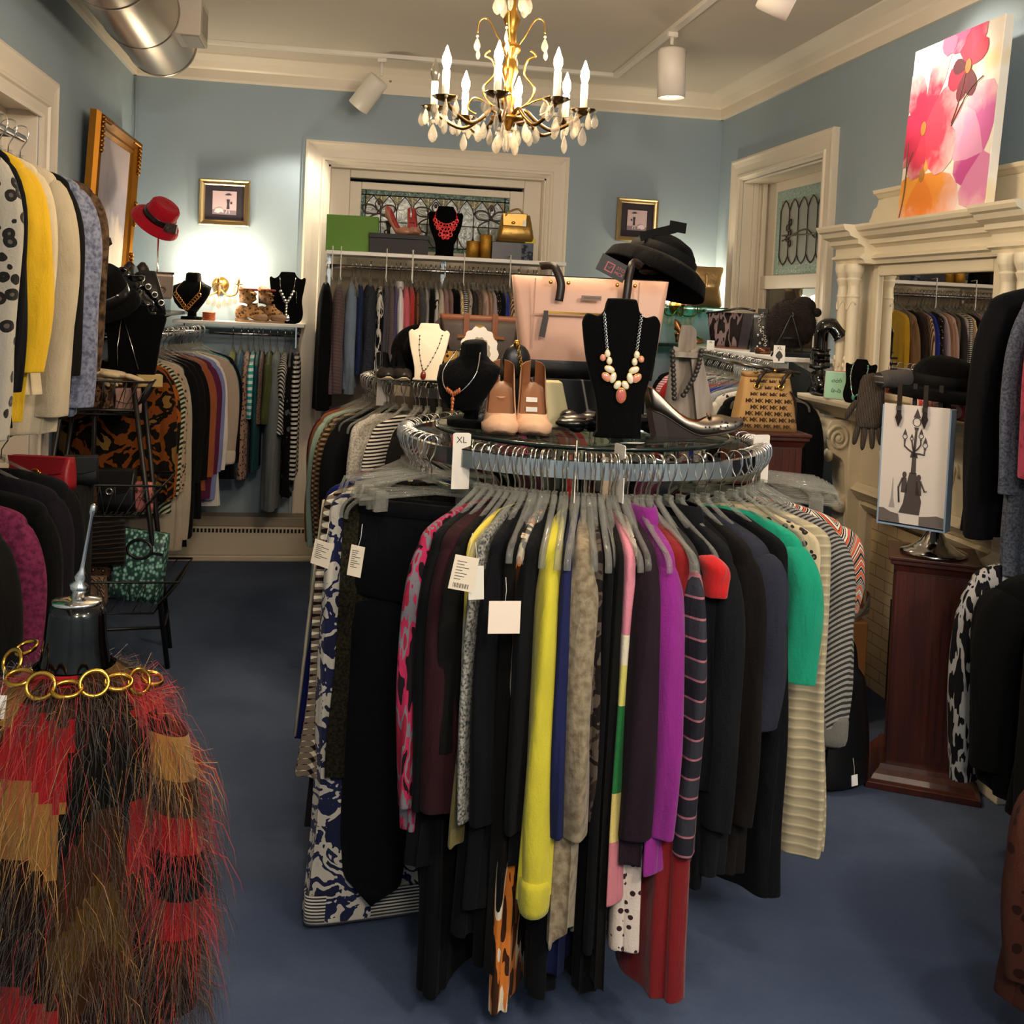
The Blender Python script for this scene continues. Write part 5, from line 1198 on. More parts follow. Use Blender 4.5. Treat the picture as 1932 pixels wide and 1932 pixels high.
def pump(t, L, heel, upper, lining, sole, wedge=False, toe=.5, dots=None, heelm=None, open_from=.36, W=.037):
    """court shoe, toe towards -y, origin under the ball of the foot"""
    def zs(u):
        if u < .38: return .004+.01*(1-min(1, u/.1))
        v = (u-.38)/.62; s = v*v*(3-2*v); return .004+heel*s
    def wd(u): return W*(max(.12, 1-(1-u/.30)**2.2)**.62 if u < .30 else 1-.36*((u-.3)/.7)**.8 if u < .8 else .72-.0*u) * (1 if u < .95 else .85)
    def rim(u): return .012+.03*min(1, u/.22)**.7 if u < open_from else .042-.018*sin(PI*min(1, (u-open_from)/(1-open_from)/.8))+.02*((u-open_from)/(1-open_from))**2
    def yy(u): return -L*.42+L*.97*u if u < .4 else -L*.42+L*.97*.4+(u-.4)*L*.97*(1-.1*heel/.1)
    m = M(); ins = M(); so = M(); rings = []; ri = []; rs = []
    for i in range(25):
        u = i/24; w = wd(u); z = zs(u); y = yy(u); r = rim(u)
        if u > .9: w *= max(.05, 1-((u-.9)/.1)**2)**.5
        c = 0 if u > open_from+.12 else (1 if u < open_from-.02 else ((open_from+.12-u)/.14)**2)
        xr = w*(1-c)*.93
        prof = [(-xr, z+r+(.001*c)), (-(xr*.5+w*.5)*1.02, z+r*(.86+.08*c)), (-w*1.06, z+r*.5), (-w*1.02, z+r*.12), (-w*.86, z), (0, z), (w*.86, z), (w*1.02, z+r*.12), (w*1.06, z+r*.5), ((xr*.5+w*.5)*1.02, z+r*(.86+.08*c)), (xr, z+r+(.001*c))]
        rings.append([V(x, y, zz) for x, zz in prof])
        ri.append([V(-w*.88, y, z+.007), V(0, y, z+.005), V(w*.88, y, z+.007)])
        rs.append([V(-w*.9, y, z), V(-w*.9, y, z-.004), V(w*.9, y, z-.004), V(w*.9, y, z)])
    m.loft(rings, True, False, closed=False); ln = M(); ln.loft([[V(p.x*.94, p.y-.0015*(k > 21), p.z+(.0015 if 2 < q < 8 else -.001)) for q, p in enumerate(rg)] for k, rg in enumerate(rings) if k/24 > open_from-.1], False, False, closed=False); part(t, 'lining', ln, lining)
    part(t, 'upper', m, upper)
    ins.loft(ri, False, False, closed=False); part(t, 'insole', ins, lining)
    so.loft(rs); part(t, 'sole', so, sole)
    m = M(); ye = yy(1); ze = zs(1)
    if wedge:
        ks = [.34+.66*i/10 for i in range(11)]
        m.loft([[V(-wd(u)*.85, yy(u), max(0, zs(u)-.003)), V(-wd(u)*.85, yy(u), 0), V(wd(u)*.85, yy(u), 0), V(wd(u)*.85, yy(u), max(0, zs(u)-.003))] for u in ks], smooth=False)
    else:
        m.loft([[V(a*cos(2*PI*j/14), ye-.028+dy+b*sin(2*PI*j/14), z) for j in range(14)] for a, b, dy, z in ((.021, .026, 0, zs(.80)-.003), (.014, .018, .004, ze*.6), (.009, .011, .004, ze*.3), (.0085, .01, .002, 0))])
    part(t, 'heel', m, heelm or upper)
    if dots:
        m = M(); r = random.Random(4)
        for i in range(30):
            u = .06+.42*r.random(); s = r.choice((-1, 1)); f = r.uniform(.25, .75); w = wd(u); z = zs(u)+rim(u)*f
            m.sph((s*w*1.05, yy(u), z), (.0012, .0026, .0026), 6, 4)
        part(t, 'dots', m, dots)
    return yy, zs, wd, rim
def boot(t, H, L, mt, solem, w=.042, shaft=.05, slouch=0, n=18):
    m = M()
    pa = [(0, -L*.62, .030), (0, -L*.55, .036), (0, -L*.38, .044), (0, -L*.2, .058), (0, -L*.06, .085), (0, .0, .12), (0, .008, .17), (slouch, .004, .17+(H-.17)*.5), (slouch*1.5, 0, H)]
    rr = [.016, .03, .036, .042, .05, .05, .046, shaft*.98, shaft]
    m.tube(pa, rr, n, sq=(1, .92), up=(0, 0.3, 1))
    m.sph((0, L*.2, .05), (.034, .042, .046), 14, 8)
    part(t, 'leather', m, mt)
    o = [(0, -L*.69), (w*.55, -L*.66), (w*.95, -L*.45), (w, -L*.25), (w*.8, .0), (w*.85, L*.2), (w*.5, L*.38), (0, L*.4)]
    o = o + [(-x, y) for x, y in reversed(o[1:-1])]; m = M()
    m.loft([[V(x*1.0, y*1.0, z) for x, y in o] for z in (0, .012)]); m.bb((-w*.75, L*.02, 0), (w*.75, L*.36, .02)); part(t, 'sole', m, solem)
    part(t, 'top_edge', M().tube([(slouch*1.5+shaft*cos(a), shaft*.92*sin(a), H) for a in [2*PI*k/16 for k in range(16)]], .004, 6, closed=True), mt)
def hat(t, R, crown_r, crown_h, felt, band, brim_drop=.02, sx=1., bow=None, curl=0, dome=0):
    m = M(); n = 40; rg = []
    for r, z in ((crown_r*.02, crown_h), (crown_r*.45, crown_h*.95), (crown_r*.75, crown_h*.8), (crown_r*.93, crown_h*.55), (crown_r, crown_h*.25), (crown_r*1.03, .006), (crown_r*1.15, 0)) if dome else ((crown_r*.02, crown_h*.93), (crown_r*.5, crown_h*.96), (crown_r*.8, crown_h), (crown_r*.95, crown_h*.85), (crown_r, crown_h*.4), (crown_r*1.03, .006), (crown_r*1.15, 0)): rg.append([V(r*cos(2*PI*j/n)*sx, r*sin(2*PI*j/n), z) for j in range(n)])
    part(t, 'crown', M().loft(rg, True, False), felt)
    rg = []
    for f, dz, dn in ((0, 0, 0), (.4, 0, 0), (.8, .3, 0), (1, 1, 0), (1.0, 1.05, 1), (.4, .1, 1), (0, 0, 1)):
        r = crown_r*1.1+(R-crown_r*1.1)*f
        rg.append([V(r*cos(2*PI*j/n)*sx, r*sin(2*PI*j/n), -brim_drop*dz*(1-.9*curl*cos(2*2*PI*j/n))-.004*dn) for j in range(n)])
    part(t, 'brim', M().loft(rg, False, False), felt)
    if band:
        part(t, 'band', M().loft([[V((crown_r*1.015+.002+e)*cos(2*PI*j/n)*sx, (crown_r*1.015+.002+e)*sin(2*PI*j/n), z) for j in range(n)] for z, e in ((.004, 0), (.006, .002), (crown_h*.38, .001), (crown_h*.4, -.001))], False, False), band)
    if bow:
        m = M(); x, y, z = bow
        for s in (-1, 1): m.loft([[V(x+s*.005, y-.004, z+b), V(x+s*.005, y+.004, z+b)] if 0 else [V(x+s*u, y-.006*k, z-w), V(x+s*u, y+.006*k, z-w), V(x+s*u, y+.006*k, z+w), V(x+s*u, y-.006*k, z+w)] for u, w, k in ((.003, .01, 1), (.02, .018, 1.6), (.045, .022, 1.2), (.05, .022, .4))], smooth=False)
        m.box((x, y-.004, z), (.014, .018, .024)); part(t, 'bow', m, band)
def tote_body(w0, w1, d0, d1, h, n=7, bulge=.012):
    """bag body: bottom width/depth, top width/depth"""
    rg = []
    for i in range(n):
        u = i/(n-1); w = (w0+(w1-w0)*u)/2; d = (d0+(d1-d0)*u)/2+bulge*sin(u*PI); rr = min(w, d)*.35; z = h*u; ring = []
        for qx, qy, a0 in ((1, 1, 0), (-1, 1, PI/2), (-1, -1, PI), (1, -1, 1.5*PI)):
            for k in range(4):
                a = a0+PI/2*k/3; ring.append(V(qx*(w-rr)+rr*cos(a), qy*(d-rr)+rr*sin(a), z))
        rg.append(ring)
    return M().loft(rg)
def strap(pts, w=.018, t=.003, up=(0, 0, 1), n=6): return M().tube(spline(pts, n), 1.0, 4, sq=(w*.7, t*.7), up=up)

# ============================================================ ON THE BIG RACK'S GLASS
G = RZ+.03+.0102
def glass_xy(px, py, y): p = PY(px, py, y); return p.x
# blush tote on a marbled box
mb = NT('black_marbled_paper'); o_ = mb.co(); v_ = mb.voro(mb.co(scale=(1, 1, 1), rot=(.3, .2, .5)), 7, 'DISTANCE_TO_EDGE')
mb.color(mb.ramp(v_, [(0, 'b8b2a8'), (.012, '6a655e'), (.03, '0d0d0e')])); mb.set(Roughness=.35)
bx = glass_xy(1075, 740, 2.85)
solo('marbled_box', M().bb((-.17, -.09, 0), (.17, .09, .118)), mb.m, 'black marbled gift box under the blush tote on the glass top', 'box', (bx, 2.86, G), -.1, bevel=.003)
M_BLUSH = mat('blush_leather', 'd3a48c', .45, bump=.08, bscale=160)
tx = glass_xy(1112, 610, 2.83)
t = thing('tote_bag', 'blush pink leather tote with black base standing on the marbled box', 'bag', (tx, 2.85, G+.1195), -.13)
part(t, 'body', tote_body(.355, .43, .12, .07, .272), M_BLUSH)
m = tote_body(.357, .376, .122, .112, .075, 4, .0045); part(t, 'base_panel', m, M_LEATH)
part(t, 'opening', M().bb((-.2, -.026, .2722), (.2, .026, .275)), mat('dark_bag_lining', '1a1512', .9))
m = M().bb((-.155, -.0745, .168), (.1, -.0705, .171)).bb((-.155, -.0735, .08), (-.152, -.0695, .265)).bb((.125, -.0735, .08), (.128, -.0695, .265)); part(t, 'seam', m, mat('blush_piping', 'b98c74', .5))
m = M().bb((-.125, -.0765, .172), (.06, -.0715, .1775)); z_ = part(t, 'zipper', m, M_GOLD)
part(z_, 'zip_pull', M().box((-.122, -.082, .168), (.012, .006, .022)).box((-.126, -.083, .135), (.016, .005, .055), Ry(.15)), mat('zip_pull_leather', '2a211e', .5))
for hx in (-.088, .092):
    s = 1 if hx > 0 else -1
    h_ = part(t, 'handle', M().tube(spline([(hx, -.0745, .206), (hx+.004, -.072, .25), (hx+.008*s, -.063, .285), (hx+.02*s, -.05, .3 if s < 0 else .32), (hx+.05*s, .0, .30 if s < 0 else .31)], 5), 1.0, 4, sq=(.0022, .011), up=(0, 1, .2)), mat('dark_strap_leather', '2b2320', .45))
    for e in (-.024, .024): part(t, 'stud', M().sph((hx+e, -.066, .256), (.0055, .003, .0055), 10, 6), M_GOLD)
part(t, 'logo_plate', M().bb((-.028, -.0735, .212), (.026, -.0695, .224)), mat('taupe_plate', '7c6656', .4))
m = M()
for k in range(9): m.bb((-.02+.0048*k, -.0742, .2165), (-.017+.0048*k, -.0736, .2195))
part(t, 'logo_print', m, mat('plate_engraving', '4a3c34', .5))
# hang tag of the hat, black card with red check mark
px_ = PY(1152, 502, 2.78)
t = thing('swing_tag', 'black swing tag with red check box hanging from the black hat brim', 'tag', px_); t.rotation_euler = (0, .42, 0)
part(t, 'card', M().bb((-.034, -.001, -.026), (.05, .001, .022)), mat('black_card', '191416', .5))
m = M().bb((-.013, -.0016, -.017), (-.010, -.0011, .009)).bb((.008, -.0016, -.017), (.011, -.0011, .009)).bb((-.010, -.0016, -.017), (.008, -.0011, -.014)).bb((-.010, -.0016, .006), (.008, -.0011, .009))
m.tube([(-.006, -.0014, -.003), (-.002, -.0014, -.009), (.005, -.0014, .002)], .0014, 5); part(t, 'check_box', m, mat('tag_red', 'b4565a', .5))
for tx_, dz, sz in (('STO', .003, .013), ('MCK', -.011, .013)): part(t, 'tag_lettering', stand_text(text_mesh(tx_, sz, .0003), Matrix.Translation((.03, -.0014, dz))), mat('tag_red', 'b4565a', .5))
# black felt hat tilted on a stand behind the tote
hx = PY(1238, 505, 3.02); M_FELT = fab('08080a', rough=1, sheen=.06)
t = thing('hat_stand', 'thin black hat stand hidden behind the blush tote', 'hat stand', (PY(1238, 505, 2.98).x-.02, 2.985, G)); hz_ = hx.z-G
part(t, 'rod', M().cyl((0, 0, .008), (0, 0, hz_-.005), .006), M_BLK); part(t, 'base', M().lathe([(.002, 0), (.05, 0), (.05, .006), (.002, .01)], 24), M_BLK); part(t, 'cap', M().sph((0, 0, hz_-.012), (.03, .03, .012), 14, 8), M_BLK)
t = thing('felt_hat', 'large black felt hat with ribbon bow tilted behind the blush tote', 'hat', (hx.x, 2.985, hx.z+.01)); t.rotation_euler = (-.1, .42, 0)
hat(t, .16, .098, .085, M_FELT, mat('black_grosgrain', '060607', .75, spec=.2), .05, curl=.1, dome=1)
part(t, 'ribbon_bow', M().box((-.06, -.06, .062), (.11, .006, .026), Ry(-.7)).box((-.012, -.055, .106), (.05, .005, .03), Ry(-.3)), mat('black_grosgrain', '060607', .75, spec=.2))
# black flat bust with crystal necklace
b = PY(1166, 832, 2.47); M_PINK = mat('peach_crystal', 'd88a72', .06, coat=1); M_OPAL = mat('milky_opal_stone', 'e2d6bc', .1, coat=1); M_ROSE = mat('rose_foil_stone', 'c25a50', .08, coat=1, bump=.8, bscale=400)
t = thing('necklace_bust', 'tall flat black velvet necklace bust in front of the blush tote', 'necklace display', (b.x, 2.47, G), -.05)
LN = flat_bust(t, .19, .338, M_VEL, .026, .1, .42, .60)
nk = thing('necklace', 'statement necklace of opal and rose stones on the tall black bust', 'necklace', (b.x, 2.47, G), -.05)
pts, f_ = on_bust(nk, None, [(-.046, .298), (-.04, .26), (-.036, .21)], LN, .026, 0)
m = M()
for s in (-1, 1):
    for k in range(22):
        u = k/21; q = f_(s*(.046-.010*u), .300-.09*u); m.ring(q, .0034, .001, 8, 5, Rx(PI/2) if k % 2 else Ry(PI/2))
part(nk, 'chain', m, M_SILV)
def stone(x, z, a, l, w, mt):
    q = f_(x, z, .003); part(nk, 'stone', M().sph((0, 0, 0), (w, .004, l), 12, 8).xf(Matrix.Translation(q) @ Matrix.Rotation(a, 4, 'Y')), mt)
    part(nk, 'setting', M().ring((0, 0, 0), 1, .12, 16, 6).xf(Matrix.Translation(q) @ Matrix.Rotation(a, 4, 'Y') @ Matrix.Rotation(PI/2, 4, 'X') @ Matrix.Diagonal((w*1.0, l*1.0, .006, 1))), M_GOLD)
for s in (-1, 1):
    stone(s*.036, .203, s*.1, .009, .007, M_OPAL); stone(s*.047, .193, 0, .008, .007, M_PINK); stone(s*.031, .186, 0, .009, .007, M_OPAL)
    stone(s*.030, .166, s*1.2, .013, .008, M_OPAL); stone(s*.037, .147, s*.9, .013, .009, M_PINK); stone(s*.021, .146, -s*.25, .013, .008, M_OPAL)
    stone(s*.0095, .129, -s*.6, .011, .008, M_OPAL)
stone(0, .104, 0, .018, .012, M_ROSE)
# nude pumps
M_NUDE = mat('nude_suede', 'c39a7c', .85, bump=.2, bscale=300); M_TAN = mat('tan_leather_lining', '7c4a28', .5)
for px, lb, sx in ((950, 'left nude suede pump, toe to the camera, on the glass top', 1), (1012, 'right nude suede pump with size stickers inside', -1)):
    q = PY(px, 818, 2.48)
    t = thing('court_shoe', lb, 'shoe', (q.x, 2.535, G), -.14, 'pair of nude pumps')
    yy, zs, wd, rm = pump(t, .235, .105, M_NUDE, M_TAN, mat('brown_shoe_sole', '4a3528', .6), W=.044, heelm=M_NUDE, open_from=.4)
    if sx < 0:
        for k in (0, 1): part(t, 'size_sticker', M().bb((-.016, yy(.62+.09*k), zs(.62+.09*k)+.008), (.012, yy(.66+.09*k), zs(.66+.09*k)+.009)), mat('white_sticker', 'e6e2d8', .6))
# cream vase-like card box
q = PY(1042, 760, 2.68)
t = thing('cream_box', 'pale cream faceted box standing right behind the nude pumps', 'box', (q.x, 2.68, G), -.1)
part(t, 'box', M().prism([(-.05, 0), (.035, 0), (.042, .03), (.02, .118), (-.045, .118)], -.035, .035), mat('pale_cream_card', 'd8cb9c', .6), .004)
# black solid bust with amber necklace
q = PY(884, 800, 2.60)
t = thing('velvet_bust', 'black velvet bust leaning left with silver and amber necklace', 'necklace display', (q.x, 2.62, G), -.75)
solid_bust(t, .215, M_VEL)
nk = thing('necklace', 'thin silver necklace with amber pendant on the leaning black bust', 'necklace', (q.x, 2.62, G), -.75)
m = M(); P = spline([(-.036, -.01, .188), (-.05, -.042, .14), (-.03, -.062, .1), (0, -.062, .085), (.03, -.062, .1), (.05, -.042, .14), (.036, -.01, .188)], 7); m.tube(P, .0016, 6); part(nk, 'chain', m, M_SILV)
m = M()
for k in range(7): m.sph((-.018+.006*k, -.066, .088-.006*abs(3-k)*-.6-.004), (.004, .004, .007), 8, 5)
for k in range(4): m.sph((.0, -.067, .072-.009*k), (.006-.001*k, .004, .007), 8, 5)
part(nk, 'amber_beads', m, mat('amber_bead', 'a8562a', .15, coat=.8))
q = PY(914, 750, 2.74)
solo('trinket_box', M().bb((-.035, -.03, 0), (.035, .03, .125)), fab('8a8a88', 'blotch', ('c8c8c4', '5a5e66', 'a8a8a6'), 6), 'small silver grey patterned box between black bust and nude pumps', 'box', (q.x, 2.76, G), .2, bevel=.003)
q = PY(966, 690, 2.74)
t = thing('evening_clutch', 'small black clutch with gold chain at the left end of the tote', 'bag', (q.x+.01, 2.735, G+.118), .2)
part(t, 'body', M().sph((0, 0, .045), (.04, .022, .046), 18, 10), M_LEATH); part(t, 'clasp', M().sph((-.005, -.01, .092), .009, 10, 6), M_GOLD)
m = M(); P = spline([(-.006, -.02, .09), (.0, -.03, .05), (.006, -.033, .015), (.012, -.04, -.02)], 6)
for k, p_ in enumerate(P): m.ring(p_, .0042, .0011, 8, 5, Rx(PI/2) if k % 2 else Ry(PI/2))
part(t, 'chain', m, M_GOLD)
q = PY(1092, 815, 2.55)
m = M(); r = random.Random(2)
for k in range(9): m.sph((r.uniform(-.05, .05), r.uniform(-.035, .035), .014+r.uniform(0, .022)), (r.uniform(.02, .045), r.uniform(.02, .035), r.uniform(.012, .02)), 12, 7)
solo('fabric_pouch', m, mat('black_satin', '0c0c0e', .25), 'crumpled black satin pouch left of the tall black bust', 'pouch', (q.x, 2.57, G))
q = PY(1250, 812, 2.56)
m = M(); r = random.Random(5)
for k in range(9): m.sph((r.uniform(-.07, .07), r.uniform(-.03, .03), .012+r.uniform(0, .016)), (r.uniform(.03, .06), r.uniform(.02, .035), r.uniform(.01, .018)), 12, 7)
solo('black_scarf', m, BKV, 'folded black scarf lying under the pewter wedge shoe', 'scarf', (q.x, 2.60, G))
def pricetag(loc, rot, w, h, label, lines=6, barcode=True, cat='price tag', color='dccdb6', group=None, hole=True):
    t = thing('price_tag', label, cat, loc, 0, group); t.rotation_euler = rot
    part(t, 'card', M().bb((-w/2, -.0006, -h), (w/2, .0006, 0)), mat('tag_card_'+color, color, .7))
    if lines:
        m = M(); r = random.Random(lines)
        for k in range(lines): m.bb((-w*.36, -.0011, -h*(.16+.6*k/lines)-.0012), (-w*.36+w*r.uniform(.25, .7), -.0007, -h*(.16+.6*k/lines)))
        if barcode:
            for k in range(12): m.bb((-w*.34+w*.055*k, -.0011, -h*.93), (-w*.34+w*.055*k+w*.03*(1+k % 2)*.6, -.0007, -h*.8))
        part(t, 'print', m, mat('tag_ink', '4c463e', .8))
    if hole: part(t, 'string', M().tube([(0, 0, -.006), (.002, .002, .02), (0, .004, .045)], .0006, 5), mat('tag_string', 'd8d4c8', .7))
    return t
q = PY(1212, 828, 2.36)
t = pricetag((q.x, 2.36, G+.003), (PI/2-.1, 0, .75), .022, .052, 'small blank white tag lying at the front edge of the glass', 0, hole=False, color='efece6')
# pewter wedge pump
M_PEW = metal('pewter_leather', '8b8177', .3)
q = PY(1318, 828, 2.53)
t = thing('wedge_shoe', 'pewter wedge pump with dotted toe at the right of the glass top', 'shoe', (q.x+.005, 2.52, G+.004), 1.25)
yy, zs, wd, rm = pump(t, .25, .085, M_PEW, M_TAN, mat('dark_shoe_sole', '2c211c', .4), True, dots=mat('dot_perforation', '1c1612', .6), heelm=mat('dark_shoe_sole', '2c211c', .4), W=.04)
t.rotation_euler = (-.22, 0, 1.25)
m = M()
for s in (-1, 1): m.sph((s*.014, yy(.33), zs(.33)+.046), (.013, .006, .006), 10, 6)
m.sph((0, yy(.33), zs(.33)+.047), .005, 8, 6); part(t, 'bow', m, mat('bronze_bow', '6a4c42', .3))
# weathered wooden T display with bead strand
q = PY(1290, 790, 2.88); wd_ = NT('weathered_grey_wood'); o_ = wd_.co(scale=(6, 6, .6)); wd_.color(wd_.ramp(wd_.noise(o_, 9, 4), [(.3, '7c6e5f'), (.7, 'a3978a')])); wd_.set(Roughness=.8)
t = thing('wooden_necklace_stand', 'weathered grey wooden necklace stand behind the pewter wedge shoe', 'necklace display', (q.x, 2.86, G), -.25)
part(t, 'back_board', M().prism([(-.045, 0), (.03, 0), (.018, .26), (.005, .275), (-.025, .275), (-.03, .24)], .012, .026), wd_.m, .002)
part(t, 'front_board', M().prism([(.03, 0), (.085, 0), (.035, .19), (.02, .215), (.0, .205)], -.02, -.006), wd_.m, .002)
part(t, 'side_board', M().prism([(-.07, 0), (-.02, 0), (-.03, .21), (-.045, .215)], -.004, .009), wd_.m, .002)
part(t, 'cross_peg', M().bb((-.05, -.03, .185), (.035, .03, .2)), wd_.m)
nk = thing('bead_necklace', 'strand of dark grey round beads draped on the wooden stand', 'necklace', (q.x, 2.86, G), -.25); m = M()
for k in range(12):
    u = k/11; m.sph((.03-.045*u+.01*sin(u*3), -.034, .205-.125*u), .0078, 10, 7)
for k in range(11):
    u = k/10; m.sph((-.05+.012*u, -.034, .2-.13*u), .0078, 10, 7)
part(nk, 'beads', m, mat('grey_bead', '38342f', .35))
# size markers on the rack ring
M_MARK = mat('white_marker_plastic', 'e2d9cc', .4); M_INK = mat('marker_ink', '3a3632', .7)
def marker(loc, rz, label, txt=None, h=.12, w=.042, group=None, tilt=0):
    t = thing('size_marker', label, 'size marker', loc, 0, group); t.rotation_euler = (0, tilt, rz)
    part(t, 'plate', M().prism([(-w/2, -h*.62), (w/2, -h*.62), (w/2, -.022), (.0, -.03), (-.0, .012), (w/2, .02), (w/2, h*.36), (w/2-.005, h*.38), (-w/2+.005, h*.38), (-w/2, h*.36)], -.001, .001), M_MARK)
    if txt: part(t, 'lettering', stand_text(text_mesh(txt, .02, .0002), Matrix.Translation((-.001, -.0014, h*.25))), M_INK)
    return t
(x, y), a = mpos(phi_px(866, .46, 1.2)); marker((x, y-.012, RZ+.006), .1, 'white size marker reading XL on the front left of the big rack', 'XL', .128, .041)
(x, y), a = mpos(phi_px(1168, .46, 1.2)); marker((x, y-.004, RZ+.01), a+.25, 'white size marker turned almost edge on right of the front', None, .125, .05)
(x, y), a = mpos(phi_px(1085, .46, 1.2)); marker((x, y-.004, RZ+.01), a+.03, 'white size marker seen edge on at the centre of the ring', None, .13, .05)
(x, y), a = mpos(78); marker((x, y, RZ+.01), .3, 'blank white size marker behind the pewter shoe toe', None, .12, .05)
# price tags on garments
def gtag(px, py, y, w, h, rz, roll, label, **k):
    p = PY(px, py, y); return pricetag(p, (0, roll, rz), w, h, label, **k)
gtag(953, 1134, 1.985, .062, .063, 0, .0, 'blank white square card pinned on the long black dress', lines=0, barcode=False, color='ead9c6')
gtag(882, 1050, 1.99, .047, .066, 0, .18, 'cream price tag with barcode hanging in front of the yellow blouse', lines=7)
gtag(898, 1068, 2.0, .03, .065, 0, -.05, 'white edged black tag behind the barcode price tag', lines=0, color='d8d2c4')
gtag(612, 1022, 2.36, .046, .056, -.5, .18, 'cream price tag on the navy dress', lines=8, barcode=False)
gtag(676, 1030, 2.18, .03, .064, -.4, .12, 'cream price tag on the white and navy floral dress', lines=9, barcode=False)
gtag(1572, 1028, 2.56, .05, .09, .5, -.1, 'clear plastic tag sleeve at the right edge of the big rack', lines=0, color='b8b2aa')
gtag(1585, 1085, 2.57, .035, .05, .5, -.4, 'pale blue card on the right edge of the big rack', lines=0, color='b4c8e8')
gtag(1612, 1462, 2.6, .02, .03, .2, -.1, 'tiny white tag hanging low at the right of the big rack', lines=0, color='e8e6e2')
# ============================================================ SECOND ROUND RACK TOP
G2 = RZ2+.03+.0102
q = PY(806, 712, 3.98); M_IVB = mat('ivory_linen_bust', 'e6dcc8', .8, bump=.1, bscale=200)
t = thing('necklace_bust', 'ivory flat necklace bust on the second round rack', 'necklace display', (q.x, 3.99, G2), -.12)
LN = flat_bust(t, .155, .225, M_IVB, .018, .28, .5, .66)
nk = thing('necklace', 'long beaded necklace with dark red pendant on the ivory bust', 'necklace', (q.x, 3.99, G2), -.12)
_, f_ = on_bust(nk, None, [], LN, .018, 0); m = M()
P = [f_(-.035, .175), f_(-.034, .12), f_(-.022, .06), f_(-.012, .04), f_(.01, .075), f_(.035, .13), f_(.05, .18)]
m.tube(spline(P, 5), .0013, 5); part(nk, 'chain', m, M_SILV)
m = M()
for p_ in spline(P, 3): m.sph(p_, .0032, 6, 5)
part(nk, 'beads', m, mat('dark_bead', '3a2a24', .4))
part(nk, 'pendant', M().sph(f_(-.014, .022, .003), (.011, .005, .017), 12, 8), mat('garnet_pendant', '7a2414', .1, coat=1))
q = PY(900, 690, 4.30)
M_CHOC = mat('chocolate_leather', '2e1f18', .5, bump=.1, bscale=150); M_COGN = mat('cognac_leather', '7a4424', .45)
t = thing('handbag', 'dark brown trapeze handbag with cognac trim on the second round rack', 'bag', (q.x+.005, 4.30, G2), -.12)
part(t, 'body', tote_body(.26, .33, .13, .06, .25), M_CHOC)
m = tote_body(.318, .332, .068, .064, .028, 4, .003); m.xf(Matrix.Translation((0, 0, .226))); part(t, 'top_band', m, M_COGN)
m = M().bb((-.09, -.064, .158), (.1, -.054, .172)); part(t, 'zip_band', m, M_COGN); part(t, 'zipper', M().bb((-.085, -.0665, .163), (.095, -.0642, .167)), M_GOLD)
for x in (-.055, .06): part(t, 'handle', M().bb((x-.011, -.062, .12), (x+.011, -.05, .262)), M_COGN)
part(t, 'name_plate', M().bb((-.02, -.055, .203), (.018, -.049, .213)), M_GOLD)
m = M()
for s in (-1, 1): m.prism([(s*.163, .24), (s*.19, .21), (s*.13, .12), (s*.128, .14)], -.02, .02)
part(t, 'side_wing', m, M_CHOC)
q = PY(893, 650, 4.12)
m = M(); n = 60
pts = [(.075*cos(a)*(1+.05*cos(14*a)), .105*sin(a)*(1+.04*cos(14*a))) for a in [2*PI*k/n for k in range(n)]]
t = thing('scalloped_stand', 'white scalloped photo stand half hidden behind the leaning black bust', 'picture stand', (q.x+.02, 4.10, G2+.105), -.1)
part(t, 'plate', M().prism(pts, -.006, .006), M_SHELF); part(t, 'print', M().prism([(x*.6, z*.62) for x, z in pts], -.0075, -.006), mat('grey_print', 'a49c96', .6)); part(t, 'foot', M().bb((-.04, -.03, -.105), (.04, .04, -.095)), M_SHELF)
for px, lb in ((728, 'left cream and black slip on shoe at the edge of the second rack'), (758, 'right cream and black slip on shoe beside the ivory bust')):
    q = PY(px, 712, 3.97); t = thing('slip_on_shoe', lb, 'shoe', (q.x, 4.05, G2), .1, 'pair of slip on shoes')
    pump(t, .21, .03, mat('black_satin_shoe', '1c1a1a', .4), M_LEATH, mat('cream_sole', 'd2c4a4', .6), True, heelm=mat('cream_sole', 'd2c4a4', .6), W=.036, open_from=.2)
q = PY(800, 640, 4.25)
t = thing('felt_hat', 'black felt hat standing behind the ivory bust', 'hat', (q.x-.01, 4.22, G2+.10), 0); t.rotation_euler = (1.25, .2, 0)
hat(t, .12, .075, .08, M_FELT, mat('black_grosgrain', '131314', .45), .02)
q = PY(845, 710, 4.05)
t = thing('leopard_purse', 'small black purse with leopard flap right of the ivory bust', 'bag', (q.x, 4.06, G2), -.3)
part(t, 'body', tote_body(.11, .1, .05, .03, .12), M_LEATH); part(t, 'flap', M().prism([(-.045, .115), (.045, .115), (.03, .05), (-.01, .04)], -.038, -.032), fab('a8803c', 'spots', ('1a120c',), 1.4))
q, a = p2(-52); marker((q[0], q[1]-.01, RZ2+.01), 0, 'white size marker reading 5X on the second round rack', '5X', .13, .05)

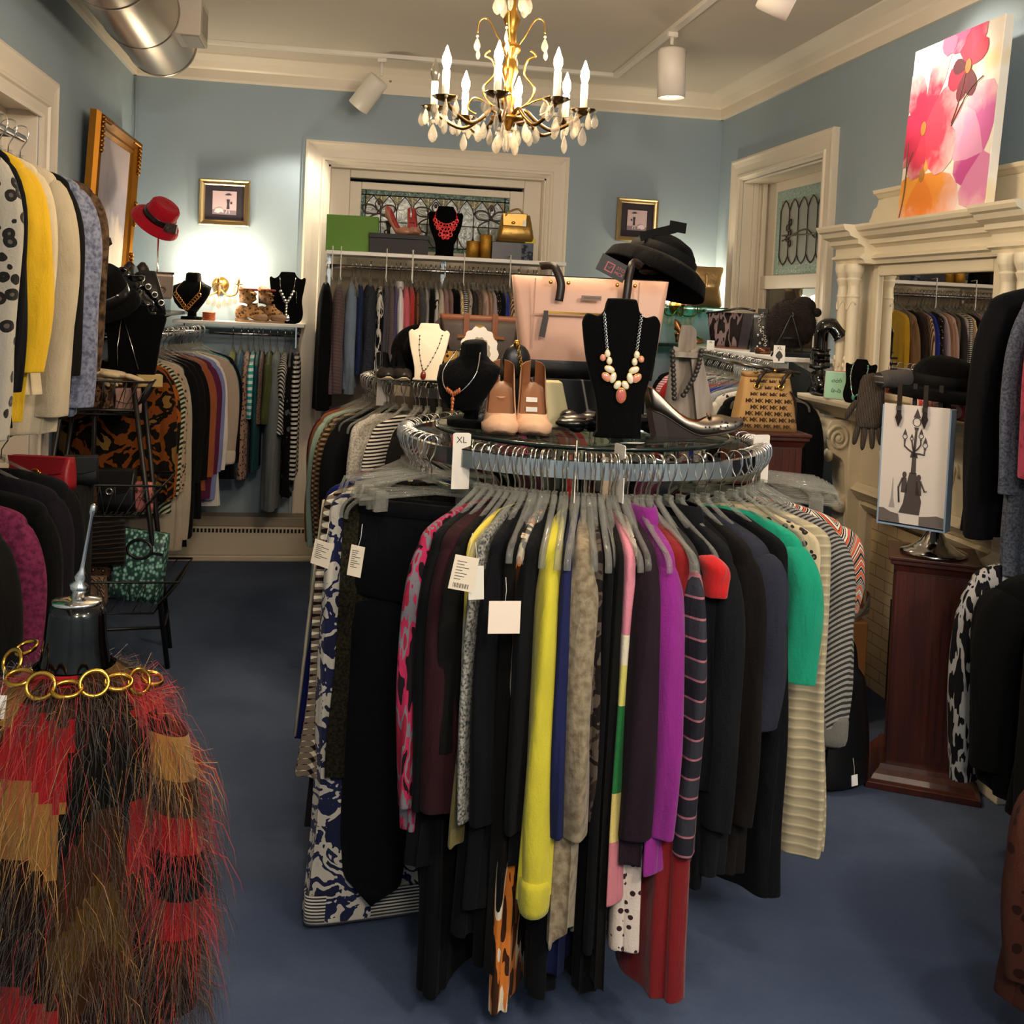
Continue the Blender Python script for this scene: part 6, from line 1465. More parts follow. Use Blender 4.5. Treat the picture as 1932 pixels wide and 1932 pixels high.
# ============================================================ SHELF ABOVE THE WINDOW RACK
S1 = 1.8172
def sx(px, y=6.08): return PY(px, 470, y).x
solo('gift_box', M().bb((-.155, -.07, 0), (.135, .07, .205)), mat('lime_green_card', '5f8f2c', .6), 'lime green box standing at the left end of the window shelf', 'box', (sx(668), 6.13, S1), -.06, bevel=.003)
t = thing('shoe_box', 'black shoe box under the pink heels on the window shelf', 'box', (sx(752), 6.07, S1), -.05)
part(t, 'box', M().bb((-.165, -.06, 0), (.165, .06, .085)), mat('charcoal_card', '25242a', .6), .002); part(t, 'lid', M().bb((-.168, -.063, .086), (.168, .063, .112)), mat('charcoal_card', '25242a', .6), .002)
for px, rz, lb in ((752, .95, 'blush slingback heel with side turned, on the black shoe box'), (778, .1, 'blush peep toe heel facing forward on the black shoe box')):
    t = thing('high_heel', lb, 'shoe', (sx(px), 6.06, S1+.1125), rz, 'pair of blush heels')
    pump(t, .2, .1, mat('blush_patent', 'bd8670', .25, coat=.4), mat('coral_lining', 'b8484a', .5), mat('tan_sole', '8a5c40', .5), False, W=.036, heelm=mat('dark_heel', '2c1e1a', .4), open_from=.2)
t = thing('necklace_bust', 'black flat necklace bust on the window shelf', 'necklace display', (sx(838), 6.05, S1), 0)
LN = flat_bust(t, .2, .29, M_VEL, .022, .08, .48, .55)
nk = thing('bib_necklace', 'bright coral red bib necklace of round links on the black bust', 'necklace', (sx(838), 6.05, S1), 0); M_CORAL = mat('coral_red_resin', 'e01c22', .2, coat=.6)
_, f_ = on_bust(nk, None, [], LN, .022, 0); m = M()
for row, (n_, z, w_) in enumerate(((8, .178, .062), (7, .155, .054), (6, .134, .044), (4, .114, .03), (2, .098, .011))):
    for k in range(n_):
        u = -1+2*k/(n_-1); q = f_(u*w_, z+.028*u*u*(1 if row < 3 else .4), .004); m.ring(q, .0095, .0042, 12, 6, Rx(PI/2))
part(nk, 'links', m, M_CORAL)
m = M()
for s in (-1, 1):
    m.tube([f_(s*.064, .21), f_(s*.058, .255), f_(s*.048, .275)], .0016, 5)
    for k in range(3): m.sph(f_(s*(.066-.002*k), .208+.011*k, .002), .006, 8, 6)
part(nk, 'cord', m, M_CORAL)
gl = NT('gold_glitter'); v_ = gl.voro(gl.co(), 260, 'F1', 1, 'Color'); gl.color(gl.mix(.25, 'c8973c', v_, 'MULTIPLY')); gl.set(Roughness=.3, Metallic=.85); gl.bump(gl.noise(gl.co(), 300, 2), .8, .003)
for px, h_, r_, lb in ((892, .098, .038, 'short gold glitter candle on the window shelf'), (916, .138, .037, 'tall gold glitter candle beside the navy box')):
    solo('pillar_candle', M().lathe([(.002, 0), (r_, 0), (r_, h_-.004), (r_-.006, h_), (.012, h_-.006), (.002, h_-.006)], 28), gl.m, lb, 'candle', (sx(px, 6.05), 6.05, S1))
t = thing('gift_box', 'navy box with shimmering end under the gold handbag', 'box', (sx(966), 6.08, S1), -.03)
part(t, 'box', M().bb((-.125, -.06, 0), (.115, .06, .102)), mat('navy_gift_paper', '141a2a', .35), .003)
part(t, 'patterned_end', M().bb((.048, -.0612, .002), (.1155, -.0601, .1)), fab('2c3448', 'blotch', ('5a6274', '1c2232'), 3, .3))
M_GLAM = mat('gold_lame_leather', '9c7c40', .32, metal=.75, bump=.5, bscale=35)
t = thing('handbag', 'slouchy gold metallic satchel on the navy box', 'bag', (sx(970), 6.07, S1+.1025), -.05)
part(t, 'body', tote_body(.22, .16, .1, .05, .16, 8, .025), M_GLAM); part(t, 'flap', M().prism([(-.085, .165), (.06, .165), (.055, .09), (-.08, .09)], -.062, -.054), M_GLAM, .004)
part(t, 'handle', M().tube(spline([(-.075, -.04, .1), (-.06, -.06, .16), (0, -.05, .19), (.03, -.05, .17), (.05, -.04, .12)], 5), .006, 8), M_GLAM); part(t, 'turn_lock', M().sph((-.02, -.065, .11), (.012, .005, .008), 10, 6), M_GOLD)
part(t, 'yellow_tag', M().box((.085, -.05, .012), (.06, .003, .026)), mat('yellow_card', 'd8cf3c', .6)); part(t, 'white_tag', M().box((.045, -.064, .11), (.018, .002, .034)), M_SHELF)
for px, tp in ((627, None), (643, None), (729, None), (778, 'w'), (875, None), (962, None)):
    p = PY(px, 500, 5.97); solo('shelf_hook', M().tube([(0, .06, .07), (0, 0, .075), (0, 0, -.09), (.004, 0, -.11)], .005 if tp else .003, 6), M_SHELF, 'white strip hook hanging over the front of the window shelf', 'hook', (p.x, 5.945, 1.765), 0, 'hooks on the window shelf')

# ============================================================ WALL SHELF, LEFT OF WINDOW
S2 = 1.3932
def s2(px, y=6.25): return PY(px, 600, y).x
t = thing('velvet_bust', 'black velvet bust with V chest at the left end of the wall shelf', 'necklace display', (s2(360), 6.26, S2), -.25); solid_bust(t, .27, M_VEL)
nk = thing('necklace', 'gold link V necklace on the left wall shelf bust', 'necklace', (s2(360), 6.26, S2), -.25); m = M(); k_ = 1.35
for s in (-1, 1):
    m.tube(spline([(s*.034*k_, -.0, .165*k_), (s*.05*k_, -.04*k_, .13*k_), (s*.045*k_, -.052*k_, .105*k_)], 4), .002, 5)
    for j in range(7):
        u = j/6; m.ring((s*(.05-.046*u)*k_, (-.05-.006*u)*k_, (.105-.055*u)*k_), .011, .0036, 10, 5, Rx(PI/2))
part(nk, 'links', m, mat('rose_gold_links', 'c08a50', .25, 1))
m = M()
for k in range(5): m.ring((0, 0, .006+.0095*k), .032, .0052, 24, 8)
solo('bracelet', m, mat('coral_copper_beads', 'b45a34', .3, .4, bump=.8, bscale=200), 'stack of coral copper bracelets beside the black V bust', 'bracelet', (s2(394, 6.22), 6.22, S2))
LEO = fab('a97c4c', 'spots', ('3a2214', '7c5430'), 1.6)
for px, rz, lb in ((470, 1.2, 'left tan leopard lace up boot on the wall shelf'), (506, 1.0, 'right tan leopard lace up boot next to the flat bust')):
    t = thing('ankle_boot', lb, 'boot', (s2(px, 6.27)-.01, 6.27, S2), rz, 'pair of leopard boots')
    boot(t, .185, .17, LEO, mat('tan_rubber', 'a07c58', .6), .04, .056)
    part(t, 'toe_cap', M().sph((0, -.082, .03), (.036, .05, .028), 14, 8), mat('tan_nubuck', '96765a', .8))
    m = M()
    for k in range(5): m.tube([(-.02, -.052+.007*k, .075+.024*k), (.02, -.056+.007*k, .085+.024*k)], .0028, 5)
    part(t, 'laces', m, mat('brown_lace', '4a3624', .7)); part(t, 'red_lining', M().tube([(.052*cos(a), .05*sin(a), .186) for a in [2*PI*k/16 for k in range(16)]], .007, 6, closed=True), mat('rust_knit', '8a3a24', .9))
t = thing('necklace_bust', 'black round hipped flat bust at the right end of the wall shelf', 'necklace display', (s2(540), 6.24, S2), 0); LN = flat_bust(t, .205, .30, M_VEL, .022, .1, .46, .6, True)
nk = thing('necklace', 'silver disc Y necklace on the round hipped flat bust', 'necklace', (s2(540), 6.24, S2), 0); _, f_ = on_bust(nk, None, [], LN, .022, 0); m = M()
for s in (-1, 1): m.tube([f_(s*.045, .27), f_(s*.04, .22), f_(s*.032, .18)], .002, 5)
for s in (-1, 1):
    for j in range(4): m.sph(f_(s*(.036-.009*j), .185-.018*j, .003), (.011, .004, .011), 10, 6)
for j in range(5): m.sph(f_(0, .118-.017*j, .003), (.0095, .004, .0095), 10, 6)
m.sph(f_(.006, .032, .003), (.018, .004, .018), 16, 8); m.tube([f_(.05, .19), f_(.056, .12)], .0016, 5); part(nk, 'discs', m, M_SILV)
# wall sconces either side of the window
def sconce(x, label):
    t = thing('wall_sconce', label, 'wall lamp', (x, YB-.001, 1.60))
    part(t, 'back_plate', M().lathe([(.002, 0), (.045, .004), (.05, .012), (.02, .02), (.002, .022)], 20, mat=Rx(PI/2)), M_BRASS)
    for i, (dx, dy) in enumerate(((-.11, -.10), (0, -.14), (.11, -.10))):
        part(t, 'arm', M().tube(spline([(0, -.02, -.02), (dx*.4, dy*.6, -.06), (dx*.9, dy*.95, -.05), (dx, dy, 0)], 5), .005, 6), M_BRASS)
        part(t, 'bobeche', M().lathe([(.004, 0), (.024, .008), (.026, .012), (.004, .008)], 16, (dx, dy, 0)), M_BRASS)
        part(t, 'candle_sleeve', M().cyl((dx, dy, .01), (dx, dy, .06), .008), mat('amber_candle_sleeve', 'b8844c', .5))
        part(t, 'bulb', M().lathe([(.005, .06), (.011, .078), (.009, .092), (.001, .112)], 12, (dx, dy, 0)), mat('lit_sconce_bulb', 'fff0d0', .3, emit='ffe4b4', estr=40))
        lamp('POINT', (x+dx, YB-.001+dy-.0, 1.60+.088), SCONCE_W, 'ffeac4', .02)
        for k in range(5):
            a = 2*PI*k/5; o = part(t, 'crystal', DROP, None, loc=(dx+.024*cos(a), dy+.024*sin(a), -.0)); o.rotation_euler = (0, 0, a)
    for k in range(7):
        o = part(t, 'crystal', DROP, None, loc=(-.09+.03*k, -.07, -.055-.03*(1-abs(k-3)/3))); o.scale = (1.3,)*3
SCONCE_W = 7.0
sconce(PY(413, 540, YB-.1).x, 'small brass candle sconce with crystals glowing above the wall shelf')
sconce(PY(1284, 590, YB-.1).x, 'brass candle sconce hidden behind the black hat, right of the window')

# ============================================================ CORNER CLUSTER AND BASKET STAND
SZ = 1.44
t = thing('corner_shelf', 'black shelf above the corner coats along the left wall', 'shelf', (XL, 5.4, SZ))
part(t, 'board', M().bb((.001, -.5, -.018), (.36, 1.03, 0)), mat('black_laminate', '121214', .4), .003)
for y in (-.4, .4, .9): part(t, 'bracket', M().prism([(.001, -.02), (.3, -.02), (.001, -.16)], y-.006, y+.006), M_BLK)
def ws(px, py, x): p = PX(px, py, x); return p
q = ws(268, 516, -1.0)
t = thing('clutch_bag', 'pale taupe clutch with bow standing below the red hat', 'bag', (-.985, 5.62, SZ+.07), -.35)
t.rotation_euler = (.15, 0, 0.35)
part(t, 'body', M().bb((-.15, -.02, -.0), (.16, .02, .13)), mat('taupe_metallic', 'a8978a', .35, .4), .012); m = M()
for s in (-1, 1): m.ring((.07+s*.025, -.024, .05), .018, .006, 12, 6, Rx(PI/2), sx=1.3)
part(t, 'bow', m, mat('taupe_bow', '7c6c62', .3, .5)); part(t, 'top_bar', M().cyl((-.152, 0, .132), (.162, 0, .132), .006), metal('pewter_bar', '8a7e74', .25))
solo('lucite_riser', M().bb((-.14, -.07, 0), (.14, .07, .069)), glassy('lucite', 'f0f4f2', .85), 'clear acrylic riser under the taupe clutch', 'riser', (-.985, 5.63, SZ), .35)
for dx, lb in ((0, 'left brown loafer propped upright in front of the taupe clutch'), (.055, 'right brown loafer leaning against its pair')):
    t = thing('loafer', lb, 'shoe', (-.99+dx, 5.36+dx*.4, SZ+.15), 0, 'pair of brown loafers'); t.rotation_euler = (-1.15, 0, .25)
    pump(t, .22, .02, mat('chestnut_leather', '55342a', .35), M_TAN, mat('shoe_sole_dark', '241a16', .5), True, W=.036, open_from=.45)
t = thing('hat_stand', 'thin metal pole stand holding the red hat', 'hat stand', (-.945, 5.88, SZ)); part(t, 'base', M().lathe([(.002, 0), (.05, 0), (.05, .006), (.002, .01)], 20), M_CHROME); part(t, 'rod', M().cyl((0, 0, .005), (0, 0, .46), .005), M_CHROME); part(t, 'cap', M().sph((0, 0, .46), .012, 10, 6), M_CHROME)
M_RED = fab('c40f2c', rough=.9); t = thing('fedora', 'crimson felt hat with wide black ribbon tilted on a pole', 'hat', (-.95, 5.88, 1.93)); t.rotation_euler = (.42, .62, 0)
hat(t, .135, .085, .1, M_RED, mat('black_satin_ribbon', '101012', .3), .03, bow=None)
part(t, 'bow', M().box((.075, -.06, .02), (.05, .012, .045), Ry(.3)).box((.1, -.045, .03), (.04, .012, .05), Ry(-.4)).sph((.08, -.07, .022), (.012, .012, .018), 8, 6), mat('grey_satin_bow', '4a4644', .3))
t = thing('leather_bag', 'black leather slouch bag with silver buckles in the left corner', 'bag', (-.93, 5.1, SZ), .4)
part(t, 'body', tote_body(.3, .2, .14, .06, .2, 8, .03), M_LEATH); part(t, 'strap', M().tube(spline([(-.1, -.06, .15), (-.05, -.08, .2), (.06, -.09, .1), (.12, -.07, .02)], 6), .012, 6), M_PAT)
m = M()
for k in range(4): m.ring((.02+.03*k, -.1, .16-.035*k), .013, .004, 10, 6, Rx(PI/2))
part(t, 'buckles', m, M_SILV)
t = thing('ankle_boot', 'black ankle boot at the end of the corner shelf', 'boot', (-.9, 4.97, SZ), 1.2); boot(t, .17, .16, M_PAT, M_BLK, .04, .05)
# wire basket stand
BX, BY = -.925, 4.57
t = thing('basket_stand', 'black wire three basket stand with fleur de lis finial near the left wall', 'display stand', (BX, BY, 0))
top = [(-.13, -.1), (.13, -.1), (.13, .1), (-.13, .1)]; bot = [(-.27, -.17), (.3, -.09), (.27, .17), (-.27, .17)]
for (a, b), (c, d) in zip(top, bot): part(t, 'leg', M().tube([(a, b, 1.16), (c, d, 0)], .0105, 6), M_BLK)
part(t, 'crossbar', M().tube([(-.26, -.16, .17), (.28, -.09, .17)], .007, 6), M_BLK); part(t, 'crossbar', M().tube([(.28, -.09, .17), (.26, .15, .17)], .007, 6), M_BLK); part(t, 'crossbar', M().tube([(-.145, -.105, 1.06), (.15, -.1, 1.06)], .007, 6), M_BLK)
part(t, 'center_pole', M().cyl((-.03, -.03, .2), (-.03, -.03, 1.68), .009), M_BLK)
def wire_basket(z, w, d, h, y0, x0=0):
    m = M(); a = [(x0-w, y0-d), (x0+w, y0-d), (x0+w, y0+d), (x0-w, y0+d)]; b = [(x0+(x-x0)*.62, y0+(y-y0)*.55) for x, y in a]
    m.tube([(x, y, z+h) for x, y in a], .005, 6, closed=True); m.tube([(x, y, z) for x, y in b], .004, 6, closed=True)
    for i in range(4):
        j = (i+1) % 4; n = 9
        for k in range(n):
            u, v, w_ = k/n, (k+.5)/n, (k+1)/n; L = lambda p, q, s: (p[0]+(q[0]-p[0])*s, p[1]+(q[1]-p[1])*s)
            A, B, C_ = L(a[i], a[j], u), L(b[i], b[j], v), L(a[i], a[j], w_)
            m.tube([(*A, z+h), (*B, z), (*C_, z+h)], .0026, 4)
    for k in range(5): m.tube([(x0-w*.62+w*.31*k, y0-d*.55, z), (x0-w*.62+w*.31*k, y0+d*.55, z)], .0026, 4)
    part(t, 'wire_basket', m, M_BLK)
wire_basket(1.04, .2, .14, .14, 0); wire_basket(.63, .27, .17, .14, -.02); wire_basket(.24, .28, .2, .15, -.02, .07)
m = M(); c = V(-.03, -.03, 1.68)
m.sph(c+V(0, 0, .012), (.018, .018, .012), 10, 6); m.lathe([(.003, .02), (.006, .035), (.017, .07), (.010, .1), (.002, .13)], 10, c, sx=1, sy=.55)
for s in (-1, 1): m.tube([c+V(s*.004, 0, .035), c+V(s*.018, 0, .065), c+V(s*.034, 0, .07), c+V(s*.04, 0, .052), c+V(s*.032, 0, .044)], [.004, .008, .009, .007, .004], 6)
m.box(c+V(0, 0, .036), (.03, .016, .009)); part(t, 'finial', m, mat('bronze_finial', '241a16', .4, .6))
# things on the stand
bz = 1.18
t = thing('cloche_hat', 'black cloche hat with a jewel hung on the fleur de lis pole', 'hat', (BX-.0, BY-.06, 1.50)); t.rotation_euler = (.5, -.25, 0)
hat(t, .135, .1, .13, M_FELT, mat('black_satin_ribbon', '101012', .3), .03); part(t, 'jewel', M().sph((.07, -.08, .05), .008, 10, 6), M_SILV)
t = thing('velvet_bust', 'wide black velvet bust on the basket stand', 'necklace display', (BX+.1, BY+.03, 1.19), -.1); LN = flat_bust(t, .25, .30, M_VEL, .03, .08, .4, .8)
nk = thing('necklace', 'long thin silver chain on the wide black bust', 'necklace', (BX+.1, BY+.03, 1.19), -.1); _, f_ = on_bust(nk, None, [], LN, .03, 0)
part(nk, 'chain', M().tube([f_(-.05, .26), f_(.0, .12), f_(.03, .03)], .0022, 5).tube([f_(-.05, .26), f_(-.06, .12), f_(-.055, .04)], .0022, 5), M_SILV)
CRM = fab('d8c4a0')
def glove(label, loc, rot, cloth, s=1.0, cat='glove', group=None):
    t = thing('glove', label, cat, loc, 0, group); t.rotation_euler = rot
    n = 14; rg = []
    for y, a, b in ((.12, .035, .016), (.06, .038, .016), (0, .042, .016), (-.05, .04, .014), (-.062, .032, .01)): rg.append([V(a*s*cos(2*PI*j/n), y*s, b*s*sin(2*PI*j/n)) for j in range(n)])
    part(t, 'palm', M().loft(rg), cloth, sub=1)
    for i, (x, L, sp) in enumerate(((-.029, .06, -.16), (-.010, .075, -.05), (.010, .07, .06), (.028, .055, .17))):
        part(t, 'finger', M().tube([(x*s, -.05*s, 0), ((x+sp*L*.5)*s, (-.05-L*.55)*s, -.004*s), ((x+sp*L)*s, (-.05-L)*s, -.016*s)], [.0105*s, .0098*s, .007*s], 8), cloth, sub=1)
    part(t, 'thumb', M().tube([(-.034*s, .03*s, 0), (-.058*s, -.005*s, -.003*s), (-.066*s, -.035*s, -.008*s)], [.012*s, .0105*s, .0075*s], 8), cloth, sub=1)
    return t
glove('cream glove lying across the top wire basket', (BX+.02, BY-.07, 1.205), (.1, .1, 1.9), CRM, 1.2)
glove('second cream glove under the first on the top basket', (BX-.05, BY-.03, 1.20), (.15, -.1, 1.1), fab('ccb892'), 1.2)
solo('small_box', M().bb((-.05, -.035, 0), (.05, .035, .05)), mat('kraft_gold_box', 'a48c50', .5), 'kraft gold box at the right corner of the top basket', 'box', (BX+.17, BY+.02, 1.15), .3, bevel=.003)
BR = fab('3a2a20', 'blotch', ('6a4c38', '241810'), 3); PR = fab('4a3628', 'spots', ('1a120e', 'a08a78'), 1.4)
def pouch(label, loc, w, h, d, cl, rz=0, rx=0, cat='bag', name='pouch', clasp=None):
    t = thing(name, label, cat, loc); t.rotation_euler = (rx, 0, rz); part(t, 'body', tote_body(w, w*.92, d, d*.6, h, 6, d*.15), cl); part(t, 'flap', M().prism([(-w*.46, h), (w*.46, h), (w*.4, h*.5), (0, h*.4), (-w*.4, h*.5)], -d*.72, -d*.62), cl, .002)
    if clasp: part(t, 'clasp', M().ring((0, -d*.78, h*.5), .012, .004, 12, 6, Rx(PI/2)).sph((.016, -d*.78, h*.5), .006, 8, 6), clasp)
    return t
pouch('brown mottled pouch inside the top basket', (BX-.05, BY-.05, 1.045), .2, .11, .07, BR)
pouch('pink beige pouch in the top basket corner', (BX+.1, BY-.03, 1.045), .1, .1, .06, fab('b08a7c'))
pouch('black pouch with silver clasp in the middle basket', (BX+.05, BY-.05, .645), .2, .17, .07, M_LEATH, clasp=M_SILV)
pouch('brown animal print pouch in the middle basket', (BX-.08, BY-.08, .64), .18, .13, .06, PR, .3); pouch('pink and black pouch at the right of the middle basket', (BX+.16, BY-.04, .64), .1, .12, .05, fab('5a3a38', 'blotch', ('c87a74',), 3), -.3)
SNK = NT('teal_snakeskin'); v_ = SNK.voro(SNK.co(scale=(1, 1, .8)), 70); SNK.color(SNK.ramp(v_, [(0, 'a8d0c4'), (.3, '7cb0a4'), (.55, '24423c')])); SNK.set(Roughness=.35); SNK.bump(v_, .4, .003)
t = thing('snakeskin_bag', 'teal snakeskin bag standing in the bottom basket', 'bag', (BX+.16, BY-.08, .285), -.1); t.rotation_euler = (-.1, .1, -.15)
part(t, 'body', tote_body(.21, .19, .08, .05, .28, 8, .015), SNK.m); part(t, 'cutout_handle', M().ring((-.0, -.048, .21), .038, .006, 20, 6, Rx(PI/2), sx=1.3), M_LEATH); part(t, 'strap', M().box((.07, -.045, .2), (.05, .006, .01)), M_LEATH)
pouch('floral yellow box bag at the left of the bottom basket', (BX-.16, BY-.1, .42), .13, .085, .06, fab('b8964a', 'blotch', ('c8702c', '6a6a30', 'd2c49a'), 5), .1); pouch('dark brown zigzag pouch in the bottom basket', (BX-.04, BY-.12, .27), .2, .12, .07, fab('2c1e18', 'chevron', ('8a7460', '2c1e18', '8a7460'), 2))
pouch('brown reptile wristlet in the bottom basket', (BX-.02, BY-.06, .37), .17, .1, .05, PR, -.2); pouch('dark woven tote standing at the left of the bottom basket', (BX-.16, BY-.06, .27), .2, .15, .07, BR)
pouch('black ruched bag hanging below the middle basket', (BX+.04, BY-.12, .44), .17, .17, .05, fab('141210', 'crinkle', ('3a302a',), 2))
t = pricetag((BX-.03, BY-.25, .25), (0, .1, 0), .022, .03, 'tiny white tag hanging under the bottom basket', 0, color='d8d4c8')
# red clutch on a black draped plinth
solo('draped_plinth', M().bb((-.17, -.13, 0), (.17, .13, .86)), fab('0c0b0c'), 'black cloth covered plinth under the red clutch', 'plinth', (-1.0, 3.86, 0), 0, bevel=.02)
pouch('deep red leather clutch with gold bow clasp on the black plinth', (-.965, 3.80, .8605), .22, .11, .07, mat('red_leather', '8c1420', .45), -.2, -.1, name='clutch_bag', clasp=M_GOLD)
pouch('black quilted clutch right of the red clutch', (-.86, 3.90, .8605), .12, .1, .06, M_LEATH, .2, name='clutch_bag')
# ============================================================ RIGHT SIDE
S3 = 1.372
t = thing('window_shelf', 'white shelf under the right window carrying the zebra boots and fur hat', 'shelf', (XR, 5.4, S3))
part(t, 'board', M().bb((-.32, -.78, -.02), (-.002, .95, 0)), M_SHELF, .003)
for y in (-.7, .1, .9): part(t, 'bracket', M().prism([(-.25, -.021), (-.002, -.021), (-.002, -.14)], y-.006, y+.006), M_SHELF)
part(t, 'glass_front', M().bb((-.3, -.77, -.26), (-.294, -.1, -.022)), glassy('etched_glass', 'dfe6e6', .55, .25))
def r3(px, py, x=2.16): return PX(px, py, x)
ZEB = fab('1c1416', 'ikat', ('8a767a', '1c1416'), 1.0, .35)
q = r3(1372, 640)
t = thing('zebra_bag', 'zebra print tote with sharp folded top on the white window shelf', 'bag', (q.x+.02, q.y, S3), -.5)
part(t, 'body', tote_body(.2, .27, .1, .05, .20), ZEB); part(t, 'side_panel', M().prism([(.045, .0), (.1, 0), (.13, .2), (.07, .2)], -.057, -.05), mat('plum_patent', '24161a', .2, coat=.5), .004)
part(t, 'zip_top', M().tube(spline([(-.14, -.02, .19), (-.05, -.03, .205), (.05, -.03, .225), (.13, -.02, .215)], 5), .006, 6), M_PAT); part(t, 'foot', M().bb((-.1, -.06, 0), (.1, .05, .008)), M_COGN)
q = r3(1432, 650)
t = thing('chain_bag', 'black evening bag with silver chain beside the zebra tote', 'bag', (q.x, q.y-.02, S3), -.5); part(t, 'body', tote_body(.1, .09, .07, .05, .20), M_LEATH); part(t, 'collar', M().bb((-.02, -.02, .2), (.03, .02, .225)), M_LEATH); m = M()
for k in range(16): m.ring((.01-.02*sin(k*.35), -.046, .2-.0105*k), .007, .0026, 8, 5, Rx(PI/2) if k % 2 else Ry(PI/2))
for k in range(6): m.sph((-.01+.012*(k % 3), -.05, .03+.02*k), .008, 8, 6)
part(t, 'chain', m, M_SILV)
q = r3(1486, 640, 2.14); FUR = NT('brown_faux_fur'); FUR.color('1c110e'); FUR.set(Roughness=1); FUR.bump(FUR.noise(FUR.co(), 140, 3), 1, .006)
t = thing('display_easel', 'thin black metal easel holding the round fur hat', 'easel', (q.x-.02, q.y-.06, S3), -.45)
for nm, P in (('leg', [(-.075, -.06, 0), (.01, -.04, .2)]), ('leg', [(.075, -.05, 0), (.01, -.04, .2)]), ('back_leg', [(.02, .1, 0), (.01, -.03, .19)]), ('hook', [(.01, -.04, .2), (.012, -.055, .21), (.016, -.075, .2), (.018, -.08, .185)]), ('crossbar', [(-.03, -.05, .09), (.04, -.046, .09)])): part(t, nm, M().tube(P, .0042, 6), M_BLK)
t = thing('fur_hat', 'round dark brown fur hat on the easel in front of the right window', 'hat', (q.x+.0, q.y-.03, S3+.155), 0); t.rotation_euler = (0, 0, -.45)
m = M(); r = random.Random(1)
part(t, 'crown', M().sph((0, 0, 0), (.115, .05, .115), 28, 18), FUR.m); part(t, 'ear_flap', M().sph((.05, .03, .085), (.06, .035, .05), 18, 12), FUR.m); part(t, 'pompom', M().sph((.115, .02, .06), .022, 12, 8), FUR.m)
m = M()
for k in range(2600):
    a = r.uniform(0, 2*PI); b = math.acos(r.uniform(-1, 1)); n = V(sin(b)*cos(a), sin(b)*sin(a), cos(b)); p = V(n.x*.114, n.y*.05, n.z*.114); d = (V(n.x, n.y*2, n.z).normalized()+V(r.uniform(-.5, .5), r.uniform(-.5, .5), r.uniform(-.8, .2))).normalized()*.012; s = d.cross(V(0, 1, .3)).normalized()*.0007
    m.add([p-s, p+s, p+d], [(0, 1, 2)], False)
o = part(t, 'fur', m, FUR.m); o['kind'] = 'stuff'
solo('riser_block', M().bb((-.07, -.05, 0), (.07, .05, .022)), mat('black_acrylic', '0a0a0c', .15), 'black acrylic block below the fur hat', 'riser', (q.x+.03, q.y-.09, S3+.0), -.45, bevel=.003)
q = r3(1440, 652, 2.09)
solo('bangle', M().tube([(.036*cos(a), .036*sin(a), .016) for a in [2*PI*k/28 for k in range(28)]], 1.0, 8, closed=True, sq=(.016, .005), up=(0, 0, 1)), mat('bronze_bangle', '6a4030', .2, .6), 'wide bronze bangle on the white window shelf', 'bangle', (q.x, q.y, S3))
# teal glass corner shelf
GS = 1.60
t = thing('glass_shelf', 'teal edged glass corner shelf in the back right corner', 'shelf', (2.05, 6.3, GS)); part(t, 'glass', M().bb((-.2, -.16, -.008), (.3, .155, 0)), glassy('teal_glass', '6fb8a8', .6), .001)
for x in (-.12, .22): part(t, 'bracket', M().bb((x-.006, .02, -.03), (x+.006, .16, -.009)), M_CHROME)
M_GPAT = mat('crumpled_gold_lame', 'b89a6c', .28, .8, bump=1, bscale=28)
q = PY(1336, 540, 6.22)
def crumple(label, loc, sx_, sz_, seed, rz=0):
    m = M(); r = random.Random(seed); n = 20; rg = []
    for i in range(13):
        u = i/12; k = .72+.35*abs(u-.5)**.8*2*.5; rg.append([V(sx_*k*(abs(cos(a))**.7)*math.copysign(1, cos(a))*(1+r.uniform(-.07, .07)), .035*(1.1-abs(u-.5)*1.7)*math.copysign(abs(sin(a))**.7, sin(a)) if u not in (0, 1) else .003*sin(a), sz_*(u-.5)*2+r.uniform(-.006, .006)+.03*(abs(cos(a))**3)*(u-.5)) for a in [2*PI*j/n for j in range(n)]])
    m.loft(rg); t = thing('gold_pouch', label, 'bag', loc, rz); part(t, 'body', m, M_GPAT, sub=1); part(t, 'strap', M().tube(spline([(-sx_*.4, -.036, -sz_*.5), (-sx_*.1, -.045, 0), (-sx_*.1, -.04, sz_*.7)], 5), .006, 6), M_GPAT)
crumple('crumpled gold metallic pouch standing on the teal glass shelf', (q.x, 6.24, GS+.125), .105, .118, 3, -.2)
q = PY(1302, 490, 6.3); crumple('narrow gold pouch behind the crumpled gold pouch', (q.x, 6.33, GS+.14), .04, .135, 8, .2)
q = PY(1300, 625, 6.22); t = thing('high_heel', 'rose gold pump at the left of the zebra tote', 'shoe', (q.x, 6.2, S3+.003), .9)
pump(t, .21, .08, metal('rose_gold_leather', 'c89468', .25), M_TAN, M_TAN, False, W=.035)
# side table surface for that pump
solo('corner_table', M().bb((-.2, -.13, -.02), (.15, .12, 0)), glassy('teal_glass', '6fb8a8', .6), 'low teal glass shelf under the rose gold pump', 'shelf', (1.93, 6.3, S3), 0)
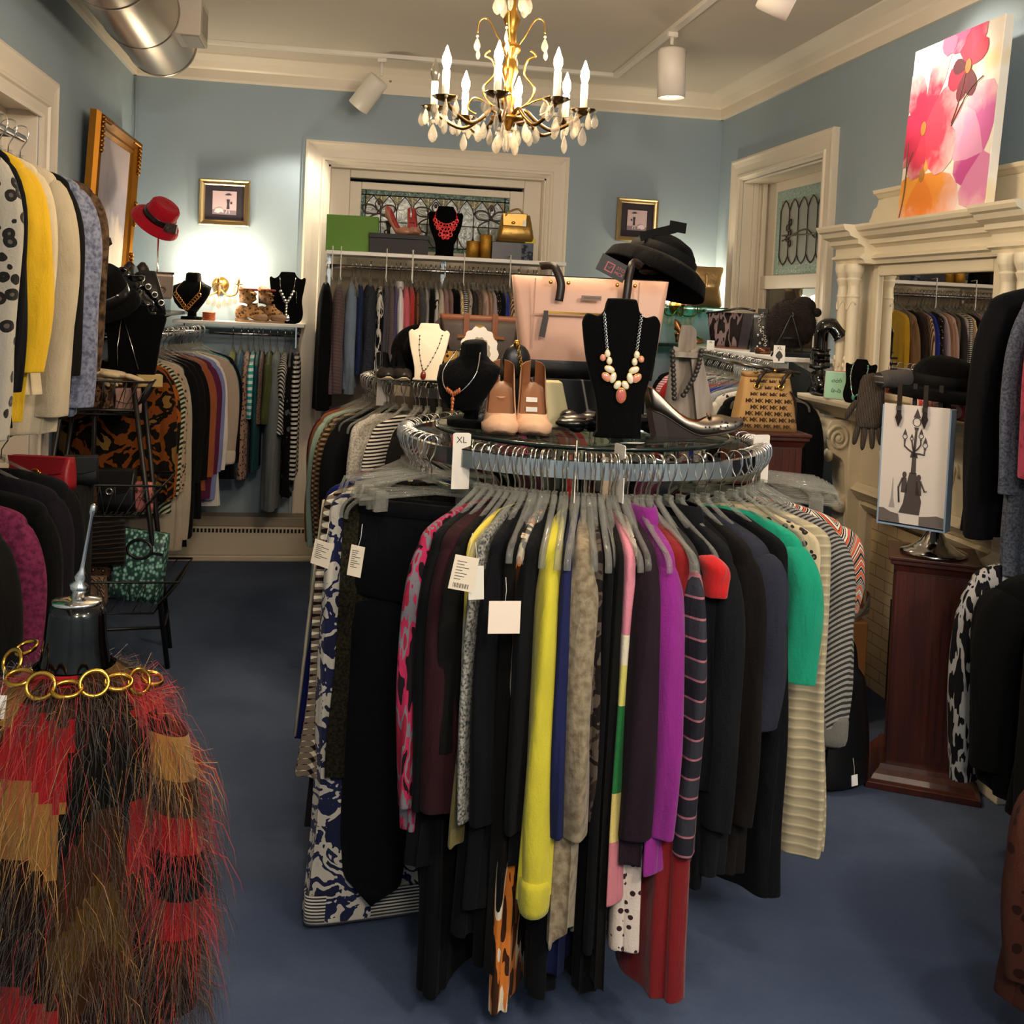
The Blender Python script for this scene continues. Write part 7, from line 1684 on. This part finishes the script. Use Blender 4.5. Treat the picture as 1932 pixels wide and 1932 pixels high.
# XL cards on the rail
def spade_card(loc, rz, label, w, h, spade=True):
    t = thing('size_marker', label, 'size marker', loc, rz); part(t, 'card', M().bb((-w/2, -.001, -h/2), (w/2, .001, h/2)), mat('bright_white_card', 'eeeeea', .5), .002)
    part(t, 'lettering', stand_text(text_mesh('XL', h*.26, .0002), Matrix.Translation((0, -.0015, h*.33))), mat('black_ink', '141414', .6))
    if spade:
        m = M(); m.prism([(0, h*.2), (w*.16, h*.1), (w*.32, -h*.08), (w*.27, -h*.2), (w*.1, -h*.27), (w*.06, -h*.4), (-w*.06, -h*.4), (-w*.1, -h*.27), (-w*.27, -h*.2), (-w*.32, -h*.08), (-w*.16, h*.1)], -.0015, -.001)
        part(t, 'cutout_shape', m, mat('dark_cutout', '3c3c3a', .6))
q = PX(1470, 668, 1.80); spade_card((1.80, q.y, q.z), -.1, 'white card reading XL with black spade shape, near end of the right rail', .048, .072)
q = PX(1331, 648, 2.0); spade_card((1.92, q.y-.3, q.z-.0), -.1, 'small white card reading XL at the far end of the right rail', .04, .05, False)
# mahogany pedestals
MAH = NT('mahogany'); o_ = MAH.co(scale=(5, 5, .35)); MAH.color(MAH.ramp(MAH.noise(o_, 6, 4, .6), [(.3, '3a1710'), (.7, '552416')])); MAH.set(Roughness=.38); MAH.b.inputs['Coat Weight'].default_value = .25
def pedestal(label, loc, rz, w, h, bw):
    t = thing('pedestal', label, 'pedestal', loc, rz)
    part(t, 'shaft', M().bb((-w/2, -w/2, .06), (w/2, w/2, h-.035)), MAH.m, .002); m = M()
    for k in range(9):
        x = -w*.42+w*.84*k/8
        for s in (-1, 1): m.bb((x-w*.025, s*w*.5-.003, .1), (x+w*.025, s*w*.5+.003, h-.06)); m.bb((s*w*.5-.003, x-w*.025, .1), (s*w*.5+.003, x+w*.025, h-.06))
    part(t, 'reeding', m, MAH.m)
    part(t, 'cap', M().lathe([(w*.72, h-.05), (w*.76, h-.03), (w*.82, h-.025), (w*.82, h-.012), (w*.86, h-.01), (w*.86, h)], 4, mat=Rz(PI/4)), MAH.m, .002)
    part(t, 'plinth', M().lathe([(bw*.76, 0), (bw*.76, .022), (bw*.7, .028), (bw*.66, .045), (bw*.6, .06), (bw*.58, .075)], 4, mat=Rz(PI/4)), MAH.m, .002)
    for o in t.children:
        for p in o.data.polygons: p.use_smooth = False
    return t
P1 = V(1.585, 3.74, 0); pedestal('mahogany pedestal under the monogram canvas bag', P1, -.08, .235, 1.135, .29)
P2 = V(2.045, 3.31, 0); pedestal('mahogany pedestal with fluted sides in front of the fireplace', P2, -.5, .235, .775, .33)
# monogram bag
t = thing('monogram_bag', 'tan drawstring bag with repeated letter monogram on the mahogany pedestal', 'bag', (P1.x+.0, P1.y-.01, 1.1355), -.12)
TANJ = mat('tan_jacquard', 'a98654', .8, bump=.2, bscale=250)
part(t, 'body', tote_body(.235, .17, .12, .07, .195, 8, .016), TANJ)
mono = M(); base_ = text_mesh('MK', .023, .0003, spacing=.86, bold=.0004); vs, fs = list(base_.v), list(base_.f)
for r_ in range(8):
    for c_ in range(-4, 5):
        z = .018+.023*r_; x = c_*.036+(.018 if r_ % 2 else 0); hw = (.235+(.17-.235)*z/.195)/2-.02
        if abs(x) > hw: continue
        u = z/.195; y = -((.12+(.07-.12)*u)/2+.016*sin(u*PI))-.0008
        mono.add([(x+a, y, z+b) for a, b, _ in vs], fs, False)
part(t, 'monogram_print', mono, mat('brown_monogram', '5a3c22', .7))
DKC = mat('dark_brown_cord', '221812', .5)
part(t, 'gathered_top', tote_body(.165, .18, .065, .075, .02, 3, .002).xf(Matrix.Translation((0, 0, .193))), TANJ)
for x in (-.045, .045):
    part(t, 'handle_strap', M().tube(spline([(x, -.048, .165), (x+.012, -.055, .2), (x+.04, -.03, .22), (x+.06, 0, .205)], 5), .007, 8), DKC); part(t, 'eyelet', M().ring((x, -.052, .163), .009, .003, 14, 6, Rx(PI/2-.2)), M_GOLD)
part(t, 'drawstring_bow', M().tube(spline([(-.03, -.03, .21), (.03, -.04, .225), (.09, -.01, .22), (.13, 0, .215)], 5), .006, 6).tube(spline([(.03, -.04, .222), (-.01, -.05, .235), (-.05, -.04, .23)], 5), .005, 6).sph((.06, -.01, .218), (.04, .025, .014), 12, 7), DKC); part(t, 'charm', M().ring((-.05, -.05, .215), .008, .003, 10, 6).sph((.02, -.05, .222), .007, 8, 6), M_GOLD)
part(t, 'side_trim', M().tube(spline([(.075, -.07, .15), (.1, -.06, .11), (.106, -.05, .02)], 5), .004, 6), DKC)
# ---- on the mantel shelf
S4 = 1.2222
def m4(px, x=2.12): return PX(px, 735, x).y
t = thing('tall_boot', 'glossy black tall boot folded over at the left end of the mantel', 'boot', (2.13, 4.42, S4), -.3)
boot(t, .20, .19, M_PAT, M_BLK, .038, .042); part(t, 'folded_shaft', M().tube(spline([(0, 0, .19), (.0, .0, .26), (.01, -.01, .30), (.05, -.02, .305), (.085, -.025, .26)], 5), [.044]*20+[.052], 16, sq=(.7, 1)), M_PAT); m = M()
for k in range(6): m.box((0, -.045, .05+.025*k), (.07, .012, .01))
part(t, 'buckle_straps', m, M_PAT)
solo('pink_box', M().bb((-.035, -.03, 0), (.035, .03, .115)), mat('coral_pink_card', 'd85a5e', .6), 'coral pink box behind the mint picture frame', 'box', (2.16, m4(1590, 2.16)-.01, S4), .3, bevel=.002)
t = thing('word_sign', 'mint green framed sign reading ooh la-la on the mantel', 'sign', (2.085, m4(1577, 2.085), S4), -1.15); t.rotation_euler = (-.12, 0, -.75)
part(t, 'frame', M().bb((-.05, -.006, 0), (.05, .008, .118)), mat('silver_frame_edge', 'b8c0bc', .3, .6), .002); part(t, 'panel', M().bb((-.045, -.0075, .005), (.045, -.0062, .113)), mat('mint_card', '9fd4b8', .6))
for tx_, z in (('ooh', .078), ('la-la', .036)): part(t, 'lettering', stand_text(text_mesh(tx_, .027, .0002, shear=.3), Matrix.Translation((0, -.008, z))), mat('sign_ink', '3c4a44', .6))
t = thing('necklace_bust', 'black oval necklace bust with turquoise strand on the mantel', 'necklace display', (2.09, m4(1617, 2.09), S4), -.75); LN = flat_bust(t, .125, .185, M_VEL, .022, .3, .4, .75, True)
nk = thing('necklace', 'turquoise and silver necklace on the mantel bust', 'necklace', (2.09, m4(1617, 2.09), S4), -.75); _, f_ = on_bust(nk, None, [], LN, .022, 0); m = M(); P = [f_(-.03, .165), f_(-.034, .11), f_(-.012, .03), f_(.015, .06), f_(.03, .13), f_(.03, .16)]; m.tube(spline(P, 5), .0014, 5)
part(nk, 'chain', m, M_SILV); m = M()
for p_ in spline(P, 2): m.sph(p_, .0042, 8, 6)
m.sph(f_(-.012, .025), (.007, .005, .012), 10, 6); part(nk, 'turquoise_beads', m, mat('turquoise_bead', '4a9a88', .3))
solo('gold_basket', M().lathe([(.002, 0), (.03, 0), (.038, .05), (.04, .056), (.034, .056), (.028, .006), (.002, .004)], 20), metal('woven_gold_wire', 'c09440', .3), 'little gold basket right of the mantel bust', 'basket', (2.13, m4(1652, 2.13), S4))
solo('coral_pouch', tote_body(.09, .08, .04, .02, .06), fab('b8444a'), 'coral pouch lying behind the mantel bust', 'pouch', (2.18, m4(1636, 2.18), S4), .8)
t = thing('striped_scarf', 'coral and white striped scarf bundle on the mantel behind the black hat', 'scarf', (2.11, 3.42, S4+.045)); m = M(); r = random.Random(9)
for k in range(8): m.sph((r.uniform(-.04, .04), r.uniform(-.13, .13), r.uniform(-.02, .02)), (.045, .06, .035), 12, 8)
part(t, 'bundle', m, fab('d8585c', 'stripex', ('e8c8c4',), 1.6))
# ---- hat, tote with street lamp print and gloves on the chrome stand
HS = V(P2.x-.01, P2.y-.02, .7755)
t = thing('hat_display_stand', 'chrome trumpet base stand on the fluted pedestal', 'hat stand', HS)
part(t, 'base', M().lathe([(.004, 0), (.108, 0), (.11, .006), (.106, .012), (.075, .022), (.045, .045), (.026, .075), (.018, .11), (.014, .16), (.004, .16)], 40), M_CHROME); part(t, 'pole', M().cyl((0, 0, .15), (0, 0, .60), .011), M_CHROME); part(t, 'crossbar', M().cyl((-.2, .03, .565), (.2, -.03, .565), .008), M_CHROME); part(t, 'head_cap', M().sph((0, 0, .62), (.06, .06, .045), 18, 10), M_BLK)
t = thing('felt_hat', 'black wide brimmed felt hat above the street lamp tote', 'hat', HS+V(0, 0, .565), .1); t.rotation_euler = (.06, .05, .1)
hat(t, .172, .108, .11, M_FELT, mat('black_grosgrain', '131314', .45), .03, sx=1.0, dome=1)
t = thing('printed_tote', 'white and blue tote printed with an ornate street lamp', 'bag', HS+V(-.145, -.105, .125), -.82); t.scale = (.88, .88, .97)
part(t, 'front_panel', M().bb((-.118, -.034, 0), (.118, -.03, .40)), mat('white_canvas', 'ded6d0', .8)); part(t, 'blue_gusset', M().bb((.1181, -.034, -.012), (.124, .034, .395)).bb((-.124, -.034, -.012), (-.1181, .034, .395)).bb((-.118, .03, -.012), (.118, .034, .395)).bb((-.118, -.0299, -.012), (.118, .0299, -.006)), mat('powder_blue_canvas', '8fa8c4', .8))
yf = -.0352; DKP = mat('sepia_print_ink', '4a4242', .8); m = M()
def pr(poly): m.prism([(x, z) for x, z in poly], yf, yf+.001)
pr([(-.045, .035), (.03, .035), (.035, .08), (.02, .13), (.012, .175), (-.012, .175), (-.022, .13), (-.03, .07)]); pr([(-.008, .17), (.01, .17), (.008, .235), (-.006, .235)]); pr([(-.014, .225), (.014, .225), (.01, .242), (-.01, .242)])
for P, L in (([(0, .24), (-.02, .25), (-.036, .262), (-.036, .28)], 0), ([(0, .24), (.02, .24), (.036, .238), (.038, .255)], 0), ([(0, .245), (.012, .255), (.022, .27), (.022, .285)], 0), ([(0, .24), (-.006, .26), (-.01, .28)], 0)): m.tube([(x, yf, z) for x, z in P], .0028, 5)
m.tube([(0, yf, .235), (.004, yf, .32)], .0042, 6)
for x, z, s in ((-.036, .278, .9), (.038, .254, .95), (.022, .284, .9), (-.011, .278, .6), (.004, .318, 1.6)):
    pr([(x-.004*s, z), (x+.004*s, z), (x+.005*s, z+.006*s), (x-.005*s, z+.006*s)]); m.ring((x, yf, z+.017*s), .0088*s, .0014, 14, 5, Rx(PI/2)); pr([(x-.008*s, z+.026*s), (x+.008*s, z+.026*s), (x, z+.046*s)])
for x, z in ((-.03, .165), (.022, .16)): m.sph((x, yf, z), (.008, .0008, .011), 10, 6); pr([(x-.01, z-.06), (x+.012, z-.06), (x+.008, z-.01), (x-.008, z-.01)])
m.tube([(.028, yf, .15), (.045, yf, .115), (.052, yf, .118)], .003, 5); m.tube([(-.036, yf, .155), (-.05, yf, .12), (-.045, yf, .07)], .003, 5)
part(t, 'lamp_print', m, DKP); m = M()
r = random.Random(12); tp = [(-.1175+.0235*k, .035+r.uniform(-.008, .008)) for k in range(11)]
pr([(-.1175, .001), (-.04, .001), (-.045, .03), (-.075, .034), (-.1, .045), (-.1175, .045)]); part(t, 'treeline_print', m, mat('grey_print_ink', '6a6260', .8)); m = M()
pr([(.03, .001), (.1175, .001), (.1175, .036), (.09, .04), (.06, .034), (.03, .03)]); part(t, 'treeline_print', m, mat('grey_print_ink', '6a6260', .8))
part(t, 'spire_print', M().prism([(-.082, .05), (-.06, .05), (-.067, .085), (-.07, .15), (-.072, .15), (-.075, .085)], yf, yf+.0008), mat('pale_print_ink', 'a39c9a', .8))
for x in (-.062, .032):
    h_ = part(t, 'handle', M().bb((x-.008, -.042, .36), (x+.008, -.035, .47)), DKC); part(h_, 'tab', M().prism([(x-.012, .355), (x+.012, .355), (x+.006, .375), (x-.006, .375)], -.043, -.035).prism([(x-.012, .355), (x+.012, .355), (x, .325)], -.043, -.035), DKC); part(h_, 'buckle', M().bb((x-.009, -.0445, .38), (x+.009, -.0425, .395)), M_SILV)
    part(t, 'back_handle', M().bb((x+.025, .034, .37), (x+.04, .04, .47)), DKC)
KN = fab('2e2c2c', 'stripez', ('6a6866', '3c3a3a'), 5)
t = thing('knit_sleeve', 'grey striped knit arm warmer sticking out left of the black hat', 'arm warmer', HS+V(-.17, .02, .585), .15); part(t, 'tube', M().tube([(-.06, 0, .0), (-.03, 0, .004), (.04, 0, .004), (.09, 0, 0)], [.026, .03, .032, .03], 14), fab('2c2a2b', 'stripex', ('7c7874', '45423f'), 5))
t = thing('knit_sleeve', 'grey striped knit arm warmer sticking out right of the black hat', 'arm warmer', HS+V(.15, -.03, .58), -.1); part(t, 'tube', M().tube([(-.06, 0, .0), (.0, 0, .004), (.06, 0, .004)], [.03, .032, .028], 14), fab('2c2a2b', 'stripex', ('7c7874', '45423f'), 5))
glove('grey ribbed knit glove dangling left of the street lamp tote', HS+V(-.235, .05, .48), (1.15, .0, -.55), fab('4a423c', 'stripex', ('2c2824',), 5), 1.15)
pricetag(HS+V(.145, -.04, .50), (0, 0, -.2), .05, .1, 'taupe price tag hanging right of the street lamp tote', 0, color='8a8072')
# ---- boots and bags by the fireplace
q = V(1.93, 4.02, 0); CR_ = NT('tan_box_board'); CR_.color('8a5c30'); CR_.set(Roughness=.6)
solo('wooden_crate', M().bb((-.16, -.26, 0), (.16, .26, .40)), CR_.m, 'tan brown trunk carrying boots in front of the fireplace', 'trunk', q, -.1, bevel=.006)
for dx, dy, rz, H_, mt_, lb in ((-.06, .10, -.75, .33, mat('brown_distressed_leather', '3a2c1c', .4, bump=.3, bscale=40), 'tall brown slouch boot on the tan trunk'), (.0, -.06, -1.0, .21, mat('black_suede', '15130f', .9), 'black suede ankle boot in front of the brown boot')):
    t = thing('boot', lb, 'boot', (q.x+dx, q.y+dy, .4005), rz); boot(t, H_, .24, mt_, mat('dark_boot_sole', '201812', .6), .046, .07, .01)
    part(t, 'ankle_strap', M().tube([(.055*cos(a), -.01+.06*sin(a), .13+.015*sin(a)) for a in [2*PI*k/16 for k in range(16)]], .006, 6, closed=True), mt_)
t = thing('sneaker', 'pale grey canvas shoe beside the fluted pedestal on the trunk', 'shoe', (q.x+.1, q.y-.2, .4005), -.9); pump(t, .22, .02, mat('grey_canvas_shoe', '8c8880', .8), M_TAN, mat('rubber_white', 'b8b4a8', .6), True, W=.04)
def heap(label, loc, sx_, sy_, sz_, cl, seed, n=10, name='fabric_bag'):
    m = M(); r = random.Random(seed); N_ = 20; rg = []
    for i in range(10):
        u = i/9; k = (1-.25*u)*(1 if u < .95 else .6); rg.append([V(sx_*k*math.copysign(abs(cos(a))**.7, cos(a))*(1+.06*sin(5*a+i)), sy_*k*math.copysign(abs(sin(a))**.7, sin(a))*(1+.06*cos(4*a+i)), sz_*u+.012*sin(3*a+seed)*(u > .1)) for a in [2*PI*j/N_ for j in range(N_)]])
    m.loft(rg); t = thing(name, label, 'bag', loc, r.uniform(-.4, .4)); part(t, 'body', m, cl, sub=1); part(t, 'handle', M().tube(spline([(-sx_*.4, -sy_*.4, sz_*.95), (-sx_*.2, -sy_*.5, sz_*1.15), (sx_*.2, -sy_*.5, sz_*1.15), (sx_*.4, -sy_*.4, sz_*.95)], 5), .01, 6), cl)
heap('black soft weekender bag on the floor before the tan trunk', (1.60, 3.62, 0), .16, .13, .34, BK2, 3); heap('black leather holdall beside the fluted pedestal', (1.70, 3.30, 0), .13, .12, .42, M_LEATH, 5); heap('black tote slumped in front of the tan trunk', (1.66, 3.92, 0), .14, .12, .52, BK3, 7)
heap('black garment bag behind the mahogany pedestal near the mantel', (1.86, 4.36, 0), .12, .1, .98, BK, 9)
# ---- fringed coat on the black form, left foreground
FX, FY = PY(143, 1200, 1.95).x, 1.95
t = thing('dress_form', 'glossy black dress form with chrome neck post in the left foreground', 'mannequin', (FX, FY, 0), .15); t.scale = (.84, .84, 1.0)
part(t, 'neck', M().lathe([(.002, .60), (.08, .60), (.10, .72), (.095, .80), (.085, .845), (.072, .88), (.062, .93), (.058, .975), (.050, .992), (.02, .998), (.002, 1.0)], 40, sx=1, sy=.9), mat('gloss_black_form', '040405', .12, coat=.3, spec=.35))
part(t, 'neck_cap', M().lathe([(.05, .993), (.052, .996), (.048, 1.0), (.01, 1.004)], 32, sx=1, sy=.9), M_CHROME)
part(t, 'finial', M().lathe([(.014, 1.0), (.014, 1.014), (.02, 1.018), (.02, 1.026), (.01, 1.032), (.014, 1.04), (.006, 1.052), (.005, 1.06), (.0045, 1.08), (.004, 1.15), (.007, 1.156), (.006, 1.168), (.002, 1.172)], 16).xf(Matrix.Translation((0, 0, 1.0)) @ Matrix.Rotation(.16, 4, 'Y') @ Matrix.Translation((0, 0, -1.0))), M_CHROME)
part(t, 'stand_pole', M().cyl((0, 0, .02), (0, 0, .62), .016), M_CHROME); part(t, 'stand_base', M().lathe([(.003, 0), (.16, 0), (.16, .012), (.02, .03), (.003, .03)], 32), M_BLK)
# patchwork coat of long eyelash yarn
def coat_pt(a, v):
    """a: angle round the body (0 = towards the camera right), v: 0 neckline .. 1 hem"""
    pr = [(0, .082, .075, .885), (.06, .115, .09, .868), (.13, .15, .1, .845), (.19, .185, .114, .805), (.24, .2, .122, .745), (.32, .195, .128, .66), (.5, .19, .13, .48), (.75, .2, .135, .28), (1, .21, .14, .06)]
    for i in range(len(pr)-1):
        if pr[i][0] <= v <= pr[i+1][0]: break
    u = (v-pr[i][0])/(pr[i+1][0]-pr[i][0]); q = [pr[i][k]+(pr[i+1][k]-pr[i][k])*u for k in range(4)]
    rip = 1+.012*sin(6*a+v*4)
    return V(q[1]*cos(a)*rip, q[2]*sin(a)*rip, q[3])
COLS = {'r': '960e12', 'k': '0e0b07', 'b': '3a2212', 'o': '523a1a', 't': '94692f', 'd': '20130c', 'g': '23241a'}
GRID = ['ddobrrbo', 'rbodtbdr', 'bkdbbrkd', 'drokdtbr', 'kdbrkdob', 'tbdkrdbk', 'gkdbkrdk', 'bdrodkbr', 'kdbkgdkd']
def patch(a, v):
    v = v+.035*sin(5*a+1)+.02*sin(9*a); a = a+.12*sin(7*v+a); c = int(((a/(2*PI)) % 1)*8); r_ = int(v*8+(0, .55, .2, .7, .35, .9, .1, .6)[c]) % 9; return GRID[r_][c]
ct_ = thing('fringed_coat', 'shaggy patchwork eyelash yarn coat in red brown and gold on the black form', 'coat', (FX, FY, 0), .15); ct_.scale = (.84, .84, 1.0)
NA, NV = 96, 54
byc = {k: M() for k in COLS}; shell = M(); P_ = [[coat_pt(2*PI*i/NA, j/NV) for i in range(NA)] for j in range(NV+1)]
inner = [[V(p.x*.93, p.y*.93, p.z) for p in row] for row in P_[::-1]]
for j in range(NV):
    for i in range(NA):
        k = patch(2*PI*(i+.5)/NA, (j+.5)/NV); byc[k].add([P_[j][i], P_[j][(i+1) % NA], P_[j+1][(i+1) % NA], P_[j+1][i]], [(0, 3, 2, 1)], True)
# sleeves
def sleeve_pt(s, a, v):
    c = V(s*(.168+.05*sin(min(1, v*1.7)*PI/2)), -.01-.05*v, .775-.50*v); r_ = .066-.014*v
    return c+V(r_*cos(a)*1.0, r_*sin(a)*1.0, .025*cos(a)*s*(-1)*(1-v))
SG = ['rt', 'rb', 'dr', 'bk', 'dr', 'kb', 'bd']
for s in (-1, 1):
    NS, NW = 30, 28
    Q = [[sleeve_pt(s, 2*PI*i/NW, j/NS) for i in range(NW)] for j in range(NS+1)]
    for j in range(NS):
        for i in range(NW):
            k = SG[min(6, int(j/NS*7))][0 if i < NW/2 else 1]
            byc[k].add([Q[j][i], Q[j][(i+1) % NW], Q[j+1][(i+1) % NW], Q[j+1][i]], [(0, 3, 2, 1)] if s > 0 else [(0, 1, 2, 3)], True)
NMC = {'r': 'red', 'k': 'black', 'b': 'brown', 'o': 'olive brown', 't': 'tan gold', 'd': 'dark brown', 'g': 'dark green'}
rc = random.Random(21)
fr = {k: M() for k in COLS}
def strand(m, p, n, L):
    d = (n*.9+V(rc.uniform(-.6, .6), rc.uniform(-.6, .6), rc.uniform(-1.3, -.1))).normalized(); w = d.cross(V(rc.random()-.5, rc.random()-.5, .3)).normalized()*.0006
    a = p-n*.002; b = a+d*L*.45; g = V(rc.uniform(-.25, .25), rc.uniform(-.25, .25), -.85); c = b+(d*.35+g*.65).normalized()*L*.4; e = c+(d*.1+g).normalized()*L*.35
    m.add([a-w, a+w, b-w, b+w, c-w*.8, c+w*.8, e], [(0, 1, 3, 2), (2, 3, 5, 4), (4, 5, 6)], True)
for _ in range(9000):
    a = rc.uniform(0, 2*PI)
    if -PI*.2 > -abs(a-PI/2)-.9 and rc.random() < .0: continue
    v = rc.random()**.9; p = coat_pt(a, v); n = V(cos(a)/.2, sin(a)/.13, .0 if v > .2 else 3.0).normalized(); k = patch(a, v)
    if rc.random() < .22: k = rc.choice('robt')
    strand(fr[k], p, n, rc.choice((.035, .05, .06, .09, .12)))
for _ in range(4200):
    s = rc.choice((-1, 1, 1)); a = rc.uniform(0, 2*PI); v = rc.random(); p = sleeve_pt(s, a, v); k = SG[min(6, int(v*7))][0 if a < PI else 1]
    if rc.random() < .22: k = rc.choice('robt')
    strand(fr[k], p, V(cos(a), sin(a), 0), rc.choice((.04, .06, .08, .13)))
for k in COLS:
    if byc[k].f: o = part(ct_, 'yarn_patch', byc[k], fab(COLS[k], rough=1, sheen=.2), label=NMC[k]+' yarn patches')
    if fr[k].f: o = part(ct_, 'fringe', fr[k], mat('yarn_strand_'+k, COLS[k], .65, sheen=.3), label=NMC[k]+' eyelash fringe'); o['kind'] = 'stuff'
nk = thing('chain_necklace', 'big gold oval link chain around the neck of the black form', 'necklace', (FX, FY, 0), .15); nk.scale = (.84, .84, 1.0)
pts = [(-.10, .05, .905), (-.118, -.02, .90), (-.098, -.075, .888), (-.055, -.105, .880), (-.005, -.117, .875), (.045, -.11, .88), (.09, -.085, .872), (.13, -.05, .86), (.155, 0, .85)]
for i, p in enumerate(pts):
    part(nk, 'link', M().ring((0, 0, 0), .024, .0042, 22, 8, sx=1.15, sy=.9).xf(Matrix.Translation(p) @ Matrix.Rotation([-1.2, -.9, -.5, -.25, 0, .25, .5, .8, 1.2][i], 4, 'Z') @ Matrix.Rotation(1.1 if i % 2 else .35, 4, 'X')), M_GOLD)
pricetag(V(FX-.10, FY-.08, .86), (0, .1, .2), .022, .04, 'white tag hanging from the gold chain necklace', 0, color='e2ded6')
# ============================================================ ADDED FILL LIGHT (unseen lamps without fixtures, front half of the shop)
SC.view_settings.exposure = 0.5
for x, y, w in ((.2, -.9, 75), (1.6, -.4, 95)):  # added lamps behind the camera, brighten the room and right wall
    lamp('POINT', (x, y, 2.62), w, 'fff0de', .16)
lamp('SPOT', (1.55, .9, 2.74), 30, 'fff0de', .06, (.75, 2.3, .7), 62, .8)
lamp('SPOT', (.0, .2, 2.74), 26, 'fff0de', .06, (.4, 2.3, .6), 60, .8)
